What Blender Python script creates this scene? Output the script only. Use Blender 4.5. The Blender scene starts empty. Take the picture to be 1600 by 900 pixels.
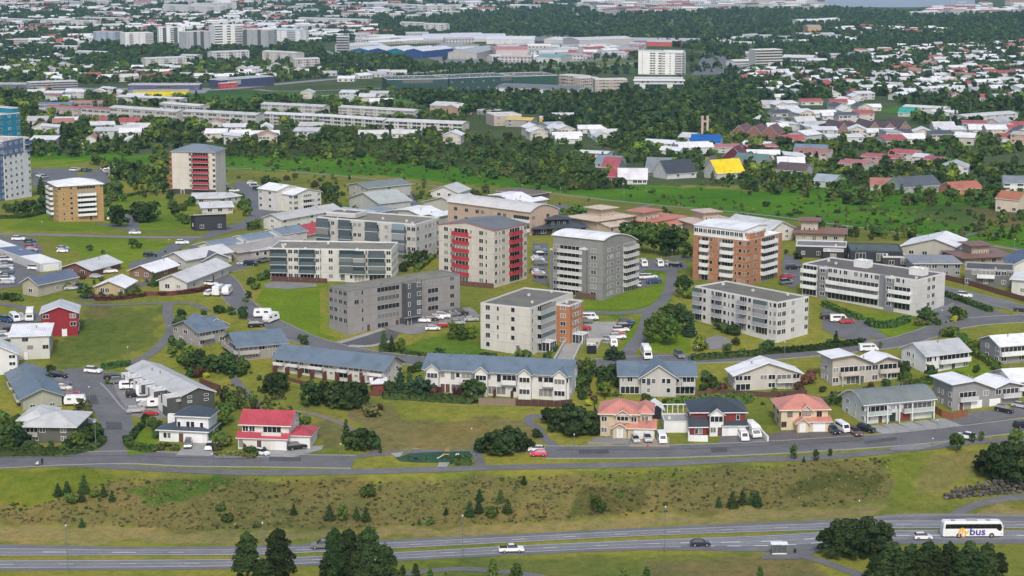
import bpy, math, random, bisect
import numpy as np
from mathutils import Vector, Matrix
from mathutils.geometry import delaunay_2d_cdt
S = bpy.context.scene
rnd = random.Random(7)
R_ = math.radians
# ------------------------------------------------------------ camera
CAMZ, PITCH, FPX = 132.0, R_(10.7), 3111.0
cd = bpy.data.cameras.new('camera'); cam = bpy.data.objects.new('camera', cd); S.collection.objects.link(cam)
cam.location = (0, 0, CAMZ); cam.rotation_euler = (R_(90) - PITCH, 0, 0)
cd.sensor_width = 36; cd.lens = 36 * FPX / 1600; cd.clip_start = 1; cd.clip_end = 60000
S.camera = cam
S.render.resolution_x, S.render.resolution_y = 1024, 576
# ------------------------------------------------------------ world and sun (overcast)
SUN_EL, SUN_AZ = 46, 178
W = bpy.data.worlds.new('World'); S.world = W; W.use_nodes = True
wn = W.node_tree.nodes; sky = wn.new('ShaderNodeTexSky'); sky.sky_type = 'NISHITA'; sky.sun_disc = False
sky.sun_elevation = R_(SUN_EL); sky.sun_rotation = R_(SUN_AZ); sky.dust_density = 3.0; sky.air_density = 1.0
W.node_tree.links.new(sky.outputs[0], wn['Background'].inputs[0]); wn['Background'].inputs[1].default_value = 0.15
sd = bpy.data.lights.new('sun', 'SUN'); sun = bpy.data.objects.new('sun', sd); S.collection.objects.link(sun)
sd.energy = 1.5; sd.angle = R_(10); sd.color = (1.0, 0.96, 0.9)
az = R_(SUN_AZ)
sv = Vector((math.sin(az) * math.cos(R_(SUN_EL)), math.cos(az) * math.cos(R_(SUN_EL)), math.sin(R_(SUN_EL))))
sun.rotation_euler = sv.to_track_quat('Z', 'Y').to_euler(); sun.location = (0, 0, 300)
S.view_settings.view_transform = 'Standard'; S.view_settings.look = 'None'
S.view_settings.exposure = 0.30; S.view_settings.gamma = 1
S.cycles.max_bounces = 5; S.cycles.diffuse_bounces = 2; S.cycles.glossy_bounces = 2; S.cycles.volume_bounces = 1
# ------------------------------------------------------------ terrain height
_KN = [(-900, 0), (405, 0), (421, .2), (440, 6), (447, 6.4), (455, 6.8), (478, 8), (508, 10.5), (535, 13), (588, 17), (625, 18), (661, 18), (714, 16), (799, 10),
       (863, 6), (932, 2), (1033, -2), (1104, -4), (1291, -8), (1732, -25), (2212, -44), (3274, -70), (4168, -85), (4950, -98), (9000, -99), (40000, -99)]
_d = np.arange(-900, 9000, 1.0); _z = np.interp(_d, [k[0] for k in _KN], [k[1] for k in _KN])
_g = np.exp(-(np.arange(-9, 10) / 2.6) ** 2 / 2); _g /= _g.sum(); _z1 = np.convolve(np.pad(_z, 9, 'edge'), _g, 'valid')
_g2 = np.exp(-(np.arange(-60, 61) / 22.) ** 2 / 2); _g2 /= _g2.sum(); _z2 = np.convolve(np.pad(_z, 60, 'edge'), _g2, 'valid')
_w = np.clip((_d - 480) / 60, 0, 1); ZT = _z1 * (1 - _w) + _z2 * _w
_SX = [-400, -120, -60, 0, 60, 120, 400]; _SV = [-2, -1, -4, 0, 8, 17, 30]
_CX = [-9e3, 700, 800, 1150, 1280, 2200, 2600, 9e3]; _CY = [5700, 5700, 4930, 4950, 5600, 5600, 5000, 5000]
def HV(X, Y):
    X = np.asarray(X, float); Y = np.asarray(Y, float)
    f = np.clip((520 - Y) / 60, 0, 1); d = Y - np.interp(X, _SX, _SV) * f
    z = np.interp(d, _d, ZT)
    z = z + 0.5 * np.sin(X / 37.0 + 1) * np.sin(Y / 53.0) * np.clip((Y - 470) / 60, 0, 1)
    return np.where(Y > np.interp(X, _CX, _CY), -106.0, z)
def _lerp(xs, ys, v):
    if v <= xs[0]: return ys[0]
    if v >= xs[-1]: return ys[-1]
    i = bisect.bisect_right(xs, v) - 1
    return ys[i] + (ys[i + 1] - ys[i]) * (v - xs[i]) / (xs[i + 1] - xs[i])
ZL = ZT.tolist()
def H(X, Y):
    f = min(max((520 - Y) / 60, 0), 1); d = Y - (_lerp(_SX, _SV, X) * f if f else 0)
    q = min(max(d + 900, 0), 9898); i = int(q); z = ZL[i] + (ZL[i + 1] - ZL[i]) * (q - i)
    z += 0.5 * math.sin(X / 37.0 + 1) * math.sin(Y / 53.0) * min(max((Y - 470) / 60, 0), 1)
    return -106.0 if Y > _lerp(_CX, _CY, X) else z
cp, sp = math.cos(PITCH), math.sin(PITCH)
def ray(px, py):
    x = (px - 800) / FPX; y = -(py - 450) / FPX
    return x, cp + y * sp, -sp + y * cp
def P(px, py, dz=0.0):
    """the point of the ground (dz above it) that a place in the photograph shows"""
    x, y, z = ray(px, py); t = 300.0; f0 = None
    while t < 12000:
        f = CAMZ + z * t - H(x * t, y * t) - dz
        if f < 0: break
        t0 = t; t *= 1.006 if t > 600 else 1.003
    lo, hi = t0, t
    for _ in range(14):
        m = (lo + hi) / 2
        if CAMZ + z * m - H(x * m, y * m) - dz < 0: hi = m
        else: lo = m
    return Vector((x * lo, y * lo, H(x * lo, y * lo)))
def PX(X, Y, Z):
    dz = Z - CAMZ; d = Y * cp - dz * sp; u = Y * sp + dz * cp
    return 800 + FPX * X / d, 450 - FPX * u / d
# ------------------------------------------------------------ materials
MATS = {}
def newmat(key):
    m = bpy.data.materials.new(key); m.use_nodes = True; n = m.node_tree.nodes; b = n['Principled BSDF']
    b.inputs['Specular IOR Level'].default_value = .3
    return m, n, m.node_tree.links, b
def N(nodes, t, **k):
    n = nodes.new(t)
    for a, v in k.items(): setattr(n, a, v)
    return n
def noisecol(n, l, cols, scale, coord='Object', detail=6, vec=None, rough=.6, scl=None):
    """colour ramp over noise; cols = [(pos,(r,g,b))...]"""
    nz = N(n, 'ShaderNodeTexNoise'); nz.inputs['Scale'].default_value = scale; nz.inputs['Detail'].default_value = detail; nz.inputs['Roughness'].default_value = rough
    if coord == 'World': g = N(n, 'ShaderNodeNewGeometry'); src = g.outputs['Position']
    else: g = N(n, 'ShaderNodeTexCoord'); src = g.outputs['Object']
    if scl:
        mp = N(n, 'ShaderNodeMapping'); mp.inputs['Scale'].default_value = scl; l.new(src, mp.inputs[0]); src = mp.outputs[0]
    l.new(src, nz.inputs['Vector'])
    r = N(n, 'ShaderNodeValToRGB'); l.new(nz.outputs['Fac'], r.inputs[0]); e = r.color_ramp.elements
    while len(e) < len(cols): e.new(.5)
    for i, (p, c) in enumerate(cols): e[i].position = p; e[i].color = (*c, 1)
    return r.outputs[0], nz
def mul(c, k): return tuple(min(max(v * k, 0), 1) for v in c)
def M(kind, c=(.5, .5, .5)):
    key = kind + '_%02x%02x%02x' % tuple(int(min(v, 1) * 255) for v in c)
    if key in MATS: return MATS[key]
    m, n, l, b = newmat(key); MATS[key] = m
    if kind == 'wall':
        o, _ = noisecol(n, l, [(.3, mul(c, .80)), (.5, mul(c, .96)), (.72, mul(c, 1.06))], .35, scl=(1, 1, .35), rough=.7)
        l.new(o, b.inputs[0]); b.inputs['Roughness'].default_value = .85
        nb = N(n, 'ShaderNodeTexNoise'); nb.inputs['Scale'].default_value = 6; bm_ = N(n, 'ShaderNodeBump'); bm_.inputs['Strength'].default_value = .25
        l.new(nb.outputs[0], bm_.inputs['Height']); l.new(bm_.outputs[0], b.inputs['Normal'])
    elif kind == 'roof':
        o, _ = noisecol(n, l, [(.28, mul(c, .72)), (.5, c), (.75, mul(c, 1.12))], .25, scl=(1, 1, 1), rough=.65)
        tc = N(n, 'ShaderNodeTexCoord'); wv = N(n, 'ShaderNodeTexWave'); wv.inputs['Scale'].default_value = .55; wv.bands_direction = 'X'
        l.new(tc.outputs['Object'], wv.inputs[0]); mx = N(n, 'ShaderNodeMix', data_type='RGBA', blend_type='MULTIPLY'); mx.inputs[0].default_value = .16
        l.new(o, mx.inputs[6]); l.new(wv.outputs['Color'], mx.inputs[7]); l.new(mx.outputs[2], b.inputs[0]); b.inputs['Roughness'].default_value = .5
    elif kind == 'gravel':
        o, _ = noisecol(n, l, [(.25, mul(c, .55)), (.45, c), (.55, mul(c, 1.1)), (.68, (c[0] * 1.05, c[1] * 1.15, c[2] * .75))], .22, rough=.72)
        l.new(o, b.inputs[0]); b.inputs['Roughness'].default_value = .95
    elif kind == 'asphalt':
        o, _ = noisecol(n, l, [(.25, mul(c, .62)), (.45, mul(c, .92)), (.55, c), (.78, mul(c, 1.35))], .16, 'World', rough=.8)
        o2, _ = noisecol(n, l, [(.3, (.86,) * 3), (.7, (1.1,) * 3)], 1.7, 'World'); mx = N(n, 'ShaderNodeMix', data_type='RGBA', blend_type='MULTIPLY'); mx.inputs[0].default_value = 1
        l.new(o, mx.inputs[6]); l.new(o2, mx.inputs[7]); l.new(mx.outputs[2], b.inputs[0]); b.inputs['Roughness'].default_value = .8
    elif kind == 'grass':
        o, _ = noisecol(n, l, [(.25, mul(c, .6)), (.42, mul(c, .85)), (.55, c), (.66, (c[0] * 1.25, c[1] * 1.12, c[2] * 1.0)), (.8, (c[0] * 1.5, c[1] * 1.15, c[2] * 1.3))], .06, 'World', rough=.78, detail=9)
        o2, _ = noisecol(n, l, [(.3, (.72, .75, .7)), (.7, (1.18,) * 3)], 1.1, 'World'); mx = N(n, 'ShaderNodeMix', data_type='RGBA', blend_type='MULTIPLY'); mx.inputs[0].default_value = 1
        l.new(o, mx.inputs[6]); l.new(o2, mx.inputs[7]); l.new(mx.outputs[2], b.inputs[0]); b.inputs['Roughness'].default_value = 1; b.inputs['Specular IOR Level'].default_value = .05
    elif kind == 'leaf':
        o, _ = noisecol(n, l, [(.3, mul(c, .5)), (.5, c), (.7, (c[0] * 1.6, c[1] * 1.45, c[2] * 1.2))], .9, rough=.7)
        oi = N(n, 'ShaderNodeObjectInfo'); hs = N(n, 'ShaderNodeHueSaturation'); mr = N(n, 'ShaderNodeMapRange'); mr.inputs[3].default_value = .55; mr.inputs[4].default_value = 1.45
        l.new(oi.outputs['Random'], mr.inputs[0]); l.new(mr.outputs[0], hs.inputs['Value']); l.new(o, hs.inputs['Color'])
        m2 = N(n, 'ShaderNodeMapRange'); m2.inputs[3].default_value = .475; m2.inputs[4].default_value = .515; mt = N(n, 'ShaderNodeMath', operation='FRACT'); ml = N(n, 'ShaderNodeMath', operation='MULTIPLY'); ml.inputs[1].default_value = 7.3
        l.new(oi.outputs['Random'], ml.inputs[0]); l.new(ml.outputs[0], mt.inputs[0]); l.new(mt.outputs[0], m2.inputs[0]); l.new(m2.outputs[0], hs.inputs['Hue'])
        l.new(hs.outputs[0], b.inputs[0]); b.inputs['Roughness'].default_value = .8; b.inputs['Specular IOR Level'].default_value = .1
    elif kind == 'glass':
        oi = N(n, 'ShaderNodeObjectInfo'); nz = N(n, 'ShaderNodeTexWhiteNoise', noise_dimensions='1D'); l.new(oi.outputs['Random'], nz.inputs['W'])
        rp = N(n, 'ShaderNodeValToRGB'); e = rp.color_ramp.elements; e[0].color = (*mul(c, .7), 1); e[1].color = (*mul(c, 2.2), 1); e[0].position = .6; e[1].position = 1.
        e.new(.97).color = (.3, .29, .27, 1)
        l.new(nz.outputs[0], rp.inputs[0]); l.new(rp.outputs[0], b.inputs[0]); b.inputs['Roughness'].default_value = .12; b.inputs['Specular IOR Level'].default_value = .6
    elif kind == 'paint':
        b.inputs[0].default_value = (*c, 1); b.inputs['Roughness'].default_value = .3; b.inputs['Coat Weight'].default_value = .6; b.inputs['Coat Roughness'].default_value = .08
    elif kind == 'bark':
        o, _ = noisecol(n, l, [(.3, mul(c, .6)), (.7, mul(c, 1.3))], 3); l.new(o, b.inputs[0]); b.inputs['Roughness'].default_value = .95
    elif kind == 'stone':
        o, _ = noisecol(n, l, [(.3, mul(c, .5)), (.7, mul(c, 1.4))], 1.2, 'World'); l.new(o, b.inputs[0]); b.inputs['Roughness'].default_value = .95
    else:
        b.inputs[0].default_value = (*c, 1); b.inputs['Roughness'].default_value = {'line': .7, 'rubber': .9, 'metal': .4}.get(kind, .6)
        if kind == 'metal': b.inputs['Metallic'].default_value = .6
    return m
# ------------------------------------------------------------ mesh builder
COL = S.collection
class MB:
    def __init__(s): s.v = []; s.f = []; s.m = []; s.mats = []
    def mi(s, mat):
        if mat not in s.mats: s.mats.append(mat)
        return s.mats.index(mat)
    def face(s, pts, mat):
        k = len(s.v); s.v += [tuple(p) for p in pts]; s.f.append(tuple(range(k, k + len(pts)))); s.m.append(s.mi(mat))
    def box(s, x0, y0, z0, x1, y1, z1, mat, bottom=False):
        k = len(s.v); i = s.mi(mat)
        s.v += [(x0, y0, z0), (x1, y0, z0), (x1, y1, z0), (x0, y1, z0), (x0, y0, z1), (x1, y0, z1), (x1, y1, z1), (x0, y1, z1)]
        fs = [(0, 1, 5, 4), (1, 2, 6, 5), (2, 3, 7, 6), (3, 0, 4, 7), (4, 5, 6, 7), (3, 2, 1, 0)]
        for f in fs: s.f.append(tuple(k + q for q in f)); s.m.append(i)
    def prism(s, poly, axis, t0, t1, mat):
        """poly (p,z) in the plane across `axis` ('x': p is y) pulled from t0 to t1"""
        k = len(s.v); n = len(poly); i = s.mi(mat)
        for t in (t0, t1):
            for p, z in poly: s.v.append((t, p, z) if axis == 'x' else (p, t, z))
        for a in range(n):
            b = (a + 1) % n; s.f.append((k + a, k + b, k + n + b, k + n + a)); s.m.append(i)
        s.f.append(tuple(k + q for q in range(n))[::-1]); s.f.append(tuple(k + n + q for q in range(n))); s.m += [i, i]
    def cyl(s, c, r, axis, h, n, mat, r2=None):
        k = len(s.v); i = s.mi(mat); r2 = r if r2 is None else r2
        for q, rr in ((0, r), (h, r2)):
            for a in range(n):
                ca, sa = math.cos(2 * math.pi * a / n) * rr, math.sin(2 * math.pi * a / n) * rr
                s.v.append({'z': (c[0] + ca, c[1] + sa, c[2] + q), 'y': (c[0] + ca, c[1] + q, c[2] + sa), 'x': (c[0] + q, c[1] + ca, c[2] + sa)}[axis])
        for a in range(n): s.f.append((k + a, k + (a + 1) % n, k + n + (a + 1) % n, k + n + a)); s.m.append(i)
        s.f.append(tuple(range(k, k + n))[::-1]); s.f.append(tuple(range(k + n, k + 2 * n))); s.m += [i, i]
    def mesh(s, name):
        me = bpy.data.meshes.new(name); me.from_pydata(s.v, [], s.f); me.polygons.foreach_set('material_index', s.m)
        for m in s.mats: me.materials.append(m)
        me.update(); return me
def obj(name, me, parent=None, loc=(0, 0, 0), rz=0, sc=None):
    o = bpy.data.objects.new(name, me.mesh(name) if isinstance(me, MB) else me); COL.objects.link(o)
    if parent: o.parent = parent
    o.location = loc
    if rz: o.rotation_euler = (0, 0, rz)
    if sc is not None: o.scale = sc if hasattr(sc, '__len__') else (sc,) * 3
    return o
AUTO = []      # things whose label is finished at the end from what stands beside them
def tag(o, label, cat, group=None, px=None):
    o['category'] = cat
    if group: o['group'] = group
    o['label'] = label
    if px is not None: AUTO.append((o, label, px))
    return o
def struct(o, kind='structure'): o['kind'] = kind; return o
def copytree(o, parent=None):
    c = o.copy(); COL.objects.link(c)
    if parent: c.parent = parent
    for ch in o.children: copytree(ch, c)
    return c
# ------------------------------------------------------------ sheets laid on the terrain
def W2(pts): return [P(x, y) for x, y in pts]
def sheet_world(name, poly, mat, off, step=4.0, parent=None):
    pts = []
    for i, a in enumerate(poly):
        b = poly[(i + 1) % len(poly)]; d = math.hypot(b[0] - a[0], b[1] - a[1]); n = max(1, int(d / step))
        for k in range(n): pts.append(Vector((a[0] + (b[0] - a[0]) * k / n, a[1] + (b[1] - a[1]) * k / n)))
    nb = len(pts); E = [(i, (i + 1) % nb) for i in range(nb)]
    xs = [p.x for p in pts]; ys = [p.y for p in pts]
    x = min(xs) + step / 2
    while x < max(xs):
        y = min(ys) + step / 2
        while y < max(ys): pts.append(Vector((x + .01 * math.sin(y), y))); y += step
        x += step
    r = delaunay_2d_cdt(pts, E, [list(range(nb))], 1, 1e-4)
    vs = [(v.x, v.y, H(v.x, v.y) + off) for v in r[0]]
    me = bpy.data.meshes.new(name); me.from_pydata(vs, [], [tuple(f) for f in r[2]]); me.materials.append(mat); me.update()
    if len(me.polygons) and me.polygons[0].normal.z < 0: me.flip_normals()
    return struct(obj(name, me, parent))
def smooth(pts, n=3):
    """Catmull-Rom through closed or open pixel points"""
    out = []
    for i in range(len(pts) - 1):
        p0, p1, p2, p3 = pts[max(i - 1, 0)], pts[i], pts[i + 1], pts[min(i + 2, len(pts) - 1)]
        for k in range(n):
            t = k / n
            out.append(tuple(.5 * (2 * p1[j] + (p2[j] - p0[j]) * t + (2 * p0[j] - 5 * p1[j] + 4 * p2[j] - p3[j]) * t * t + (3 * p1[j] - p0[j] - 3 * p2[j] + p3[j]) * t ** 3) for j in (0, 1)))
    return out + [tuple(pts[-1])]
def sheet(name, px, mat, off=.06, sm=0, step=4.0):
    if sm: px = smooth(list(px) + [px[0]], sm)[:-1]
    return sheet_world(name, [(p.x, p.y) for p in W2(px)], mat, off, step)
def resample(pts, step):
    out = [pts[0]]
    for a, b in zip(pts, pts[1:]):
        d = (b - a).length; n = max(1, int(d / step + .5))
        out += [a.lerp(b, k / n) for k in range(1, n + 1)]
    return out
def strip_world(name, pts, w, mat, off, kerb=None, parent=None, h0=0.0):
    """road along world points (2D) of width w"""
    pts = resample([Vector((p[0], p[1])) for p in pts], 4.0); mb = MB(); L = []; Rr = []; NX = 3 if w > 3 else 1
    rows = []
    for i, p in enumerate(pts):
        t = (pts[min(i + 1, len(pts) - 1)] - pts[max(i - 1, 0)]).normalized(); n = Vector((-t.y, t.x)) * (w / 2)
        rows.append([p + n * (1 - 2 * k / NX) for k in range(NX + 1)])
    vs = [(q.x, q.y, H(q.x, q.y) + off) for r in rows for q in r]; fs = []
    for i in range(len(rows) - 1):
        for k in range(NX): a = i * (NX + 1) + k; fs.append((a + 1, a, a + NX + 1, a + NX + 2))
    me = bpy.data.meshes.new(name); me.from_pydata(vs, [], fs); me.materials.append(mat); me.update()
    if me.polygons[0].normal.z < 0: me.flip_normals()
    o = struct(obj(name, me, parent))
    if kerb:
        for sd_ in (0, -1):
            k = MB(); e = [r[sd_] for r in rows]; g = 1 if sd_ == 0 else -1
            for i in range(len(e) - 1):
                t = (e[i + 1] - e[i]).normalized(); n = Vector((-t.y, t.x)) * g * .22
                a, b = e[i], e[i + 1]; za, zb = H(a.x, a.y) + off, H(b.x, b.y) + off
                q = [(a.x, a.y, za - .1), (b.x, b.y, zb - .1), (b.x, b.y, zb + .12), (a.x, a.y, za + .12)]
                q2 = [(p[0] + n.x, p[1] + n.y, p[2]) for p in q]
                k.face(q, kerb); k.face([q[3], q[2], q2[2], q2[3]], kerb); k.face(q2[::-1], kerb)
            obj('kerb', k, o)
    return o
def strip(name, px, w, mat, off=.08, kerb=None): return strip_world(name, [P(x, y).to_2d() for x, y in smooth(px, 4)], w, mat, off, kerb)
def band(name, rows, mat, off=.06):
    """sheet between two pixel edges, rows = (x, ytop, ybottom)"""
    up = smooth([(r[0], r[1]) for r in rows], 4); dn = smooth([(r[0], r[2]) for r in rows], 4)
    return sheet_world(name, [(p.x, p.y) for p in W2(up)] + [(p.x, p.y) for p in W2(dn)][::-1], mat, off, 3.0)
# ------------------------------------------------------------ buildings
WHITE = (.74, .74, .74); OFFW = (.56, .55, .51); BEIGE = (.50, .45, .37); LGREY = (.42, .42, .41); GREY = (.25, .25, .255); DGREY = (.10, .105, .11); CREAM = (.62, .56, .44)
ROOFW = (.82, .82, .83); ROOFLG = (.45, .46, .465); ROOFB = (.145, .19, .24); ROOFD = (.06, .075, .10); ROOFR = (.45, .07, .09); ROOFS = (.58, .24, .185); ROOFBR = (.17, .10, .085); MOSS = (.20, .19, .155); GRAVEL = (.17, .155, .14)
GL = (.030, .034, .040)
WM = {}
def winmesh(w, h, fc, gl=GL, kind='w'):
    w = round(w, 1); h = round(h, 1); key = (w, h, fc, gl, kind)
    if key in WM: return WM[key]
    mb = MB(); addwin(mb, 0, 0, 0, w, h, M('trim', fc), M('glass', gl), kind); WM[key] = mb.mesh('window'); return WM[key]
def addwin(mb, x, y, z, w, h, fm, gm, kind='w'):
    """window in the plane facing -y centred on x, sill at z: a frame standing proud with the pane set back in it"""
    t = .065; a, b = x - w / 2, x + w / 2
    mb.box(a, y - .09, z, b, y + .02, z + t, fm); mb.box(a, y - .09, z + h - t, b, y + .02, z + h, fm)
    mb.box(a, y - .09, z + t, a + t, y + .02, z + h - t, fm); mb.box(b - t, y - .09, z + t, b, y + .02, z + h - t, fm)
    mb.face([(a + t, y - .03, z + t), (b - t, y - .03, z + t), (b - t, y - .03, z + h - t), (a + t, y - .03, z + h - t)], gm)
    n = 0 if w < 1.25 else max(1, int(w / 1.5 + .3))
    for k in range(n): c = a + w * (k + 1) / (n + 1); mb.box(c - .04, y - .07, z + t, c + .04, y - .032, z + h - t, fm)
def roofmesh(kind, L, D, z, rh, ov, mat, fas):
    """roof body over a rectangle L x D; returns MB and the wall-top profile"""
    mb = MB(); th = .22
    if kind == 'hip':
        a = min(L, D) / 2 * .98; x0, x1, y0, y1 = -ov, L + ov, -ov, D + ov; zt = z + rh
        if L >= D: r = [(D / 2, D / 2), (L - D / 2 + .01, D / 2)]
        else: r = [(L / 2, L / 2), (L / 2, D - L / 2 + .01)]
        c = [(x0, y0, z + th), (x1, y0, z + th), (x1, y1, z + th), (x0, y1, z + th)]; A = (*r[0], zt); B = (*r[1], zt)
        mb.box(x0, y0, z, x1, y1, z + th - .003, fas)
        if L >= D: mb.face([c[0], c[1], B, A], mat); mb.face([c[2], c[3], A, B], mat); mb.face([c[3], c[0], A], mat); mb.face([c[1], c[2], B], mat)
        else: mb.face([c[0], c[1], A], mat); mb.face([c[1], c[2], B, A], mat); mb.face([c[2], c[3], B], mat); mb.face([c[3], c[0], A, B], mat)
        return mb, None, None
    prof = {'g': [(0, 0), (.5, 1), (1, 0)], 'm': [(0, 0), (1, 1)], 'n': [(0, 1), (1, 0)], 'M': [(0, .0), (.25, 1), (.5, .35), (.75, 1), (1, 0)],
            'V': [(0, .8), (.3, 1), (.62, 0), (.82, .55), (1, .2)], 'a': [(k / 8, math.sin(math.pi * (k / 8 * .93 + .07) ** .9)) for k in range(9)],
            'A': [(k / 10, 1 - ((k / 10 - .3) / .7) ** 2 if k > 3 else 1 - .25 * ((.3 - k / 10) / .3) ** 2) for k in range(11)],
            'f': [(0, 0), (1, 0)], 'G': [(0, 0), (.38, 1), (1, .1)], 'H': [(0, 0), (.62, 1), (1, .3)]}[kind[0]]
    ax = kind[1] if len(kind) > 1 else 'x'; Wd = D if ax == 'x' else L; Ln = L if ax == 'x' else D
    pts = [(t * Wd, z + q * rh) for t, q in prof]
    (p0, q0), (p1, q1) = pts[0], pts[1]; s0 = (q1 - q0) / (p1 - p0); (p2, q2), (p3, q3) = pts[-2], pts[-1]; s1 = (q3 - q2) / (p3 - p2)
    out = [(p0 - ov, q0 - ov * s0)] + pts[1:-1] + [(p3 + ov, q3 + ov * s1)]
    for (a, za), (b, zb) in zip(out, out[1:]):
        k = len(mb.v); q = [(a, za), (b, zb), (b, zb + th), (a, za + th)]
        for t in (-ov, Ln + ov):
            for p, zz in q: mb.v.append((t, p, zz) if ax == 'x' else (p, t, zz))
        i, j = mb.mi(mat), mb.mi(fas)
        mb.f += [(k + 3, k + 2, k + 6, k + 7), (k, k + 4, k + 5, k + 1), (k, k + 1, k + 2, k + 3), (k + 7, k + 6, k + 5, k + 4)]; mb.m += [i, j, j, j]
        if (a, za) == out[0]: mb.f.append((k, k + 3, k + 7, k + 4)); mb.m.append(j)
        if (b, zb) == out[-1]: mb.f.append((k + 1, k + 5, k + 6, k + 2)); mb.m.append(j)
    return mb, pts, ax
FC = {'F': 0, 'R': math.pi / 2, 'B': math.pi, 'L': -math.pi / 2}
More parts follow.
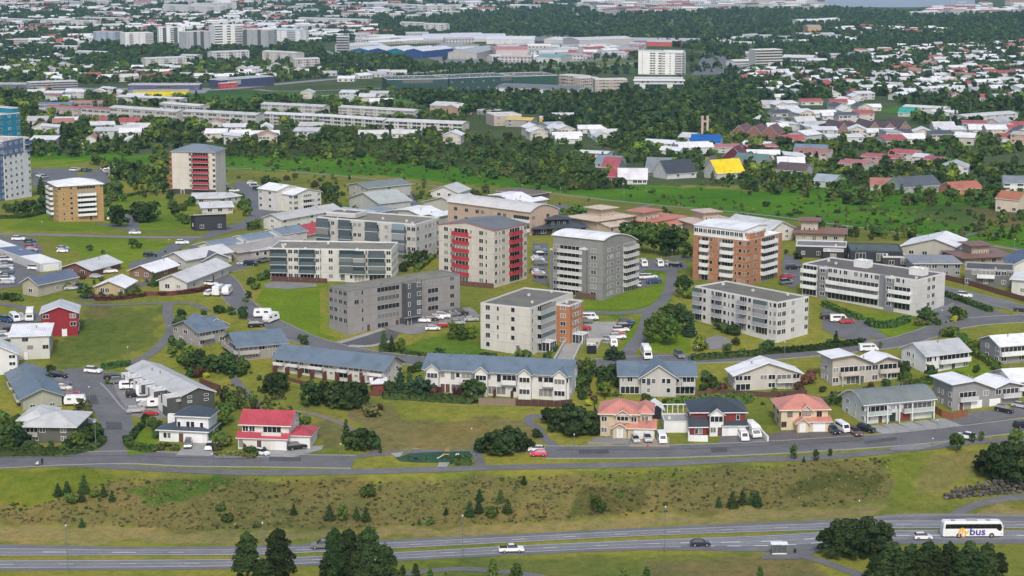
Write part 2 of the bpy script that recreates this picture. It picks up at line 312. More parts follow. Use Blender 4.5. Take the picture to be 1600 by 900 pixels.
def vol(root, x0, y0, L, D, z0, z1, wall, roof, rt='gx', rh=2.0, ov=.5, F=None, R=None, L_=None, B=None, nf=2, detail=1, wf=(.8, .8, .8), gl=GL, bal=WHITE, fas=None, acc=None, garage=(.7, .7, .7), base=-2.5, wname='wall', wh=1.3, par=.45, door=(.12, .06, .05), glz=None):
    """one rectangular volume of a building, in the building's own frame"""
    wmat = M('wall', wall) if not isinstance(wall, bpy.types.Material) else wall
    fas = M('trim', fas or (.62, .62, .62)); b0 = z0 + (base if z0 == 0 else 0)
    rmat = M('gravel', roof) if rt == 'flat' else M('roof', roof)
    mb = MB()
    if rt == 'flat':
        t = .28; mb.box(0, 0, b0, L, D, z1 - par, wmat)
        mb.box(0, 0, z1 - par, L, t, z1, fas); mb.box(0, D - t, z1 - par, L, D, z1, fas); mb.box(0, t, z1 - par, t, D - t, z1, fas); mb.box(L - t, t, z1 - par, L, D - t, z1, fas)
        rb = MB(); rb.box(t, t, z1 - par + .003, L - t, D - t, z1 - par + .09, rmat)
        for k in range(max(1, int(L * D / 130))): cx, cy = rnd.uniform(1, L - 1.6), rnd.uniform(1, max(1.1, D - 1.8)); rb.box(cx, cy, z1 - par + .09, cx + .6, cy + .6, z1 + .25, fas)
    else:
        rb, pts, ax = roofmesh(rt, L, D, z1, rh, ov, rmat, fas)
        if pts is None: mb.box(0, 0, b0, L, D, z1, wmat)
        else:
            poly = [(pts[0][0], b0)] + [(p, q - .01) for p, q in pts] + [(pts[-1][0], b0)]
            mb.prism(poly, ax, 0, L if ax == 'x' else D, wmat)
    wo = obj(wname, mb, root, (x0, y0, 0)); obj('roof', rb, wo)
    if rt not in ('flat', 'hip') and detail and L > 6 and z0 == 0 and pts:
        for q in range(1 + int(L * D > 160)):
            t = rnd.uniform(.3, .7); s_ = rnd.uniform(.2, .8); w_ = D if ax == 'x' else L; zz = _lerp([p_[0] for p_ in pts], [p_[1] for p_ in pts], t * w_)
            vb = MB(); vb.cyl((0, 0, 0), .14, 'z', .9, 6, M('metal', (.35, .35, .36))); vb.cyl((0, 0, .85), .22, 'z', .12, 6, M('metal', (.3, .3, .3)))
            obj('vent', vb, wo, (s_ * L, t * D, zz) if ax == 'x' else (t * L, s_ * D, zz))
    if nf >= 4 and detail and z0 == 0 and L > 8:
        sb = MB(); sm = M('wall', mul(wall, .78))
        for q in range(1, nf):
            z_ = (z1 - z0) / nf * q; sb.box(-.03, -.03, z_ - .05, L + .03, 0, z_ + .05, sm); sb.box(L, .002, z_ - .05, L + .03, D, z_ + .05, sm); sb.box(-.03, .002, z_ - .05, 0, D, z_ + .05, sm)
        struct(obj('string_course', sb, wo), 'stuff')
    fh = (z1 - z0) / nf; FM, GM = M('trim', wf), M('glass', gl); BM = M('wall', bal); GB = MB() if not detail else None
    for face, pat in (('F', F), ('R', R), ('L', L_), ('B', B)):
        if not pat: continue
        fl = L if face in 'FB' else D; rz = FC[face]
        org = {'F': (0, 0), 'R': (L, 0), 'L': (0, D), 'B': (L, D)}[face]; c_, s_ = math.cos(rz), math.sin(rz)
        def tr(u, v, z): return (x0 + org[0] + u * c_ - v * s_, y0 + org[1] + u * s_ + v * c_, z)
        pats = [pat] * nf if isinstance(pat, str) else pat
        for fi, pt in enumerate(pats):
            zf = z0 + fi * fh; n = len(pt); cw = fl / n; i = 0; hh = min(wh, fh * .52)
            while i < n:
                ch = pt[i]; j = i
                while j + 1 < n and pt[j + 1] == ch and ch in 'bsBcgkv': j += 1
                u = (i + j + 1) / 2 * cw; w = (j - i + 1) * cw; sill = min(.95, fh * .33)
                def win(u, z, w, h, kind='w'):
                    if detail: obj('window', winmesh(w, h, wf, gl, kind), wo, (tr(u, 0, z)[0] - x0, tr(u, 0, z)[1] - y0, z), rz)
                    else:
                        k0 = len(GB.v); addwin(GB, u, 0, z, w, h, FM, GM)
                        GB.v[k0:] = [(tr(a, b_, c)[0] - x0, tr(a, b_, c)[1] - y0, c) for a, b_, c in GB.v[k0:]]
                if ch == 'w': win(u, zf + sill, min(cw * .78, 1.7), hh)
                elif ch == 'W': win(u, zf + sill - .1, cw * .88, hh + .15)
                elif ch == 'n': win(u, zf + sill - .1, min(.7, cw * .5), hh)
                elif ch == 'p': win(u, zf + .3, cw * .85, min(2.1, fh * .76))
                elif ch == 's': win(u, zf + fh * .27, w - .15, fh * .55)
                elif ch == 'c': win(u, zf + .08, w - .1, fh - .16)
                elif ch in 'bBv':
                    d = 1.25 if ch != 'v' else .35; win(u, zf + .15, w - .5, min(2.1, fh * .8))
                    bb = MB(); pm = BM; h1 = min(1.15, fh * .45); e = .06
                    bb.box(-w / 2 + e, -d, -.16, w / 2 - e, 0, 0, fas); bb.box(-w / 2 + e, -d, .003, w / 2 - e, -d + .08, h1, pm)
                    bb.box(-w / 2 + e, -d + .08, .003, -w / 2 + e + .08, -.002, h1, pm); bb.box(w / 2 - e - .08, -d + .08, .003, w / 2 - e, -.002, h1, pm)
                    if ch == 'B': bb.face([(-w / 2 + .2, -d + .04, h1), (w / 2 - .2, -d + .04, h1), (w / 2 - .2, -d + .04, fh - .2), (-w / 2 + .2, -d + .04, fh - .2)], M('glass', glz or (.10, .13, .15)))
                    if fi > 0 or z0 > 0: 
                        if detail: obj('balcony', bb, wo, (tr(u, 0, zf)[0] - x0, tr(u, 0, zf)[1] - y0, zf), rz)
                        else:
                            k0 = len(GB.v); q = [(tr(a + u, b_, c + zf)[0] - x0, tr(a + u, b_, c + zf)[1] - y0, c + zf) for a, b_, c in bb.v]
                            GB.v += q; GB.f += [tuple(t + k0 for t in f) for f in bb.f]; mm = [GB.mi(x) for x in bb.mats]; GB.m += [mm[t] for t in bb.m]
                elif ch == 'k':
                    kb = MB(); kb.box(-w / 2, -.06, .02, w / 2, .02, fh - .02, M('wall', acc or GREY)); obj('panel', kb, wo, (tr(u, 0, zf)[0] - x0, tr(u, 0, zf)[1] - y0, zf), rz)
                elif ch == 'd' and fi == 0:
                    kb = MB(); kb.box(-.55, -.08, 0, .55, .02, 2.15, M('trim', door)); kb.box(-.7, -.05, 0, -.551, .02, 2.3, FM); kb.box(.551, -.05, 0, .7, .02, 2.3, FM)
                    obj('door', kb, wo, (tr(u, 0, zf)[0] - x0, tr(u, 0, zf)[1] - y0, zf), rz)
                elif ch == 'g' and fi == 0:
                    kb = MB(); gw = min(w * .9, 5.2)
                    for q in range(4): kb.box(-gw / 2, -.05, .56 * q, gw / 2, .02, .56 * q + .53, M('trim', garage))
                    obj('garage_door', kb, wo, (tr(u, 0, zf)[0] - x0, tr(u, 0, zf)[1] - y0, zf), rz)
                i = j + 1
    if GB is not None and GB.v: struct(obj('window', GB, wo), 'stuff')
    return wo
def frame(a, b, top, depth, name='house', flat_z=False):
    """Empty on the ground at the front-left corner; returns root, length, depth, height"""
    A, B = P(*a), P(*b); u = Vector((B.x - A.x, B.y - A.y)); L = u.length; u.normalize(); n = Vector((-u.y, u.x))
    if n.dot(Vector((A.x, A.y))) < 0: n = -n
    if isinstance(depth, tuple):
        C = P(*depth[1:]); q = Vector((C.x, C.y)) - Vector(((B if depth[0] == 'R' else A).x, (B if depth[0] == 'R' else A).y)); D = abs(q.dot(n))
    else: D = depth
    D = max(D, 4.0)
    ang = PITCH + math.atan((top - 450) / FPX); Q = A if a[1] >= b[1] else B   # top is the eave row at the nearer corner
    zt = CAMZ - math.tan(ang) * Q.y; h = max(2.4, zt - A.z)
    e = bpy.data.objects.new(name, None); COL.objects.link(e); e.empty_display_size = 2
    e.location = A; e.rotation_euler = (0, 0, math.atan2(u.y, u.x))
    return e, L, D, h
LOG = []
def bld(label, a, b, top, depth, wall, roof, rt='gx', rh=2.0, name='house', cat='house', group=None, auto=False, **k):
    e, L, D, h = frame(a, b, top, depth, name); LOG.append((label[:34], round(L, 1), round(D, 1), round(h, 1)))
    vol(e, 0, 0, L, D, 0, h, wall, roof, rt, rh, **k)
    tag(e, label, cat, group, ((a[0] + b[0]) / 2, (a[1] + b[1]) / 2) if auto else None)
    e['_d'] = (L, D, h)
    return e, L, D, h
def box_part(root, name, x0, y0, z0, x1, y1, z1, mat):
    mb = MB(); mb.box(0, 0, 0, x1 - x0, y1 - y0, z1 - z0, mat); return obj(name, mb, root, (x0, y0, z0))
# ------------------------------------------------------------ vehicles
def wheel_me():
    mb = MB(); mb.cyl((0, -.11, 0), .33, 'y', .22, 12, M('rubber', (.015, .015, .015))); mb.cyl((0, -.115, 0), .2, 'y', .23, 8, M('metal', (.5, .5, .52))); return mb.mesh('wheel')
WHEEL = wheel_me(); GLM = M('glass', (.02, .022, .026))
SIDE = {  # profiles (x, z) of body and of glasshouse, front at +x
 'car': (4.3, 1.78, [(-2.15, .3), (-2.15, .85), (-1.95, .98), (.95, .98), (2.0, .78), (2.15, .6), (2.15, .3)], [(-1.9, .98), (-1.35, 1.44), (.2, 1.46), (1.05, .98)]),
 'hatchback': (3.8, 1.7, [(-1.9, .3), (-1.9, .95), (-1.8, 1.02), (.9, 1.0), (1.75, .8), (1.9, .6), (1.9, .3)], [(-1.82, 1.02), (-1.5, 1.5), (.2, 1.52), (1.0, 1.0)]),
 'suv': (4.7, 1.9, [(-2.35, .4), (-2.35, 1.05), (-2.25, 1.15), (1.05, 1.15), (2.2, 1.02), (2.35, .8), (2.35, .4)], [(-2.25, 1.15), (-1.9, 1.75), (.2, 1.77), (1.1, 1.15)]),
 'van': (5.3, 2.0, [(-2.65, .4), (-2.65, 2.0), (-2.5, 2.15), (1.3, 2.15), (1.65, 2.0), (2.2, 1.15), (2.6, 1.0), (2.65, .4)], None),
 'pickup': (5.3, 1.9, [(-2.65, .45), (-2.65, 1.1), (1.1, 1.12), (2.5, 1.05), (2.65, .85), (2.65, .45)], [(-.75, 1.1), (-.6, 1.72), (.6, 1.74), (1.3, 1.12)]),
 'camper': (6.6, 2.3, [(-3.3, .45), (-3.3, 2.85), (-3.1, 3.0), (1.2, 3.0), (2.2, 2.55), (2.0, 1.9), (2.9, 1.2), (3.3, 1.0), (3.3, .45)], None),
 'caravan': (5.6, 2.2, [(-2.6, .5), (-2.8, 1.2), (-2.6, 2.35), (-2.2, 2.55), (2.3, 2.55), (2.7, 1.6), (2.6, .5)], None)}
VP = {}
def vehicle(kind, col):
    """prototype parts for one kind and colour"""
    if (kind, col) in VP: return VP[kind, col]
    L, Wd, body, top = SIDE[kind]; pm = M('paint', col); parts = []; h = Wd / 2
    def shell(poly, w, inset, mat, name, roofm=None):
        mb = MB(); n = len(poly); zb = poly[0][1]; zt = max(z for _, z in poly)
        def y(z): return w - inset * max(0, (z - zb)) / max(.01, zt - zb)
        k = 0; mb.v += [(x, -y(z), z) for x, z in poly] + [(x, y(z), z) for x, z in poly]; i = mb.mi(mat)
        for a in range(n):
            b = (a + 1) % n; mb.f.append((a, b, n + b, n + a)); z_ = (poly[a][1] + poly[b][1]) / 2
            mb.m.append(mb.mi(roofm) if roofm and abs(poly[a][1] - poly[b][1]) < .1 and z_ > zt - .1 else i)
        mb.f.append(tuple(range(n))[::-1]); mb.f.append(tuple(range(n, 2 * n))); mb.m += [i, i]; parts.append((name, mb.mesh(name), (0, 0, 0)))
    shell(body, h, .08 if top else .14, pm, 'body')
    if top: shell(top, h - .1, .22, GLM, 'window', pm)
    else:
        mb = MB(); z = 1.35 if kind == 'van' else 1.5; g = GLM; y = h - .045
        if kind == 'van': mb.face([(2.17, -h + .3, 1.22), (2.17, h - .3, 1.22), (1.72, h - .35, 1.97), (1.72, -h + .35, 1.97)], g); xs = [(.55, 1.5), (-1.9, .35)]
        elif kind == 'camper': mb.face([(2.93, -h + .3, 1.25), (2.93, h - .3, 1.25), (2.12, h - .3, 1.86), (2.12, -h + .3, 1.86)], g); xs = [(1.2, 1.9), (-.6, .5), (-2.6, -1.6)]
        else: xs = [(-1.9, -.9), (.3, 1.5)]
        for a, b in xs:
            for s_ in (-1, 1): mb.face([(a, s_ * y, z), (b, s_ * y, z), (b, s_ * (y - .01), z + .5), (a, s_ * (y - .01), z + .5)][::-s_], g)
        if kind != 'van': mb.box(-.9, -.4, body[3][1], -.1, .4, body[3][1] + .14, M('trim', (.75, .75, .75)))
        parts.append(('window', mb.mesh('window'), (0, 0, 0)))
    if kind == 'pickup': mb = MB(); mb.box(-2.5, -.78, 1.11, -.85, .78, 1.16, M('rubber', (.03, .03, .03))); parts.append(('load_bed', mb.mesh('load_bed'), (0, 0, 0)))
    for s_ in (-1, 1):
        for x in ((-L * .29, L * .31) if kind != 'caravan' else (-.1,)): parts.append(('wheel', WHEEL, (x, s_ * (h - .1), .33)))
        if kind != 'caravan': mb = MB(); mb.box(L / 2 - .06, -.16, -.08, L / 2 + .012, .16, .08, M('trim', (.8, .8, .78))); parts.append(('headlight', mb.mesh('headlight'), (0, s_ * (h - .32), .68)))
        mb = MB(); mb.box(-L / 2 - .012, -.12, -.1, -L / 2 + .06 if kind != 'caravan' else -L / 2 + .2, .12, .1, M('trim', (.35, .01, .01))); parts.append(('tail_light', mb.mesh('tail_light'), (0, s_ * (h - .3), .82)))
    VP[kind, col] = parts; return parts
CN = {'white': (.78, .78, .78), 'silver': (.42, .43, .45), 'grey': (.16, .165, .17), 'black': (.018, .018, .022), 'red': (.45, .02, .03), 'blue': (.03, .07, .18), 'navy': (.02, .028, .045), 'beige': (.45, .40, .30), 'green': (.05, .10, .06), 'pink': (.75, .05, .16), 'brown': (.13, .07, .05)}
KW = {'car': 'saloon car', 'hatchback': 'hatchback', 'suv': 'SUV', 'van': 'van', 'pickup': 'pickup truck', 'camper': 'motorhome', 'caravan': 'caravan'}
def car(px, py, deg, kind='car', col='silver', label=None, small=False, group='parked cars', off=.09):
    p = P(px, py); e = bpy.data.objects.new('caravan' if kind == 'caravan' else 'motorhome' if kind == 'camper' else kind if kind in ('van', 'pickup') else 'car', None); COL.objects.link(e)
    x2, y2 = p.x + 2 * math.cos(R_(deg)), p.y + 2 * math.sin(R_(deg)); s = math.atan2(H(x2, y2) - p.z, 2)
    e.location = (p.x, p.y, p.z + off); e.rotation_euler = Matrix.Rotation(R_(deg), 3, 'Z').to_4x4().to_euler(); e.rotation_euler = (Matrix.Rotation(R_(deg), 3, 'Z') @ Matrix.Rotation(-s, 3, 'Y')).to_euler()
    for nm, me, loc in vehicle(kind, CN[col]):
        if small and nm in ('headlight', 'tail_light'): continue
        obj(nm, me, e, loc)
    tag(e, label or ('%s %s' % (col, KW[kind])), {'van': 'van', 'pickup': 'pickup truck', 'camper': 'motorhome', 'caravan': 'caravan'}.get(kind, 'car'), group, None if label else (px, py))
    return e
def carrow(x0, y0, x1, y1, n, deg, pal='wwsgkgbws', skip=0, small=True, jit=5):
    key = {'w': 'white', 's': 'silver', 'g': 'grey', 'k': 'black', 'r': 'red', 'b': 'blue', 'e': 'beige', 'n': 'brown'}
    for i in range(n):
        if rnd.random() < skip: continue
        t = (i + .5) / n; c = pal[i % len(pal)] if len(pal) >= n else rnd.choice(pal)
        car(x0 + (x1 - x0) * t + rnd.uniform(-.3, .3), y0 + (y1 - y0) * t, deg + rnd.uniform(-jit, jit) / 2, rnd.choice(['car', 'car', 'suv', 'suv', 'hatchback']), key[c], small=small)
# ------------------------------------------------------------ trees
TM = {}
def crown(kind, seed, nl, col, r=1.0, h=2.0):
    """crown filling a unit shape (radius r, from z=0 to h): lobes with an uneven surface of small leafy faces, gaps between them"""
    g = np.random.default_rng(seed); mb = MB(); mat = M('leaf', col)
    if kind == 'cone':
        tiers = 9; cs = []
        for t in range(tiers):
            z = t / tiers; rr = (1 - z) ** .85 * r * (.8 + .35 * g.random()); m = max(3, int(7 * (1 - z)) + 1)
            for q in range(m): a = 2 * math.pi * (q + g.random()) / m; cs.append((math.cos(a) * rr * .62, math.sin(a) * rr * .62, z * h + .04, rr * .42 + .06, h / tiers * .75))
    elif kind == 'pine':
        cs = []
        
        for q in range(34 if nl > 600 else 16): z = g.random() ** .85; a = g.random() * 6.28; rr = r * (.92 - .75 * z ** 1.4) * (.5 + .5 * g.random() ** .5); cs.append((math.cos(a) * rr * .85, math.sin(a) * rr * .85, z * h * .9 + .02, r * (.14 + .14 * g.random()), h * (.05 + .05 * g.random())))
        cs.append((0, 0, h * .9, r * .16, h * .12)); cs.append((0, 0, h * .45, r * .5, h * .38))
    elif kind == 'bush':
        cs = [(math.cos(a) * r * .5 * g.random() ** .3, math.sin(a) * r * .5 * g.random() ** .3, h * (.2 + .42 * g.random()), r * .5, h * .33) for a in g.random(7) * 6.28]
    else:
        cs = []
        for q in range(22 if nl > 250 else 9): a = g.random() * 6.28; z = .1 + .75 * g.random(); rr = r * (1 - (2 * z - 1) ** 2) ** .5 * .85; k_ = .7 if nl > 250 else 1; cs.append((math.cos(a) * rr, math.sin(a) * rr, z * h, r * k_ * (.24 + .24 * g.random()), h * k_ * (.1 + .12 * g.random())))
        cs.append((0, 0, h * .84, r * .4, h * .16)); cs.append((0, 0, h * .5, r * .6, h * .3))
    cs = np.array(cs); wts = cs[:, 3] ** 2 * 1.0; wts /= wts.sum(); n = nl
    idx = g.choice(len(cs), n, p=wts); d = g.normal(size=(n, 3)); d /= np.linalg.norm(d, axis=1)[:, None]; d[:, 2] = np.where(d[:, 2] < -.35, -d[:, 2], d[:, 2])
    rad = .72 + .42 * g.random(n); c = cs[idx]
    p = np.stack([c[:, 0] + d[:, 0] * c[:, 3] * rad, c[:, 1] + d[:, 1] * c[:, 3] * rad, c[:, 2] + d[:, 2] * c[:, 4] * rad], 1)
    nn = d + g.normal(size=(n, 3)) * .45; nn /= np.linalg.norm(nn, axis=1)[:, None]
    u = np.cross(nn, g.normal(size=(n, 3))); u /= np.linalg.norm(u, axis=1)[:, None]; w = np.cross(nn, u)
    sz = (r * (.115 if kind != 'cone' else .10) * (600 / nl) ** .5) * (.6 + .8 * g.random(n)); z_ = min(1.5, h / (2 * r))
    ks = []
    for s1, s2 in ((-1, -.6), (.9, -.8), (1.1, .7), (-.7, 1)): ks.append(p + u * (sz * s1)[:, None] + w * (sz * s2)[:, None])
    V = np.stack(ks, 1).reshape(-1, 3); F = np.arange(n * 4).reshape(-1, 4); V[:, 2] = np.maximum(V[:, 2], -.02)
    # inner masses so that the crown is closed towards its middle
    ico = [(0, 0, 1), (.89, 0, .45), (.28, .85, .45), (-.72, .53, .45), (-.72, -.53, .45), (.28, -.85, .45), (.72, .53, -.45), (-.28, .85, -.45), (-.89, 0, -.45), (-.28, -.85, -.45), (.72, -.53, -.45), (0, 0, -1)]
    it = [(0, 1, 2), (0, 2, 3), (0, 3, 4), (0, 4, 5), (0, 5, 1), (1, 6, 2), (2, 7, 3), (3, 8, 4), (4, 9, 5), (5, 10, 1), (6, 7, 2), (7, 8, 3), (8, 9, 4), (9, 10, 5), (10, 6, 1), (11, 7, 6), (11, 8, 7), (11, 9, 8), (11, 10, 9), (11, 6, 10)]
    vs = V.tolist(); fs = F.tolist(); CK = .5 if nl > 1000 else .6
    for c in cs:
        k = len(vs); vs += [(c[0] + x * c[3] * CK * (1 + .2 * g.random()), c[1] + y * c[3] * CK, c[2] + z * c[4] * CK * (1 + .2 * g.random())) for x, y, z in ico]; fs += [(a + k, b + k, e + k) for a, b, e in it]
    me = bpy.data.meshes.new('crown'); me.from_pydata(vs, [], fs); me.materials.append(mat); me.update(); return me
def trunk(h, r=.09, limbs=4, seed=1):
    g = random.Random(seed); mb = MB(); m = M('bark', (.10, .075, .055)); mb.cyl((0, 0, -.12), r, 'z', h + .12, 6, m, r * .45)
    for q in range(limbs):
        a = q * 2.4 + g.random(); z = h * (.45 + .12 * q); l = h * .35; k = len(mb.v); i = mb.mi(m)
        for t, rr in ((0, r * .45), (1, r * .15)):
            c = (math.cos(a) * l * t, math.sin(a) * l * t, z + l * .9 * t)
            mb.v += [(c[0] + rr, c[1], c[2]), (c[0] - rr * .5, c[1] + rr * .87, c[2]), (c[0] - rr * .5, c[1] - rr * .87, c[2])]
        for b in range(3): d = (b + 1) % 3; mb.f.append((k + b, k + d, k + 3 + d, k + 3 + b)); mb.m.append(i)
    return mb.mesh('trunk')
FOL = {'dark': (.045, .082, .025), 'mid': (.070, .118, .026), 'light': (.13, .19, .03), 'spruce': (.032, .064, .032), 'pine': (.036, .062, .020), 'olive': (.095, .11, .04), 'yellow': (.30, .32, .04), 'rust': (.11, .055, .035), 'heath': (.165, .14, .06), 'dry': (.26, .23, .10)}
# unit trees are 1 m high; crown radius as a share of the height
KINDS = {'broad': ('round', .36, .10), 'round': ('round', .48, .06), 'spruce': ('cone', .26, .03), 'pine': ('pine', .33, .10), 'bush': ('bush', .68, 0), 'slim': ('round', .24, .08)}
def proto(kind, col, v, nl):
    key = (kind, col, v, nl)
    if key not in TM:
        k, r, zb = KINDS[kind]; cr = crown(k, v * 17 + len(kind) * 5 + len(col), nl, FOL[col], r, 1 - zb)
        cr.transform(Matrix.Translation((0, 0, zb))); TM[key] = (cr, trunk(.75 if zb else .35, .022, 4, v) if kind != 'bush' else trunk(.3, .03, 5, v))
    return TM[key]
TN = {'broad': 'broadleaf_tree', 'round': 'broadleaf_tree', 'spruce': 'spruce_tree', 'pine': 'pine_tree', 'bush': 'bush', 'slim': 'slender_tree'}
TL = {'dark': 'dark green', 'mid': 'mid green', 'light': 'light green', 'spruce': 'blackish green', 'pine': 'deep green', 'olive': 'olive green', 'yellow': 'yellow green', 'rust': 'rusty brown', 'heath': 'brown', 'dry': 'straw'}
def tree(px, py, hp, kind='broad', col='mid', label=None, nl=500, wide=1.0, group=None, parts=True):
    """tree whose foot the photo shows at (px, py); hp is its height there in photo pixels"""
    p = P(px, py); dist = math.hypot(p.y, CAMZ - p.z); h = hp * dist / FPX
    cr, tk = proto(kind, col, rnd.randrange(4), nl); rz = rnd.uniform(0, 6.28)
    e = bpy.data.objects.new(TN[kind], None); COL.objects.link(e); e.location = (p.x, p.y, p.z - .05); e.rotation_euler = (0, 0, rz)
    w = h * wide * rnd.uniform(.9, 1.1)
    obj('crown', cr, e, sc=(w, w * rnd.uniform(.85, 1.15), h)); obj('trunk', tk, e, sc=(h, h, h))
    words = {'broad': 'leafy tree', 'round': 'round-crowned tree', 'spruce': 'pointed spruce', 'pine': 'pine', 'bush': 'bush', 'slim': 'slender young tree'}[kind]
    tag(e, label or ('%s %s' % (TL[col], words)), 'bush' if kind == 'bush' else 'tree', group or ('bushes' if kind == 'bush' else 'trees'), None if label else (px, py))
    return e
PROTO = bpy.data.collections.new('tree kinds')
def wood_nodes(pcol):
    ng = bpy.data.node_groups.new('scatter_trees', 'GeometryNodeTree')
    ng.interface.new_socket('Geometry', in_out='INPUT', socket_type='NodeSocketGeometry'); ng.interface.new_socket('Geometry', in_out='OUTPUT', socket_type='NodeSocketGeometry')
    n = ng.nodes; l = ng.links; gi = n.new('NodeGroupInput'); go = n.new('NodeGroupOutput'); ip = n.new('GeometryNodeInstanceOnPoints'); ci = n.new('GeometryNodeCollectionInfo')
    ci.inputs['Collection'].default_value = pcol; ci.inputs['Separate Children'].default_value = True; ci.inputs['Reset Children'].default_value = True
    def at(nm, t): a = n.new('GeometryNodeInputNamedAttribute'); a.data_type = t; a.inputs[0].default_value = nm; return a.outputs[0]
    l.new(gi.outputs[0], ip.inputs['Points']); l.new(ci.outputs[0], ip.inputs['Instance']); ip.inputs['Pick Instance'].default_value = True
    l.new(at('pick', 'INT'), ip.inputs['Instance Index']); cx = n.new('ShaderNodeCombineXYZ'); l.new(at('turn', 'FLOAT'), cx.inputs[2]); l.new(cx.outputs[0], ip.inputs['Rotation'])
    l.new(at('size', 'FLOAT_VECTOR'), ip.inputs['Scale']); l.new(ip.outputs[0], go.inputs[0]); return ng
def wood(name, label, cat, pts, variants, hts, wide=(.9, 1.3), nl=110, ng_cache={}):
    """one mass of trees or shrubs nobody could count; pts = world XY array"""
    key = (tuple(variants), nl)
    if key not in ng_cache:
        c = bpy.data.collections.new('kinds')
        for k, col, v in variants: o = bpy.data.objects.new('crown', proto(k, col, v, nl)[0]); c.objects.link(o)
        ng_cache[key] = wood_nodes(c)
    n = len(pts); me = bpy.data.meshes.new(name); z = HV(pts[:, 0], pts[:, 1]) - .2; me.from_pydata(np.column_stack([pts, z]).tolist(), [], [])
    g = np.random.default_rng(n); hh = hts[0] + (hts[1] - hts[0]) * g.random(n) ** 1.4; ww = hh * (wide[0] + (wide[1] - wide[0]) * g.random(n))
    a = me.attributes.new('pick', 'INT', 'POINT'); a.data.foreach_set('value', g.integers(0, len(variants), n).astype(np.int32))
    a = me.attributes.new('turn', 'FLOAT', 'POINT'); a.data.foreach_set('value', (g.random(n) * 6.28).astype(np.float32))
    a = me.attributes.new('size', 'FLOAT_VECTOR', 'POINT'); a.data.foreach_set('vector', np.column_stack([ww, ww, hh]).astype(np.float32).ravel())
    o = obj(name, me); md = o.modifiers.new('scatter', 'NODES'); md.node_group = ng_cache[key]; o['kind'] = 'stuff'; o['label'] = label; o['category'] = cat
    return o
def inpoly(x, y, poly):
    c = np.zeros(len(x), bool); n = len(poly)
    for i in range(n):
        x1, y1 = poly[i][0], poly[i][1]; x2, y2 = poly[(i + 1) % n][0], poly[(i + 1) % n][1]
        if y1 == y2: continue
        t = (y > min(y1, y2)) & (y <= max(y1, y2)); xx = x1 + (y - y1) * (x2 - x1) / (y2 - y1); c ^= t & (x < xx)
    return c
BLK = []   # world discs kept free of scattered trees (x, y, r)
def scatter(px, dens, seed, patch=0.0):
    """points (world) in a region given by photo points; dens per 100 m2; patch>0 leaves clearings"""
    w = [(p.x, p.y) for p in W2(px)]; g = np.random.default_rng(seed); xs = [p[0] for p in w]; ys = [p[1] for p in w]
    A = (max(xs) - min(xs)) * (max(ys) - min(ys)); n = int(A * dens / 100); x = g.uniform(min(xs), max(xs), n); y = g.uniform(min(ys), max(ys), n); k = inpoly(x, y, w)
    if patch:
        f = 0
        for q in range(4): a = g.random() * 6.28; s = (.012, .021, .045, .09)[q]; f = f + np.sin((x * math.cos(a) + y * math.sin(a)) * s + g.random() * 6) 
        k &= f / 4 > (patch - 1) * .5 + .5 * (g.random(n) - .5)
    if BLK:
        b = np.array(BLK); x, y = x[k], y[k]; keep = np.ones(len(x), bool)
        for i in range(0, len(x), 4000):
            dx = x[i:i + 4000, None] - b[None, :, 0]; dy = y[i:i + 4000, None] - b[None, :, 1]; keep[i:i + 4000] = ~((dx * dx + dy * dy) < b[None, :, 2] ** 2).any(1)
        return np.column_stack([x[keep], y[keep]])
    return np.column_stack([x[k], y[k]])
def hedge(px, w, h, label, col='dark', cat='hedge'):
    """clipped hedge along photo points"""
    pts = resample([P(x, y).to_2d() for x, y in smooth(px, 3)], .35); g = random.Random(len(px) + int(px[0][0])); mb = MB(); m = M('leaf', FOL[col]); A = P(*px[0])
    for p in pts:
        z = H(p.x, p.y) - .05
        for q in range(9):
            cx, cy, cz = p.x + g.uniform(-w, w) / 2 - A.x, p.y + g.uniform(-w, w) / 2 - A.y, z + (h * g.random() ** .5 if q < 6 else h) - A.z; s = g.uniform(.2, .38); a = g.uniform(0, 3.14); t = g.uniform(-.8, .8)
            u = (math.cos(a) * s, math.sin(a) * s, s * t * .3); v = (-math.sin(a) * s * .6, math.cos(a) * s * .6, s * (.9 if q < 6 else .25))
            mb.face([(cx - u[0] - v[0], cy - u[1] - v[1], cz - u[2] - v[2]), (cx + u[0] - v[0], cy + u[1] - v[1], cz + u[2] - v[2]), (cx + u[0] + v[0], cy + u[1] + v[1], cz + u[2] + v[2]), (cx - u[0] + v[0], cy - u[1] + v[1], cz - u[2] + v[2])], m)
    for a, b in zip(pts[::3], pts[3::3] + [pts[-1]]):
        if (b - a).length < .05: continue
        t = (b - a).normalized(); n = Vector((-t.y, t.x)) * w * .4; za, zb = H(a.x, a.y) - A.z, H(b.x, b.y) - A.z; a2, b2 = a - A.to_2d(), b - A.to_2d()
        lo = [(a2 + n, za - .1), (b2 + n, zb - .1), (b2 - n, zb - .1), (a2 - n, za - .1)]; hi = [(q, zz + h * .88 + .1) for q, zz in lo]
        for i in range(4): j = (i + 1) % 4; mb.face([(lo[i][0].x, lo[i][0].y, lo[i][1]), (lo[j][0].x, lo[j][0].y, lo[j][1]), (hi[j][0].x, hi[j][0].y, hi[j][1]), (hi[i][0].x, hi[i][0].y, hi[i][1])], m)
        mb.face([(q.x, q.y, zz) for q, zz in hi], m)
    return tag(obj('hedge', mb, None, A), label, cat)
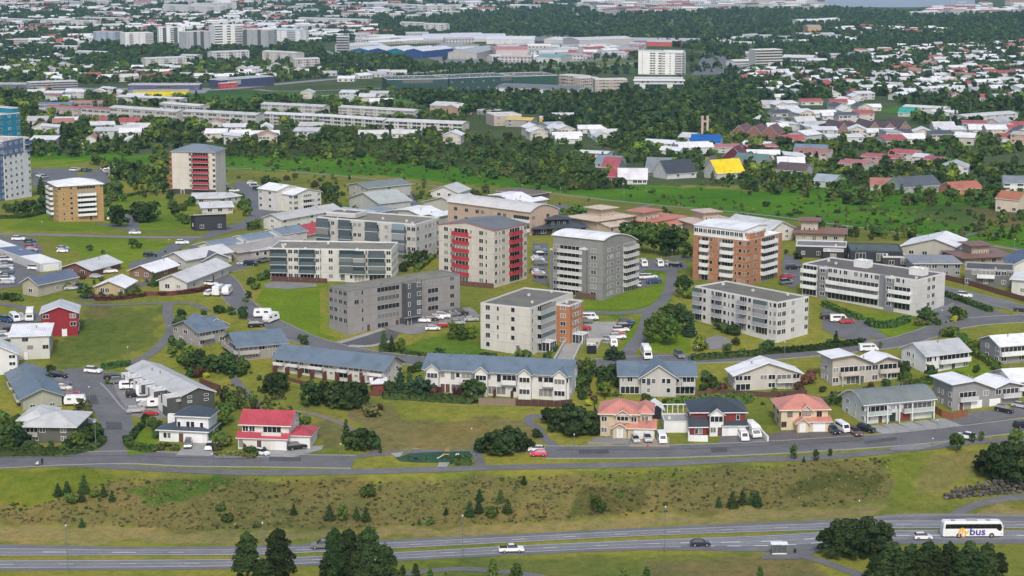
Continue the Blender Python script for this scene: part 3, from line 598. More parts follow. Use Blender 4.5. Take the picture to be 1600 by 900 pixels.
def fence(px, h, col, label, name='fence', cat='fence', board=1.9, t=.06, solid=False):
    """fence of panels along photo points, panel by panel"""
    pts = resample([P(x, y).to_2d() for x, y in px], board); A = P(*px[0]); e = bpy.data.objects.new(name, None); COL.objects.link(e); e.location = A
    m = M('wall', col); pn = MB(); pn.box(0, -t / 2, -.3, 1, t / 2, 1, m); pme = pn.mesh('panel'); po = MB(); po.box(-.06, -.06, -.3, .06, .06, 1.05, m); pom = po.mesh('post')
    for a, b in zip(pts, pts[1:]):
        d = b - a; z = (H(a.x, a.y) + H(b.x, b.y)) / 2 - A.z; rz = math.atan2(d.y, d.x)
        obj('panel', pme, e, (a.x - A.x, a.y - A.y, z), rz, (d.length + (.01 if solid else -.12), 1, h))
        if not solid: obj('post', pom, e, (a.x - A.x, a.y - A.y, H(a.x, a.y) - A.z), rz, (1, 1, h))
    return tag(e, label, cat)
def lamp(px, py, hp, label=None, arm=False):
    p = P(px, py); h = hp * math.hypot(p.y, CAMZ - p.z) / FPX; e = bpy.data.objects.new('street_lamp', None); COL.objects.link(e); e.location = p
    m = M('metal', (.30, .31, .32)); mb = MB(); mb.cyl((0, 0, -.3), .09, 'z', h + .3, 6, m, .055); obj('pole', mb, e)
    mb = MB(); mb.box(-.12, -.35, h, .12, .35, h + .12, M('trim', (.8, .8, .8))); mb.box(-.1, -.3, h - .03, .1, .3, h - .002, M('trim', (.85, .85, .8))); obj('lamp_head', mb, e)
    return tag(e, label or 'grey street lamp', 'street lamp', 'street lamps', None if label else (px, py))
# ------------------------------------------------------------ the ground: one sheet, ground cover by place
GR = (.195, .205, .040); GRB = (.145, .21, .022); HEATH = (.158, .142, .050); DRY = (.24, .205, .08); VAL = (.07, .175, .014); FAR = (.075, .105, .05); OLIVE = (.165, .175, .038); TOWN = (.12, .13, .09); SCR = (.05, .085, .03)
ZONES = [
 ([(-900, -20), (2500, -20), (2500, 305), (1000, 290), (700, 246), (-900, 250)], FAR),
 ([(-900, 100), (760, 112), (1000, 210), (-900, 210)], (.075, .10, .045)),
 ([(-900, 225), (0, 235), (330, 245), (545, 232), (700, 244), (800, 262), (1000, 287), (1180, 300), (1300, 290), (1600, 300), (2500, 310), (2500, 420), (1600, 388), (1300, 352), (1050, 322), (860, 300), (600, 276), (340, 262), (0, 250), (-900, 240)], VAL),
 ([(340, 262), (600, 278), (860, 303), (1060, 326), (1300, 357), (1600, 392), (1600, 420), (1300, 380), (1000, 345), (780, 322), (520, 292), (340, 278)], OLIVE),
 ([(0, 245), (120, 250), (130, 262), (0, 262)], GRB), ([(130, 300), (262, 310), (300, 330), (300, 358), (215, 362), (170, 345)], GRB), ([(10, 340), (90, 310), (100, 345), (190, 352), (190, 362), (0, 362)], GRB), ([(95, 370), (240, 372), (300, 385), (220, 420), (140, 415)], GRB),
 ([(1240, 340), (1400, 320), (1450, 350), (1600, 355), (1600, 330), (1500, 318)], (.07, .12, .03)),
 ([(1500, 322), (1600, 330), (1600, 355), (1540, 352)], (.13, .12, .05)),
 ([(1370, 172), (1440, 158), (1500, 175), (1600, 158), (1600, 175), (1500, 195), (1400, 180)], (.07, .16, .03)), ([(1400, 225), (1500, 222), (1520, 232), (1410, 238)], (.09, .17, .03)),
 ([(240, 144), (420, 145), (560, 150), (560, 160), (280, 156)], (.05, .13, .03)), ([(560, 150), (640, 150), (640, 163), (560, 163)], (.09, .2, .04)),
 ([(900, 95), (1000, 92), (1000, 105), (800, 112), (800, 105)], (.13, .16, .06)), ([(1100, 70), (1140, 68), (1150, 78), (1100, 84)], (.12, .17, .05)), ([(930, 20), (1300, 20), (1330, 32), (930, 44)], (.13, .13, .06)), ([(1360, 40), (1480, 36), (1500, 52), (1350, 52)], (.10, .16, .05)), ([(1310, 72), (1355, 70), (1365, 100), (1330, 112)], (.13, .16, .07)),
 ([(630, 120), (820, 118), (800, 128), (600, 132)], (.14, .12, .06)), ([(990, 178), (1060, 176), (1060, 190), (990, 192)], (.09, .17, .03)),
 ([(130, 485), (250, 478), (262, 500), (235, 540), (100, 582), (60, 570), (110, 520)], (.13, .155, .035)), ([(130, 475), (190, 472), (150, 500), (130, 505)], HEATH),
 ([(400, 435), (500, 440), (500, 525), (440, 505), (405, 460)], GRB), ([(400, 460), (500, 455), (495, 480), (405, 490)], (.17, .15, .06)),
 ([(895, 465), (985, 420), (1050, 420), (1050, 470), (960, 500), (900, 492)], (.095, .18, .018)), ([(620, 545), (750, 505), (750, 558), (700, 560)], (.10, .17, .022)),
 ([(520, 630), (690, 618), (740, 640), (860, 640), (835, 665), (830, 690), (740, 705), (590, 705), (540, 650)], (.165, .15, .06)), ([(600, 622), (900, 640), (850, 655), (640, 655)], GR), ([(660, 660), (770, 655), (780, 680), (650, 685)], HEATH), ([(500, 660), (535, 650), (545, 700), (500, 702)], (.15, .145, .055)),
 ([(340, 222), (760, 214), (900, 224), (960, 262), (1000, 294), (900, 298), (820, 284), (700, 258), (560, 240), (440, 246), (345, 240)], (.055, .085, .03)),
 # the bank
 ([(-300, 727), (0, 730), (400, 747), (600, 750), (900, 740), (1200, 727), (1400, 712), (1530, 706), (1900, 720), (1900, 830), (1480, 800), (1200, 812), (800, 835), (400, 850), (0, 850), (-300, 850)], OLIVE),
 ([(-300, 730), (0, 733), (150, 735), (240, 760), (120, 785), (-300, 792)], (.12, .155, .022)),
 ([(-300, 790), (60, 788), (130, 770), (180, 748), (420, 750), (620, 752), (900, 742), (1220, 727), (1390, 713), (1396, 760), (1380, 785), (1200, 795), (1000, 803), (780, 819), (500, 826), (300, 829), (120, 818), (-300, 812)], HEATH),
 ([(200, 760), (330, 745), (350, 765), (230, 790)], (.07, .125, .022)), ([(400, 752), (600, 750), (580, 762), (420, 760)], (.15, .13, .04)), ([(900, 742), (1100, 735), (1050, 752), (920, 756)], (.13, .15, .03)), ([(900, 765), (1000, 760), (1000, 800), (900, 805)], (.09, .095, .03)), ([(1250, 745), (1390, 740), (1360, 770), (1230, 770)], (.10, .10, .03)),
 ([(1392, 712), (1450, 708), (1440, 760), (1430, 790), (1380, 790), (1400, 760)], (.14, .165, .03)), ([(1440, 712), (1530, 708), (1530, 740), (1450, 770)], (.15, .15, .05)),
 ([(-300, 815), (120, 820), (300, 832), (500, 829), (780, 822), (1000, 807), (1200, 797), (1380, 790), (1360, 806), (1200, 814), (800, 834), (400, 848), (0, 848), (-300, 846)], DRY),
 ([(700, 875), (1000, 870), (1200, 862), (1200, 900), (700, 930)], (.14, .16, .04)), ([(1000, 880), (1280, 868), (1300, 930), (1000, 930)], (.15, .135, .055)),
 ([(1480, 812), (1600, 815), (1600, 800), (1560, 790)], DRY),
]
def terrain():
    ys = [-600, -300, -100, 50, 150, 250, 310, 340, 358]; y = 366.0
    while y < 520: ys.append(y); y += 1.5
    while y < 9500: ys.append(y); y *= 1.0042
    ys += [12000, 20000, 40000]; ys = np.array(ys, float)
    us = np.concatenate([[-4, -2, -1, -.6, -.42], np.linspace(-.33, .33, 261), [.42, .6, 1, 2, 4]])
    Y = np.repeat(ys, len(us)); X = np.tile(us, len(ys)) * np.maximum(Y, 380); Z = HV(X, Y)
    n, m = len(ys), len(us); i = np.arange((n - 1) * (m - 1)); a = (i // (m - 1)) * m + i % (m - 1)
    F = np.stack([a, a + 1, a + m + 1, a + m], 1)
    me = bpy.data.meshes.new('ground'); me.from_pydata(np.stack([X, Y, Z], 1).tolist(), [], F.tolist())
    # ground cover by place: the polygons above are taken to the ground first, then painted by world position
    g = np.random.default_rng(5); C = np.tile(np.array(GR), (len(X), 1)); C[Y < 0] = DRY
    wob = 2.2 * np.sin(X * .21 + Y * .13) + 1.6 * np.sin(X * .47 - Y * .31) ; wx = X + wob * np.clip(Y / 700, .5, 3); wy = Y + (wob * .8 + 1.2 * np.sin(X * .33)) * np.clip(Y / 700, .5, 3)
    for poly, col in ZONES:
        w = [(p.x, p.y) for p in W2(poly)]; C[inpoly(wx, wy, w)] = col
    C = C * (1 + .16 * np.sin(X * .05 + 2 * np.sin(Y * .031))[:, None] * np.array([1, .6, .5]))
    C = C * (1 + .10 * (g.random((len(X), 1)) - .5))
    at = me.color_attributes.new('cover', 'FLOAT_COLOR', 'POINT'); at.data.foreach_set('color', np.column_stack([np.clip(C, 0, 1), np.ones(len(C))]).astype(np.float32).ravel())
    m_, nn, l, b = newmat('ground_cover'); a = N(nn, 'ShaderNodeVertexColor'); a.layer_name = 'cover'
    def layer(prev, ramp, scale, rough=.75):
        o, _ = noisecol(nn, l, ramp, scale, 'World', rough=rough, detail=8); mx = N(nn, 'ShaderNodeMix', data_type='RGBA', blend_type='MULTIPLY'); mx.inputs[0].default_value = 1; l.new(prev, mx.inputs[6]); l.new(o, mx.inputs[7]); return mx.outputs[2]
    c = layer(a.outputs['Color'], [(.28, (.55, .72, .6)), (.45, (.9, .95, .9)), (.58, (1.08, 1.0, 1.0)), (.75, (1.4, 1.15, 1.3))], .045)
    c = layer(c, [(.3, (.62, .7, .62)), (.5, (1, 1, 1)), (.72, (1.35, 1.22, 1.25))], .42)
    c = layer(c, [(.3, (.7, .75, .7)), (.7, (1.25, 1.2, 1.2))], 2.2)
    l.new(c, b.inputs[0]); b.inputs['Roughness'].default_value = 1; b.inputs['Specular IOR Level'].default_value = .03
    me.materials.append(m_); me.polygons.foreach_set('use_smooth', [True] * len(me.polygons)); me.update(); o = struct(obj('ground', me)); return o
terrain()
sea = MB(); k = 60000
m_, nn, l, b = newmat('sea_water'); b.inputs[0].default_value = (.26, .30, .34, 1); b.inputs['Roughness'].default_value = .55; b.inputs['Specular IOR Level'].default_value = .6
sea.face([(-k, 2000, -100.3), (k, 2000, -100.3), (k, k, -100.3), (-k, k, -100.3)], m_); struct(obj('sea', sea))
ASP = M('asphalt', (.145, .144, .15)); ASPL = M('asphalt', (.27, .275, .29)); PATHM = M('asphalt', (.15, .148, .152)); CONC = M('asphalt', (.30, .30, .29)); PAVE = M('asphalt', (.22, .215, .215)); KERB = M('trim', (.28, .28, .27)); LINE = M('line', (.72, .72, .70)); DIRT = M('asphalt', (.20, .17, .13)); PALE = M('asphalt', (.33, .32, .30))
G1 = M('grass', (.14, .21, .018)); G2 = M('grass', (.19, .205, .035)); G3 = M('grass', (.08, .15, .03))
# highway: far carriageway, near carriageway, worn lanes, white edge and lane lines
UP = [(-260, 851, 870), (0, 851, 869), (200, 855, 868), (400, 853, 867), (600, 844, 858), (800, 835, 848), (1000, 825, 838), (1200, 816, 831), (1300, 812, 828), (1400, 807, 826), (1500, 808, 826), (1620, 809, 826), (1900, 812, 830)]
DN = [(-260, 878, 896), (0, 876, 892), (200, 875, 891), (400, 873, 888), (600, 864, 878), (800, 853, 868), (1000, 844, 860), (1200, 836, 862), (1300, 830, 856), (1400, 828, 851), (1620, 829, 850), (1900, 833, 855)]
band('road', UP, M('asphalt', (.16, .16, .168))); band('road', DN, M('asphalt', (.16, .16, .168)))
def inter(rows, f0, f1): return [(x, a + (b - a) * f0, a + (b - a) * f1) for x, a, b in rows]
for rows, (f0, f1) in ((UP, (.42, .92)), (DN, (.12, .66))): band('road_lane', inter(rows, f0, f1), ASPL, .075)
def wear(rows, f, w):
    c = resample([P(x, a + (b - a) * f).to_2d() for x, a, b in rows], 3); strip_world('tyre_track', c, w, M('asphalt', (.19, .19, .198)), .085)
for f in (.50, .60, .76, .86): wear(UP, f, .55)
for f in (.20, .30, .48, .58): wear(DN, f, .55)
for px in ([(420, 714), (470, 715), (470, 721), (420, 720)], [(905, 703), (950, 703), (952, 709), (905, 709)], [(1110, 700), (1135, 699), (1137, 707), (1112, 708)], [(120, 620), (150, 618), (155, 632), (128, 634)], [(165, 660), (190, 660), (192, 672), (166, 672)], [(560, 549), (600, 556), (600, 559), (558, 552)], [(1110, 558), (1150, 556), (1150, 560), (1110, 562)], [(1350, 690), (1400, 684), (1402, 688), (1352, 694)], [(405, 300), (414, 312), (409, 314), (402, 303)]): sheet('asphalt_patch', px, M('asphalt', (.085, .085, .09)), .112, 0, 2)
for px in ([(0, 716), (110, 713.5), (200, 712.5), (300, 716), (400, 717)], [(870, 703), (1000, 703), (1100, 701), (1200, 697)], [(1220, 699), (1300, 692), (1400, 684)]): strip('road_seam', px, .18, M('asphalt', (.06, .06, .065)), .115)
def lineat(rows, f, w, dash=None, x0=-200, x1=1800, name='lane_line'):
    pts = [(x, a + (b - a) * f) for x, a, b in rows]; c = resample([P(*p).to_2d() for p in smooth(pts, 4)], 1.5); c = [p for p in c if x0 <= PX(p.x, p.y, 2)[0] <= x1]
    if not dash: strip_world(name, c, w, LINE, .1); return
    o, g = dash; q = int(o / 1.5); r = int((o + g) / 1.5)
    for i in range(0, len(c) - q, r): strip_world(name, c[i:i + q + 1], w, LINE, .1)
lineat(UP, .66, .3, (4.5, 9), 60, 260); lineat(UP, .66, .16, (3, 9), 260, 1700); lineat(UP, .96, .15); lineat(UP, .38, .13)
lineat(DN, .07, .15); lineat(DN, .40, .16, (3, 9), -100, 1060); lineat(DN, .40, .3, (4.5, 4.5), 1060, 1640); lineat(DN, .72, .15, None, -200, 1070); lineat(DN, .66, .3, (3, 3), 1090, 1330)
band('road', [(1365, 808, 811), (1400, 804, 809), (1500, 803, 807), (1620, 805, 809), (1800, 808, 812)], PAVE, .09)
strip('path', [(1484, 812), (1500, 800), (1530, 788), (1570, 780), (1620, 776), (1700, 772)], 3.0, PATHM)
sheet('pavement', [(1190, 866), (1235, 862), (1300, 856), (1262, 868), (1250, 874), (1190, 874)], PATHM, .07)
strip('path', [(1252, 868), (1285, 878), (1320, 890), (1360, 905)], 2.8, PATHM); strip('path', [(560, 905), (700, 890), (780, 893), (830, 899), (870, 908)], 2.6, PATHM)
# paths and street along the crest
strip('path', [(-120, 735), (-40, 732), (30, 728), (110, 726), (190, 730), (280, 735), (400, 739), (520, 738), (640, 735), (800, 730), (1000, 726), (1150, 719), (1240, 716.5), (1330, 711), (1400, 704), (1450, 699.5), (1485, 695), (1540, 690), (1640, 684), (1760, 678)], 3.2, PATHM, .08)
street = [(-140, 724), (0, 722), (110, 717), (210, 715), (300, 719), (400, 720), (480, 721), (552, 722)]
strip('street', street, 9.0, ASP, .07, KERB)
strip('street', [(852, 707), (1000, 706.5), (1100, 704), (1200, 700), (1300, 694), (1400, 687), (1470, 680), (1540, 672), (1640, 660), (1800, 645)], 9.0, ASP, .07, KERB)
strip('path', [(552, 714), (640, 706), (740, 706), (860, 701), (850, 685), (840, 670), (826, 658), (832, 650), (850, 652)], 2.6, PATHM, .075)
strip('path', [(740, 706), (748, 716), (752, 731)], 2.4, PATHM, .078); strip('path', [(590, 706), (570, 690), (540, 665), (500, 650), (470, 643)], 2.2, DIRT, .07)
sheet('pavement', [(1395, 697), (1460, 694), (1492, 689), (1440, 702), (1390, 704)], PAVE, .085)
# side street on the left with its turning area and parking bays
sheet('street', [(150, 712), (160, 680), (150, 650), (128, 620), (100, 595), (96, 583), (150, 578), (172, 590), (185, 620), (205, 650), (208, 670), (196, 688), (200, 706), (240, 714)], ASP, .085, 3)
sheet('pavement', [(157, 598), (200, 590), (215, 605), (285, 640), (250, 655), (207, 650), (180, 625)], PAVE, .07, 2)
strip('kerb', [(157, 599), (170, 612), (186, 632), (203, 648)], .5, KERB, .14)
sheet('driveway', [(275, 712), (290, 693), (326, 693), (342, 690), (330, 713)], CONC, .1); sheet('driveway', [(400, 715), (412, 702), (455, 698), (505, 697), (503, 703), (455, 716)], CONC, .1)
sheet('garden_path', [(335, 712), (380, 712), (400, 716), (335, 716)], PAVE, .1)
sheet('car_park', [(-60, 500), (-60, 560), (0, 548), (10, 530), (40, 515), (62, 498), (60, 488), (20, 492)], ASP, .07)
strip('path', [(-60, 474), (0, 475), (30, 480), (55, 492), (62, 502)], 3.0, PATHM); strip('path', [(115, 476), (160, 477), (215, 475), (262, 474), (300, 475), (325, 486)], 2.2, PATHM); strip('path', [(263, 474), (262, 490), (268, 515), (255, 535), (235, 553), (205, 567), (150, 576), (100, 580)], 3.0, PATHM)
strip('path', [(410, 640), (392, 622), (376, 606), (365, 590)], 2.5, PATHM)
# playground
sheet('playground_surface', [(618, 716), (640, 709), (680, 706.5), (733, 705.5), (738, 712), (737, 722), (700, 723), (650, 723), (625, 721)], M('grass', (.04, .10, .06)), .09)
sheet('pavement', [(610, 709), (630, 707), (625, 714), (619, 715)], PALE, .1); sheet('pavement', [(686, 723), (703, 723), (698, 730), (683, 730)], PALE, .1)
# ring street and the streets off it
ring = [(330, 425), (352, 440), (368, 465), (396, 490), (440, 514), (490, 535), (560, 552), (640, 563), (720, 570), (800, 573), (880, 572), (950, 567), (1010, 563), (1100, 561), (1200, 556), (1300, 547), (1390, 537), (1440, 524), (1490, 508), (1560, 500), (1640, 498), (1720, 505)]
strip('street', ring, 7.5, ASP, .08, KERB)
strip('street', [(330, 425), (365, 420), (400, 405), (425, 390), (440, 370)], 6.5, ASP, .09, KERB); strip('street', [(130, 470), (180, 452), (240, 440), (225, 424), (215, 412), (240, 404), (262, 392), (300, 372)], 6.0, ASP, .075)
strip('street', [(1350, 440), (1420, 446), (1475, 453), (1540, 468), (1600, 484), (1700, 515)], 7.0, M('asphalt', (.17, .172, .18)), .09, KERB)
sheet('street', [(1475, 458), (1530, 478), (1600, 500), (1560, 505), (1500, 508), (1470, 500), (1455, 478)], ASP, .1, 3)
strip('street', [(1452, 505), (1490, 490), (1540, 478), (1600, 482)], 6, ASP, .095)
strip('path', [(905, 487), (960, 490), (1000, 486), (1022, 480), (1040, 465), (1048, 445), (1050, 425), (1052, 412)], 3.6, PATHM, .09); strip('path', [(1018, 482), (1012, 500), (1002, 525), (985, 545), (978, 562)], 4.2, PATHM, .095)
sheet('car_park', [(996, 405), (1070, 408), (1075, 420), (1040, 425), (1010, 422), (1000, 428), (1032, 432), (1036, 441), (1000, 452), (990, 450), (994, 425)], ASP, .08)
sheet('car_park', [(600, 515), (640, 500), (660, 490), (735, 480), (752, 495), (710, 503), (690, 508), (655, 522), (640, 523)], PAVE, .09)
sheet('driveway', [(528, 535), (600, 512), (625, 520), (618, 530), (592, 540), (560, 545)], M('asphalt', (.10, .10, .105)), .1); strip('path', [(529, 536), (560, 527), (600, 514)], 2, PALE, .12); strip('path', [(545, 541), (580, 541), (615, 533)], 2, PALE, .12)
sheet('car_park', [(900, 503), (968, 503), (985, 510), (975, 525), (960, 540), (940, 535), (905, 530), (880, 532), (895, 515)], PALE, .09)
sheet('driveway', [(868, 565), (889, 527), (912, 530), (896, 566)], PALE, .13)
sheet('car_park', [(1020, 553), (1070, 553), (1078, 561), (1020, 563)], ASP, .1); sheet('playground_surface', [(1100, 530), (1120, 524), (1140, 530), (1145, 543), (1110, 547)], PAVE, .08)
sheet('car_park', [(1285, 480), (1345, 495), (1375, 520), (1345, 540), (1300, 522), (1285, 515)], ASP, .09); strip('path', [(1345, 505), (1360, 517), (1380, 530)], 4, ASP, .1)
sheet('car_park', [(1225, 398), (1250, 400), (1252, 440), (1240, 450), (1222, 445)], ASP, .09); strip('street', [(1040, 402), (1080, 404), (1120, 410)], 5, ASP, .09); strip('street', [(1218, 415), (1260, 417), (1300, 414)], 5, ASP, .09)
sheet('car_park', [(833, 420), (856, 422), (856, 446), (832, 440)], ASP, .09); sheet('car_park', [(832, 380), (856, 380), (856, 420), (834, 420)], ASP, .085)
sheet('pavement', [(412, 444), (430, 440), (492, 443), (497, 448), (450, 452), (415, 450)], PAVE, .08)
# upper streets
strip('street', [(-100, 366), (0, 366), (80, 367), (180, 370), (260, 371), (318, 371)], 6.5, M('asphalt', (.21, .21, .21)), .07)
sheet('street', [(365, 283), (390, 285), (402, 300), (418, 320), (412, 342), (395, 355), (360, 363), (330, 372), (315, 374), (330, 360), (370, 350), (390, 335), (383, 310), (370, 297)], ASP, .09, 2)
sheet('street', [(194, 328), (212, 328), (220, 365), (203, 365), (196, 350)], ASP, .08); sheet('car_park', [(140, 348), (190, 352), (205, 362), (160, 352)], ASP, .075)
sheet('car_park', [(50, 264), (110, 262), (125, 275), (160, 262), (183, 275), (180, 292), (90, 295), (52, 292)], ASP, .08)
sheet('car_park', [(0, 370), (55, 372), (68, 395), (70, 420), (30, 448), (0, 452), (-70, 452), (-70, 370)], ASP, .08)
sheet('street', [(614, 298), (640, 296), (655, 318), (640, 335), (600, 345), (575, 350), (600, 330), (622, 315)], ASP, .08, 2); sheet('street', [(830, 322), (885, 320), (882, 330), (860, 345), (835, 352)], ASP, .08, 2)
sheet('street', [(402, 305), (440, 310), (440, 330), (415, 345), (400, 345)], ASP, .08)
strip('path', [(330, 262), (420, 265), (500, 272), (575, 279), (700, 293), (850, 302), (950, 313), (1020, 320), (1100, 327), (1200, 337), (1300, 350), (1400, 363), (1500, 377), (1620, 395), (1700, 408)], 2.6, M('asphalt', (.24, .235, .23)), .07); strip('path', [(975, 330), (1010, 322), (1020, 320)], 2, M('asphalt', (.24, .235, .23)), .07); strip('path', [(330, 262), (250, 258), (190, 262), (120, 263)], 2.4, M('asphalt', (.24, .235, .23)), .07)
strip('path', [(1490, 375), (1520, 365), (1545, 360)], 3, PATHM, .07)
# far roads
FR = M('asphalt', (.26, .26, .265))
for pts, w in (([(-50, 128), (120, 138), (200, 142), (330, 141), (420, 133), (520, 124), (620, 117), (700, 110), (790, 104), (900, 106), (1000, 98), (1080, 88), (1130, 82), (1150, 76), (1120, 70), (1080, 66)], 16), ([(-50, 118), (80, 120), (160, 115), (400, 122), (520, 118), (640, 112)], 8), ([(525, 88), (500, 78), (488, 84), (500, 95), (530, 100)], 12), ([(888, -2), (893, 14), (908, 30), (940, 40), (985, 50), (1010, 58)], 16), ([(896, -2), (902, 12), (918, 28), (950, 38)], 10), ([(960, 38), (1060, 30), (1200, 22), (1290, 22)], 9), ([(1085, 60), (1200, 62), (1330, 65)], 10), ([(1335, 72), (1325, 85), (1350, 95), (1362, 103), (1345, 114)], 12), ([(1430, 163), (1480, 168), (1530, 175), (1560, 182)], 7), ([(400, 140), (450, 143), (600, 138), (680, 133), (690, 150), (560, 148), (470, 152)], 9)):
    strip('road', pts, w, FR, .2)
sheet('car_park', [(150, 138), (330, 138), (320, 146), (150, 146)], FR, .18, step=20); sheet('car_park', [(660, 88), (790, 80), (960, 76), (1000, 82), (985, 92), (830, 100), (700, 102)], M('asphalt', (.2, .2, .2)), .18, step=20); sheet('car_park', [(1100, 85), (1180, 92), (1150, 115), (1080, 118)], M('asphalt', (.15, .15, .16)), .18, step=20); sheet('car_park', [(730, 55), (1000, 55), (1000, 62), (730, 66)], M('asphalt', (.2, .2, .2)), .18, step=20)
sheet('pitch', [(420, 143), (620, 152), (560, 160), (420, 156)], G3, .18, step=20)
# lawns with their own edges
sheet('lawn', [(55, 360), (12, 357), (60, 335), (88, 318), (92, 346), (160, 348), (185, 357), (170, 361)], G1, .05); sheet('lawn', [(200, 712), (199, 690), (210, 668), (240, 680), (245, 694), (240, 706)], G1, .1)
sheet('lawn', [(897, 470), (985, 455), (1040, 424), (1046, 432), (1040, 455), (1020, 473), (990, 484), (900, 483)], G1, .05); sheet('lawn', [(985, 503), (1012, 490), (1005, 510), (985, 535), (968, 560), (935, 558), (950, 545), (972, 540)], G1, .05)
sheet('lawn', [(1290, 482), (1340, 488), (1440, 500), (1470, 505), (1430, 524), (1400, 530), (1365, 518), (1340, 500)], G1, .05); sheet('lawn', [(1525, 515), (1560, 505), (1620, 503), (1620, 515), (1560, 525)], G2, .05); sheet('lawn', [(1455, 590), (1515, 565), (1560, 583), (1465, 597)], G1, .05)
sheet('lawn', [(1478, 460), (1520, 475), (1555, 488), (1530, 490), (1490, 475)], G1, .05); sheet('lawn', [(1478, 448), (1600, 478), (1600, 470), (1500, 447)], G2, .05)
sheet('lawn', [(500, 455), (500, 520), (532, 530), (520, 532), (470, 520), (438, 505), (400, 470), (410, 452)], G1, .05); sheet('lawn', [(1012, 545), (1020, 512), (1075, 512), (1080, 550), (1060, 555)], G1, .05)
# ------------------------------------------------------------ the apartment blocks of the hill
GB_ = (.085, .115, .13)
e, L, D, h = bld('long slate grey four-storey block with dark stair tower and mossy roof beside its car park', (544, 524), (719, 487), 454, ('L', 501, 516), (.29, .275, .265), MOSS, 'flat', name='apartment_block', cat='apartment block', group='apartment blocks on the hill', nf=5, fas=(.2, .2, .2),
  F=['..nd.ss.dkkk..ss....', '..n..ssss.kkk.ss..w.', '..n..ssss.kkk.ss..w.', '.wn..ssss.kkk.ss..w.', '.wn..ssss.kkk.ss..w.'], L_=['....', 'wwww', 'wwww', 'wwww', 'wwww'], acc=(.07, .075, .085), wf=(.35, .36, .37))
x = L * .47; vol(e, x, -2.4, L * .13, 2.6, 0, h + .3, (.085, .09, .10), MOSS, 'flat', nf=5, F=['d..', 'n.w', 'n.w', 'n.w', 'n.w'], fas=(.2, .2, .2), wname='stair_tower')
box_part(e, 'canopy', L * .44, -3.4, 2.9, L * .6, -2.5, 3.1, M('trim', (.2, .2, .2)))
e, L, D, h = bld('long cream four-storey block with slate blue glazed balconies left of the red-balconied tower', (423, 437), (612, 442), 390, 15, OFFW, MOSS, 'flat', name='apartment_block', cat='apartment block', group='apartment blocks on the hill', nf=4, bal=GB_, glz=(.05, .07, .08),
  F='BBBwwBBBw.w.BBBwwBBBw', R='wwnw', wf=(.6, .6, .58))
for k in (.245, .62): vol(e, L * k, -.9, L * .17, .9, 0, h, OFFW, MOSS, 'flat', nf=4, wname='projecting_bay', F='BBBw' if k < .5 else '.wBBB', bal=GB_, glz=(.05, .07, .08))
e, L, D, h = bld('pale four-storey block with grey balconies standing behind the cream block, stepped mossy roof', (497, 400), (650, 412), 350, 17, (.5, .49, .46), MOSS, 'flat', name='apartment_block', cat='apartment block', group='apartment blocks on the hill', nf=4, bal=GB_, F='BBBw.BBBww.BBB.w.BBBwW', R='w.wWnw', wf=(.5, .5, .5))
vol(e, 2, 2.5, L * .3, 8, h, h + 1.6, (.5, .49, .46), GRAVEL, 'flat', nf=1, wname='roof_terrace_house')
e, L, D, h = bld('tall beige seven-storey tower with bright red curved balconies and low gabled roof', (686, 436), (772, 450), 361, ('R', 834, 437), (.56, .52, .46), (.16, .17, .175), 'gy', 1.6, name='apartment_tower', cat='apartment tower', group='apartment towers on the hill', nf=7, ov=.2, bal=(.40, .04, .055), fas=(.45, .10, .10),
  F='.Wnbbbn.Wn.', R='wnw.bbbnw', wf=(.65, .65, .62))
vol(e, L * .34, -1.3, L * .26, 1.3, 0, h - 2.6, (.56, .52, .46), ROOFD, 'flat', nf=6, F='v', bal=(.40, .04, .055), wname='balcony_stack', fas=(.5, .06, .07))
fence([(668, 440), (700, 445), (772, 451)], 1.6, (.13, .07, .05), 'brown board fence along the foot of the red-balconied tower')
e, L, D, h = bld('grey seven-storey tower under a vaulted white roof with white balconies', (864, 458), (942, 470), 388, 19.5, (.25, .25, .24), ROOFW, 'Ax', 3.3, name='apartment_tower', cat='apartment tower', group='apartment towers on the hill', nf=7, ov=.4, bal=(.52, .51, .50), fas=(.75, .75, .75), F='Wbbbb.W.', R='.nw.w.bbbb', wf=(.6, .6, .6))
vol(e, -2.2, 1.5, 2.2, 12, 0, h * .86, (.21, .21, .205), GRAVEL, 'flat', nf=6, F='.', L_='w.w.w', wname='side_wing')
vol(e, L * .56, -1.2, L * .14, 1.2, 0, h - .5, (.2, .2, .2), GRAVEL, 'flat', nf=7, F='.', wname='projecting_bay')
e, L, D, h = bld('tall brick-orange tower with white balconies and white top storey', (1082, 436), (1165, 448), 376, ('R', 1222, 431), (.40, .185, .10), ROOFW, 'flat', name='apartment_tower', cat='apartment tower', group='apartment towers on the hill', nf=6, bal=(.72, .72, .70), par=.1, F='.nbbw.wbbbnwn', R='w.w.bbbbw.', wf=(.5, .45, .4), acc=(.5, .5, .48))
vol(e, .2, .2, L * .92, D - 7, h, h + 2.9, (.72, .72, .70), ROOFW, 'Hx', .8, nf=1, F='WWWWWWWWWWW', R='w..w', ov=.3, wname='top_storey', wf=(.8, .8, .8))
vol(e, L * .86, 2, L * .14, D * .4, h, h + 2.4, (.40, .185, .10), ROOFW, 'flat', nf=1, R='w', wname='stair_head')
e, L, D, h = bld('long white four-storey block with continuous balconies and grey stair bays', (1253, 460), (1431, 494), 437, 15.5, (.60, .59, .57), (.13, .12, .11), 'flat', name='apartment_block', cat='apartment block', group='apartment blocks on the hill', nf=4, bal=(.75, .75, .74), acc=(.22, .225, .24), wf=(.6, .6, .6),
  F=['bbbkkvvvvvvvvvvkkvvvv.', 'bbbkkbbbbbbbbbbkkbbbb.', 'bbbkkbbbbbbbbbbkkbbbb.', 'bbbkkwwnw.wnwnWkkwwn..'], R='..ww..')
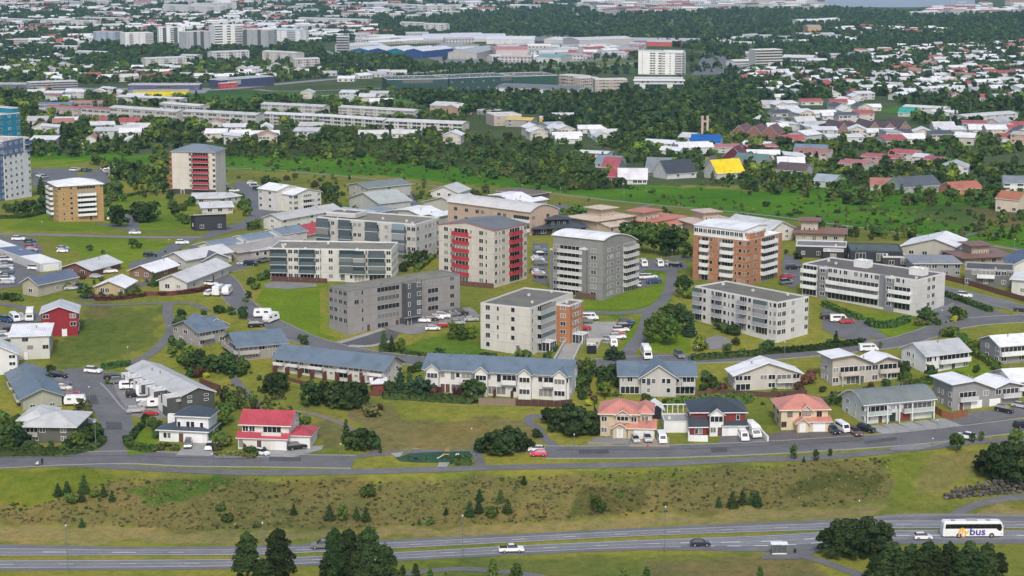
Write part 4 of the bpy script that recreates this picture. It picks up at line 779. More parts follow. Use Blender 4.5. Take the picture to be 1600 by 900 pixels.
for k in (.34, .82): vol(e, L * k, D * .45, 4.6, 3.4, h - .3, h + 1.9, (.72, .72, .70), ROOFW, 'flat', nf=1, wname='roof_house')
for k in (.16, .74): vol(e, L * k, -.7, L * .07, .7, 0, h - .2, (.22, .225, .24), GRAVEL, 'flat', nf=4, F='w', wname='stair_bay')
e, L, D, h = bld('white four-storey block with rounded lilac balconies and glazed corner bays, nearest right of the lawn', (1085, 500), (1213, 536), 472, ('R', 1284, 528), (.60, .59, .56), (.15, .145, .12), 'flat', name='apartment_block', cat='apartment block', group='apartment blocks on the hill', nf=4, bal=(.34, .33, .36), wf=(.6, .6, .6), F='BBw.wbbwnw.bbwnBBBnw', R='WW.w..w', glz=(.14, .2, .2))
e, L, D, h = bld('cream five-storey block with gravel roof and an orange-brown stair tower', (751, 544.5), (829, 557), 481, 26, (.58, .55, .49), (.155, .15, .13), 'flat', name='apartment_block', cat='apartment block', group='apartment blocks on the hill', nf=5, fas=(.6, .58, .54), wf=(.5, .5, .5), bal=(.4, .42, .42), glz=(.14, .2, .2),
  F=['.w.....w..', '.W.n..w...', '.W.n..w...', '.W.n..w...', '.W.n..w...'], R='n.BBBBB.......')
vol(e, L, D * .60, 4.2, D * .32, 0, h - 1.6, (.42, .19, .09), GRAVEL, 'flat', nf=5, F='w', R='.www.', wname='stair_tower', wf=(.7, .7, .7)); vol(e, L + 4.2, D * .66, 3.2, 4, 0, 3, (.55, .57, .57), ROOFLG, 'flat', nf=1, F='c', R='c', wname='entrance_porch'); vol(e, L, D * .18, 3.5, 4, 0, 2.8, (.3, .36, .34), ROOFLG, 'flat', nf=1, F='c', R='c', wname='bicycle_shelter')
# garage ramp of the cream block
def wallrun(px, h, col, label, name='garden_wall', w=.35, cat='wall'):
    pts = resample([P(x, y).to_2d() for x, y in px], 3); A = P(*px[0]); mb = MB(); m = M('wall', col)
    for a, b in zip(pts, pts[1:]):
        t = (b - a).normalized(); n = Vector((-t.y, t.x)) * w / 2; q = []
        for c, sg in ((a, 1), (b, 1), (b, -1), (a, -1)): p = c + n * sg; z = H(c.x, c.y) - A.z; q.append((p.x - A.x, p.y - A.y, z))
        lo = [(x, y, z - .5) for x, y, z in q]; hi = [(x, y, z + h) for x, y, z in q]
        for i in range(4): j = (i + 1) % 4; mb.face([lo[i], lo[j], hi[j], hi[i]], m)
        mb.face(hi, m)
    return tag(obj(name, mb, None, A), label, cat)
wallrun([(866, 565), (888, 527)], 1.0, (.5, .48, .45), 'low concrete wall on the left side of the garage ramp'); wallrun([(896, 565), (911, 534), (939, 534), (931, 552)], 1.0, (.5, .48, .45), 'concrete wall round the sunken garage entrance')
e, L, D, h = bld('sunken garage entrance with open dark door by the concrete ramp', (917, 553), (932, 553), 541, 4, (.45, .44, .42), (.3, .3, .28), 'flat', name='garage_entrance', cat='garage', nf=1, F='k', acc=(.02, .02, .02), wf=(.5, .5, .5))
# ------------------------------------------------------------ houses by the crest street
e, L, D, h = bld('two-storey beige house with salmon pink roof and two small porch gables', (938, 681), (996, 683), 648, 10.5, (.50, .43, .31), ROOFS, 'hip', 2.6, nf=2, ov=.7, F=['w.d..', 'w.w.w'], L_='w.w', fas=(.75, .7, .6), wf=(.8, .8, .78))
vol(e, L, 1.5, 3.4, 9, 0, h * .98, (.50, .43, .31), ROOFS, 'hip', 1.8, F=['.', 'w'], ov=.6, wname='side_bay')
vol(e, L * .74, -1.8, L * .26 + 4.2, 3.6, 0, h * .47, (.50, .43, .31), ROOFS, 'mx', 1.0, F='.gggg', nf=1, wname='garage_bay', fas=(.75, .7, .6))
vol(e, L * .34, -1.6, 3.4, 1.6, 0, h * .46, (.50, .43, .31), ROOFS, 'gy', 1.0, F='d', nf=1, wname='porch', door=(.6, .6, .58)); vol(e, L * .42, -.5, 3.2, 4, h * .62, h, (.50, .43, .31), ROOFS, 'gy', 1.1, nf=1, F='W', wname='dormer')
fence([(918, 694), (955, 695), (982, 692)], .7, (.25, .24, .2), 'low grey-brown garden wall before the beige salmon-roofed house', solid=True, t=.3)
e, L, D, h = bld('dark-roofed red and white house with a white gabled centre bay', (1080, 679), (1164, 679), 645, 11, (.20, .035, .035), (.05, .062, .075), 'hip', 2.6, nf=2, ov=.6, F=['.WW.d...ggg', '.........w.'], L_='ww', fas=(.78, .78, .78), wf=(.85, .85, .85))
vol(e, L * .33, -1.4, L * .25, 3, 0, h, (.72, .72, .72), (.05, .062, .075), 'gy', 1.3, F=['Wd', 's'], wname='centre_bay'); vol(e, L * .58, -1.2, L * .42, 1.2, 0, h * .48, (.72, .72, .72), (.05, .062, .075), 'mx', .6, F='.gggg', nf=1, wname='garage_bay', garage=(.78, .78, .78)); vol(e, -.5, -2.5, L * .3, 2.5, 0, h * .5, (.20, .035, .035), (.05, .062, .075), 'mx', 1.4, F='.WW.', nf=1, wname='lower_bay', fas=(.8, .8, .8))
vol(e, -6.5, 1.5, 6.5, 8, 0, h * .55, (.72, .72, .72), (.3, .3, .3), 'flat', nf=1, F='', wname='terrace_wall')
for k in range(5): box_part(e, 'pergola_post', -6.4 + 1.3 * k, 8.6, h * .55, -6.25 + 1.3 * k, 8.75, h * .55 + 2.3, M('trim', WHITE))
box_part(e, 'pergola_beam', -6.5, 8.5, h * .55 + 2.3, -.2, 8.85, h * .55 + 2.5, M('trim', WHITE))
wallrun([(1048, 668), (1076, 672), (1076, 689), (1106, 690)], 1.5, (.74, .74, .73), 'white rendered garden wall wrapping the red and white house'); wallrun([(1186, 672), (1190, 680), (1200, 690)], 1.3, (.74, .74, .73), 'short slanting white wall right of the caravan driveway')
e = bld('small black shed with white roof between the beige and the red houses', (1016, 655), (1036, 655), 640, 6, (.03, .03, .03), ROOFW, 'gy', 1.2, name='garden_shed', cat='shed', nf=1, F='.')[0]
e, L, D, h = bld('cream two-storey house with salmon roof left of the grey duplex', (1220, 672), (1293, 671), 641, ('L', 1197, 652), (.58, .50, .34), ROOFS, 'hip', 2.8, nf=2, ov=.7, F=['W..d....', '.W.W..W.'], L_='w.w.', fas=(.8, .72, .6), wf=(.25, .1, .08))
vol(e, L * .54, -2.0, L * .48, 4, 0, h * .5, (.58, .50, .34), ROOFS, 'mx', 1.0, F='.ggg.', nf=1, wname='garage_bay', garage=(.78, .78, .78)); vol(e, L * .3, -2.4, L * .24, 2.4, 0, h * .46, (.58, .50, .34), ROOFS, 'gy', 1.1, F='d', nf=1, wname='porch', door=(.7, .7, .65)); vol(e, L * .42, -.5, L * .22, 4, h * .6, h + .1, (.58, .50, .34), ROOFS, 'gy', 1.1, nf=1, F='W', wname='dormer', wf=(.25, .1, .08))
e, L, D, h = bld('long grey and white duplex under a curved green-grey metal roof', (1351, 663), (1456, 652), 634, ('L', 1312, 640), (.55, .58, .58), (.19, .215, .21), 'ax', 2.6, nf=2, ov=.9, F=['w.d.k.k.gg.', 'bbbbwwbbbbb'], L_='.w.n.w', bal=(.40, .45, .44), acc=(.03, .035, .04), fas=(.7, .72, .72), garage=(.6, .6, .6))
kb = MB(); kb.box(0, 0, 0, 3, .1, 2.3, M('trim', (.20, .05, .04))); obj('garage_door', kb, e, (L * .51, -.1, .02))
for k in (.0, .29, .47, .66, .985): box_part(e, 'pillar', L * k, -1.3, 0, L * k + .28, -1.02, h - .1, M('wall', (.7, .7, .7)))
for k in range(5): sheet('driveway', [(1352 + 25 * k, 667 - k * 2.6), (1373 + 25 * k, 664.5 - k * 2.6), (1404 + 25 * k, 675 - k * 2.4), (1380 + 25 * k, 679 - k * 2.6)], CONC, .12)
e, L, D, h = bld('grey house with wavy bright white roof and two white garage doors', (1487, 642), (1592, 629), 612, ('L', 1450, 624), (.27, .27, .27), ROOFW, 'Vy', 2.6, nf=2, ov=.8, F=['.d.gg.gg...', '.bbb.W.Wbbb'], L_='.nn.w', bal=(.5, .5, .5), fas=(.75, .75, .75), garage=(.8, .8, .8), rh=2.2) if False else bld('grey house with wavy bright white roof and two white garage doors', (1487, 642), (1592, 629), 612, ('L', 1450, 624), (.27, .27, .27), ROOFW, 'Vy', 2.4, nf=2, ov=.8, F=['.d.gg.gg...', '.bbb.W.Wbbb'], L_='.nn.w', bal=(.5, .5, .5), fas=(.75, .75, .75), garage=(.8, .8, .8))
fence([(1458, 643), (1472, 652), (1488, 656), (1512, 650)], 1.8, (.27, .11, .05), 'orange-brown board fence beside the grey white-roofed garage house')
bld('white house with balcony at the right edge behind the garage house', (1582, 622), (1650, 616), 597, 12, (.62, .61, .58), ROOFW, 'gx', 2, nf=2, F='bbw', L_='w.w')
# middle row
bld('grey house with white balcony and white roof above the hedge at the right edge', (1561, 570), (1630, 562), 541, ('L', 1531, 553), (.26, .26, .26), ROOFW, 'gx', 1.8, nf=2, F=['w.w..', 'bbbww'], L_='.w.w', fas=(.75, .75, .75))
bld('long white two-storey house with light grey roof and full-width balcony', (1446, 584), (1513, 572), 556, ('L', 1394, 568), (.68, .68, .67), (.47, .48, .49), 'gx', 2.4, nf=2, ov=.6, F=['w.w.d.w', 'Wnbbbbb'], L_='.wn..', bal=(.70, .70, .70))
e, L, D, h = bld('beige house with jagged white butterfly roof and long curved balcony', (1300, 603), (1402, 592), 572, ('L', 1278, 590), (.46, .42, .37), ROOFW, 'Vy', 2.6, nf=2, ov=.9, F=['W.bbb.W.ww', 'WbbbWWWbbb'], L_='nw.', bal=(.52, .48, .43), fas=(.25, .22, .2))
for k in (.12, .38, .8): box_part(e, 'pillar', L * k, -1.3, -.3, L * k + .3, -1, h * .5, M('wall', (.5, .46, .4)))
e, L, D, h = bld('pale beige two-storey house with broad white hipped roof and white side stair', (1148, 611), (1250, 606), 586, ('L', 1129, 598), (.50, .47, .42), ROOFW, 'gy', 3.0, nf=2, ov=.8, F=['bb..W.bb', 'WW.WWbbW'], L_='.w.w', bal=(.52, .49, .44), fas=(.75, .75, .75))
for k in range(7): box_part(e, 'stair_step', L + .4, 9 - k * 1.3, h * .6 - k * .55, L + 1.9, 10.3 - k * 1.3, h * .6 - k * .55 + .3, M('wall', (.7, .7, .7)))
e, L, D, h = bld('light grey two-storey house with steel blue cross-gabled roof', (968, 616), (1086, 617), 587, 13, (.47, .46, .44), ROOFB, 'gx', 2.2, nf=2, ov=.7, F=['bbb.....bbb', 'nw......nbb'], bal=(.5, .49, .47), fas=(.35, .37, .4))
vol(e, L * .28, -1.6, L * .46, 10, 0, h, (.47, .46, .44), ROOFB, 'gy', 3.0, nf=2, F=['.w...w.', 'WpW.wW.'], wname='centre_wing', ov=.7)
fence([(1086, 622), (1112, 618), (1125, 610)], 1.6, (.16, .08, .06), 'red-brown fence right of the light grey cross-gabled house')
e, L, D, h = bld('long white terrace with steel blue roof and recessed upper balconies', (664, 611), (889, 627), 586, 12, (.66, .65, .62), ROOFB, 'gx', 2.5, name='terrace_house', nf=2, ov=.8, F=['pw.ddbbbb.wnbbbb.w.Wd.bbb.w.', 'wnWW.pwbbb.nW.pbbbwWn.WbbbWw'], L_='.w', R='w.w', bal=(.66, .65, .62), fas=(.40, .42, .45), wf=(.75, .75, .75))
for k in (.02, .36, .66, .9): vol(e, L * k, -1.5, L * .085, 5, 0, h, (.66, .65, .62), ROOFB, 'gy', 1.3, nf=2, F='W', wname='gabled_bay')
for k in (.22, .5, .62): box_part(e, 'partition', L * k, -4, 0, L * k + .15, -1, 2.0, M('wall', (.12, .05, .03)))
e, L, D, h = bld('long pinkish grey terrace with steel blue roof and white balconies over red-brown fences', (430, 579), (600, 606), 577, ('R', 632, 590), (.58, .56, .52), ROOFB, 'gx', 2.4, name='terrace_house', nf=2, ov=.9, F=['w.w.wbbb.w.wbbb.wd.bbb', 'bbWbbW.bbbWW.bbWWn.bbb'], R='.n.w.', bal=(.64, .62, .60), fas=(.22, .22, .24), wf=(.75, .75, .75))
for k in range(9): box_part(e, 'partition', L * (.04 + k * .115), -3.4, -.3, L * (.04 + k * .115) + .15, -1.3, 1.9, M('wall', (.15, .06, .045)))
fence([(430, 590), (470, 600), (520, 608), (570, 618), (600, 619)], 1.0, (.15, .065, .05), 'red-brown board fence below the pinkish grey terrace')
e = bld('small open garden shelter with white roof and red-brown sides', (582, 614), (604, 613), 606, 4, (.2, .06, .05), ROOFW, 'mx', .4, name='garden_shed', cat='shed', nf=1)[0]
e, L, D, h = bld('grey two-storey house with steel blue roof, farther left of the pair', (311, 543), (352, 532), 518, ('L', 292, 524), (.33, .31, .29), ROOFB, 'gx', 2.2, nf=2, ov=.9, F=['w..w', 'bbWn'], L_=['.w.n.', 'w.w.n'], bal=(.42, .4, .38), fas=(.3, .33, .36))
vol(e, L * .5, 4, L * .9, 9, 0, h * .95, (.33, .31, .29), ROOFB, 'gy', 2, nf=2, F='.w', R='w.w', wname='side_wing', ov=.8)
e, L, D, h = bld('brown-grey two-storey house with steel blue roof and wrapped balcony, nearer right of the pair', (373, 565), (446, 556), 541, ('L', 347, 545), (.32, .295, .27), ROOFB, 'gx', 2.4, nf=2, ov=.9, F=['W.w..w.', 'bbbWnww'], L_=['.w.', 'bbb'], bal=(.42, .39, .36), fas=(.3, .33, .36))
# left cluster
e, L, D, h = bld('long dark grey row of flats with pale stepped roof and white boxed entrances', (200, 590), (284, 649), 622, ('R', 337, 640), (.075, .08, .075), (.50, .50, .49), 'gx', 1.6, name='terrace_house', nf=2, ov=.5, F=['gg.d.gg.d.gg.d.gg.', '..bb..w..bb..w..bb'], R=['.w..w.', '.w..w.'], bal=(.4, .4, .4), fas=(.55, .55, .55))
for k in range(4): vol(e, L * (.08 + k * .235), -3.0, 3.4, 3.0, 0, h * (.95 if k < 3 else .55), (.66, .66, .65), ROOFLG, 'flat', nf=2, F='.d', wname='entrance_box'); vol(e, L * (.08 + k * .235) + 4.2, -3.6, 3.0, 3.6, 0, 2.6, (.08, .085, .08), ROOFLG, 'flat', nf=1, F='g', wname='car_port')
e, L, D, h = bld('pale green-grey house with long steel blue roof at the bottom left', (36, 641), (97, 634), 622, ('L', -30, 590), (.34, .35, .29), ROOFB, 'gy', 2.0, nf=2, ov=.9, F=['.w..w.', '......'], L_=['.w.bbb.w.bbb.', 'w.Wbbbw.Wbbb.'], bal=(.5, .48, .42), fas=(.3, .33, .36)) 
e, L, D, h = bld('dark grey-green house with broad pale hipped roof at the street corner', (40, 692), (116, 693), 667, 13, (.115, .115, .10), (.55, .55, .53), 'hip', 2.4, nf=2, ov=1.1, F=['WW...w.', 'bbW..W.'], L_='bb.', bal=(.35, .33, .3), fas=(.6, .6, .58))
vol(e, -2.2, 4, L * .5, 11, 0, h + .4, (.115, .115, .10), (.55, .55, .53), 'hip', 2.0, ov=1, wname='side_wing')
e, L, D, h = bld('white villa with charcoal hipped roofs on two levels and wide garage', (249, 689), (324, 693), 675, ('R', 344, 678), (.72, .72, .72), ROOFD, 'hip', 1.6, nf=1, ov=.7, F='.WW..dggggg.', R='w.w', fas=(.8, .8, .8), garage=(.8, .8, .8))
vol(e, L * .34, 1.2, L * .66, D - 1.6, h * .9, h + 3.3, (.72, .72, .72), ROOFD, 'hip', 2.1, nf=1, F='w.pp.w.', ov=.7, fas=(.8, .8, .8), wname='upper_storey'); box_part(e, 'chimney', 1.0, 3.5, h, 2.8, 4.6, h + 3.0, M('wall', (.75, .75, .75)))
e, L, D, h = bld('white two-storey house with crimson roof and crimson canopies', (379, 698), (452, 701), 663, 10.5, (.66, .64, .60), ROOFR, 'Gx', 2.2, nf=2, ov=.8, F=['.W.d.gg', 'WW.bbb.'], R='.w', bal=(.6, .58, .55), fas=(.75, .7, .7), wf=(.8, .8, .8))
vol(e, -.6, -1.8, L + .4, 1.8, 0, h * .47, (.66, .64, .60), ROOFR, 'mx', .7, nf=1, F='p..d..gg', wname='canopy_bay'); vol(e, L, .5, 4.9, 8, 0, h * .5, (.66, .64, .60), ROOFR, 'hip', 1.2, nf=1, F='ggg', wname='garage')
fence([(372, 690), (378, 700), (385, 706)], 1.6, (.14, .04, .03), 'short dark red fence left of the crimson-roofed house')
e, L, D, h = bld('three-storey dark red gabled house with pale roof', (66, 527), (122, 524), 490, ('R', 132, 508), (.26, .025, .035), (.56, .57, .58), 'gy', 1.8, nf=3, ov=.6, F=['..d.', 'w..w', 'w..w'], R='.w.w', fas=(.65, .65, .65), door=(.75, .75, .75), wf=(.8, .8, .8))
e, L, D, h = bld('three-storey off-white house with white roof beside the red house', (18, 563), (78, 560), 526, ('R', 91, 540), (.55, .54, .50), ROOFW, 'mx', .8, nf=3, ov=.6, F=['.d..', '..w.w', '.w..'], R='.w.w', door=(.75, .75, .75), fas=(.75, .75, .75), wf=(.35, .3, .25))
e, L, D, h = bld('white gabled house cut by the left edge of the view', (-36, 588), (28, 584), 555, ('R', 43, 569), (.64, .64, .62), (.62, .63, .64), 'gy', 2.6, nf=3, ov=.6, F='...w', R='.w.', fas=(.72, .72, .72))
# single-storey houses of the upper left
def H1(label, a, b, top, depth, wall, roof, rt='gx', rh=1.8, F='.w.w.', R='.w.', L_='.w.', **k): return bld(label, a, b, top, depth, wall, roof, rt, rh, nf=k.pop('nf', 1), ov=k.pop('ov', .7), F=F, R=R, L_=L_, **k)
H1('sandy yellow bungalow with white roof and large paned window', (149, 460), (194, 461), 450, ('R', 227, 449), (.42, .34, .20), ROOFW, 'gy', 1.8, F='.WW..w')
H1('long white bungalow with light roof and stepped gables above the dark red hedge', (249, 454), (292, 457), 440, ('R', 343, 427), (.55, .53, .49), (.60, .60, .59), 'gy', 1.9, F='.W.w.', R='.w.w.d.w.')
H1('brown bungalow with broad white roof in the middle of the upper left street', (203, 434), (240, 437), 427, ('R', 270, 424), (.22, .13, .09), ROOFW, 'gy', 1.8)
H1('cream bungalow with slate blue roof and brown gable at the car park corner', (36, 460), (60, 464), 444, ('R', 112, 447), (.42, .38, .31), (.13, .16, .22), 'gy', 1.8, F='.w.')
H1('brown bungalow with broad pale grey roof behind the slate blue roof', (97, 430), (143, 434), 422, ('R', 178, 420), (.16, .08, .07), (.56, .57, .57), 'gy', 1.9)
H1('off-white bungalow with pale roof and small paned gable windows', (258, 417), (291, 422), 406, ('R', 322, 404), (.5, .48, .45), (.62, .62, .62), 'gy', 1.9)
H1('grey bungalow with charcoal roof and white trimmed gable', (318, 418), (357, 414), 406, ('R', 392, 398), (.3, .3, .3), (.12, .125, .14), 'gy', 1.9, fas=(.8, .8, .8))
e, L, D, h = H1('white terrace stepping uphill under three blue-grey roof sections', (306, 396), (338, 400), 387, 12, (.6, .6, .58), (.20, .25, .30), 'gy', 1.5, R='w.w.w', name='terrace_house')
for k in (1, 2): vol(e, 3.2 * k, 12.6 * k, L, 12, 0, h + .9 * k, (.6, .6, .58), (.20, .25, .30), 'gy', 1.5, nf=1, R='w.w.w', F='w.', wname='upper_section')
for a, b, t, c, wl_, lab, rc in (((345, 404), (372, 408), 394, ('R', 408, 390), (.4, .36, .32), 'low brown-grey house with taupe roof left of the crimson-roofed bungalow', (.36, .33, .31)), ((376, 396), (400, 399), 386, ('R', 425, 384), (.4, .36, .32), 'low house with pinkish taupe roof touching the crimson-roofed bungalow', (.42, .38, .35))): H1(lab, a, b, t, c, wl_, rc, 'gy', 1.5)
H1('bungalow with bright crimson roof beside the cream block', (411, 384), (444, 387), 373, ('R', 472, 374), (.5, .48, .44), (.42, .07, .08), 'gy', 2.4)
H1('low house with sloping off-white roof tucked left of the cream block', (393, 405), (424, 402), 392, 9, (.42, .38, .34), (.55, .53, .52), 'mx', 1.2)
e, L, D, h = H1('long low building with sloping roof in white, blue and white sections along the car park', (63, 425), (97, 421), 412, 60, (.5, .5, .5), (.68, .68, .68), 'flat', F='ggg', R='.g.g.g.g.g', par=.1, nf=1)
box_part(e, 'blue_roof_section', .25, D * .3, h + .02, L - .25, D * .62, h + .12, M('roof', (.13, .17, .26)))
H1('black-walled house with slanting slate roof below the red-balconied left tower', (305, 361), (354, 360), 343, 11, (.04, .042, .05), (.24, .27, .31), 'nx', 1.6, F='.W...w.')
H1('low pale house with flat off-white roof just below the left tower', (302, 319), (352, 318), 312, 11, (.36, .34, .3), (.62, .62, .60), 'mx', .8, F='.W.W.W'); H1('low pale house with broad white roof, second below the left tower', (316, 334), (364, 333), 326, 10, (.5, .49, .46), (.66, .66, .66), 'mx', .8, F='.W.W.W'); H1('small grey annex with white roof at the bend under the left tower', (352, 318), (376, 316), 309, 7, (.4, .4, .38), (.62, .62, .62), 'mx', .6)
H1('long white house with grey roof and small gable windows by the upper street', (412, 357), (440, 359), 343, 34, (.6, .59, .57), (.5, .49, .48), 'gy', 1.6, nf=2, F='.w.', R='w.w.w.w.w')
e, L, D, h = bld('white stepped three-storey flats with bright white gabled roofs', (459, 331), (502, 327), 305, 18, (.6, .59, .56), ROOFW, 'gy', 1.8, nf=3, ov=.5, F='W.bb.w', L_='w.w.w', bal=(.6, .6, .6), name='apartment_block', cat='apartment block')
vol(e, -3, 7, L * .85, 12, 0, h + 1.4, (.6, .59, .56), ROOFW, 'gy', 1.8, nf=3, wname='rear_wing', L_='w.w.', ov=.5)
bld('brick and white seven-storey tower with white hipped roof', (92, 347), (163, 345), 292, 15, (.42, .27, .12), ROOFW, 'hip', 2.2, name='apartment_tower', cat='apartment tower', group='left towers', nf=7, ov=.5, bal=(.75, .74, .72), fas=(.75, .75, .75), F=['.n.n....d...'] + ['.n.w.bbbbb..'] * 5 + ['w..w.sssss.w'], L_='bb.w', acc=(.62, .58, .5), wf=(.5, .5, .45), gl=GL)
bld('white tower with red balconies and slate hipped roof on dark stilts', (270, 303), (338, 303), 237, 16, (.60, .56, .50), (.20, .235, .28), 'hip', 3.0, name='apartment_tower', cat='apartment tower', group='left towers', nf=8, ov=.6, bal=(.38, .05, .06), fas=(.4, .42, .45), F=['kkdkkkkkkkk'] + ['.....wbbbbb.w'] * 7, acc=(.06, .06, .06), L_='bb.bb', wf=(.4, .4, .4))
e, L, D, h = bld('tall blue and white tower block cut by the left edge, rows of square windows', (9, 313), (50, 307), 222, 15, (.72, .73, .75), (.5, .4, .36), 'flat', name='apartment_tower', cat='apartment tower', group='left towers', nf=9, F=['w.w.w.w..w'] * 7 + ['w.w.w.w.bb'] * 2, L_='w.w.w.w', bal=(.10, .14, .28), wf=(.5, .5, .55))
vol(e, -.15, -.15, L * .75, 2, h * .75, h + .6, (.12, .17, .30), GRAVEL, 'flat', nf=2, F='w.w.w.w', wname='blue_top'); vol(e, -12, .3, 12, 12, 0, h * .99, (.10, .16, .30), GRAVEL, 'flat', nf=9, F='.w.w.w', wname='blue_wing')
e, L, D, h = bld('teal tower block with white windows rising behind the blue and white tower', (-40, 290), (36, 283), 183, 18, (.015, .19, .30), (.5, .42, .36), 'flat', name='apartment_tower', cat='apartment tower', group='left towers', nf=11, F='w.w.w.w.w.w', wf=(.7, .7, .7)); vol(e, L * .86, 1, 4, 14, 0, h + 2.5, (.015, .20, .30), GRAVEL, 'flat', nf=11, F='.', R='w', wname='stair_tower')
# houses behind the towers
H1('grey-green twin house with ribbed grey roofs at the head of the cul-de-sac', (545, 304), (575, 308), 294, ('R', 600, 299), (.4, .4, .36), (.20, .225, .21), 'gy', 1.6, nf=2); 
H1('house with broad grey-green gabled roof nearest left of the cul-de-sac', (546, 325), (593, 331), 318, 16, (.45, .45, .42), (.42, .45, .42), 'gy', 3.4, F='.w...w.'); H1('low house with pale blue-grey flat roof just behind the pale block', (506, 347), (552, 350), 339, 12, (.45, .45, .43), (.40, .46, .48), 'mx', .8); H1('low house with mid-blue-grey roof right of the pale blue-grey one', (554, 342), (575, 345), 335, 12, (.35, .36, .36), (.25, .3, .32), 'mx', .8)
H1('white house with light grey gabled roof at the back of the cul-de-sac', (673, 308), (715, 310), 301, 14, (.6, .59, .56), (.52, .52, .51), 'gy', 2.6, nf=1, R='w.'); H1('beige house with broad pale roof below the light grey gabled house', (662, 331), (722, 336), 324, 15, (.5, .48, .42), (.52, .52, .50), 'gy', 3); H1('low house with brilliant white valley roof behind the towers', (622, 347), (683, 350), 340, 13, (.4, .4, .38), (.8, .8, .8), 'Vy', 1.8)
bld('broad pinkish three-storey flats with pale curved roof behind the red-balconied tower', (700, 358), (828, 368), 334, 16, (.48, .36, .29), (.60, .59, .57), 'ax', 2.6, name='apartment_block', cat='apartment block', nf=3, F='.w.w.ww..ww.bbb', R='w.w.', bal=(.66, .64, .62), fas=(.66, .64, .62), wf=(.3, .3, .3))
H1('house with white wavy roof right of the pinkish flats', (765, 326), (824, 330), 318, 13, (.4, .38, .35), ROOFW, 'Vy', 2); H1('low brown house behind the white wavy roof', (778, 312), (832, 316), 305, 12, (.15, .1, .08), (.17, .125, .11), 'hip', 1.6)
def pagoda(label, a, b, top, d, wall, roof, tw=.36, th=3.4, low=True, tx=.32):
    e, L, D, h = bld(label, a, b, top, d, wall, roof, 'hip', 1.2, nf=1, ov=1.2, F='.W.b.W.w.', R='w.w.', fas=mul(roof, .8))
    vol(e, L * tx, D * .25, L * tw, D * .5, h * .8, h + th, wall, roof, 'hip', 1.0, nf=1, F='.w.w.w.', ov=1.2, fas=mul(roof, .8), wname='roof_tower')
    if low: vol(e, L * .1, -5, L * .55, 5, 0, h * .6, wall, roof, 'mx', 1.0, nf=1, F='w.w.w', wname='lower_wing')
    return e
pagoda('charcoal pavilion house with small square roof tower', (836, 368), (915, 366), 358, 17, (.035, .038, .045), (.07, .078, .09), low=False, th=2.6, tw=.4)
pagoda('cream pavilion house with cream roof and square lookout', (932, 364), (990, 359), 346, 15, (.46, .38, .29), (.62, .50, .38)); pagoda('salmon-roofed pavilion house with pale square lookout', (1016, 361), (1070, 356), 348, 14, (.52, .42, .34), (.50, .20, .13), tx=.0, tw=.45); pagoda('pale pink pavilion house with square lookout behind the orange tower', (1085, 362), (1150, 360), 350, 14, (.48, .38, .31), (.58, .44, .36)); pagoda('brown-roofed pavilion house with arched white lookout', (1243, 377), (1318, 379), 366, 12, (.44, .40, .34), (.24, .12, .09), tx=.1, tw=.35, th=4.0, low=False); pagoda('wide brown-roofed pavilion house at the upper right', (1506, 415), (1582, 412), 404, 14, (.35, .27, .23), (.22, .13, .11), tx=.25, low=False)
H1('white house with pale grey gabled roof between the orange tower and the brown pavilion', (1200, 378), (1241, 374), 362, 22, (.62, .6, .56), (.55, .56, .56), 'gy', 3.0, nf=2, R='w.w')
e, L, D, h = H1('black flat-roofed house behind the parked cars of the white block', (1243, 402), (1322, 404), 385, 11, (.045, .045, .048), (.17, .17, .165), 'flat', F='.w..w...w.'); vol(e, L * .55, -4, L * .4, 4, 0, h * .8, (.04, .04, .042), (.1, .1, .1), 'flat', nf=1, F='.W.', wname='front_wing')
e, L, D, h = H1('dark slate flat-roofed house with blue glass behind the white block', (1328, 413), (1410, 414), 392, 15, (.03, .04, .05), (.085, .11, .11), 'flat', F='.ss..ss..w', fas=(.06, .07, .08)); vol(e, L * .6, -4, L * .45, 6, 0, h * .75, (.055, .055, .058), (.12, .12, .12), 'flat', nf=1, F='.W.s', wname='front_wing')
H1('house with brilliant white broken roof beyond the dark slate house', (1408, 400), (1492, 405), 390, 17, (.42, .40, .36), (.76, .76, .76), 'Hy', 3.2, F='.w.w..w.', R='w'); H1('house with grey hipped roof and paned white windows', (1428, 432), (1500, 432), 412, 14, (.28, .29, .30), (.25, .26, .29), 'hip', 1.8, nf=2, F=['.ww..w.w', 'W.WW.W.W'])
e, L, D, h = bld('dark grey box house with white balcony and white roof lights near the right edge', (1507, 446), (1582, 450), 422, 12, (.15, .15, .145), (.09, .09, .09), 'flat', nf=2, F=['w..w..w.', '.wbbbWwn'], L_='w.w', fas=(.35, .35, .35))
H1('pale house with white flat roof cut by the right edge', (1580, 460), (1640, 466), 441, 10, (.55, .55, .52), (.68, .68, .68), 'mx', .5, nf=1); H1('blue house with white gable at the far right edge', (1583, 436), (1640, 436), 413, 11, (.62, .62, .6), (.10, .13, .2), 'gy', 3, nf=2, F='.w.w'); 
fence([(1475, 437), (1520, 448), (1560, 460), (1610, 475)], 1.7, (.13, .065, .05), 'long brown board fence above the right-hand road'); fence([(690, 633), (725, 633), (756, 633)], .1, (.3, .22, .18), 'low kerb board by the white terrace'); fence([(748, 633), (800, 634), (806, 634)], 1.9, (.24, .18, .14), 'pale brown plank fence below the white terrace'); fence([(806, 634), (866, 636), (895, 634)], 1.7, (.08, .04, .035), 'dark brown fence at the right end of the white terrace garden')
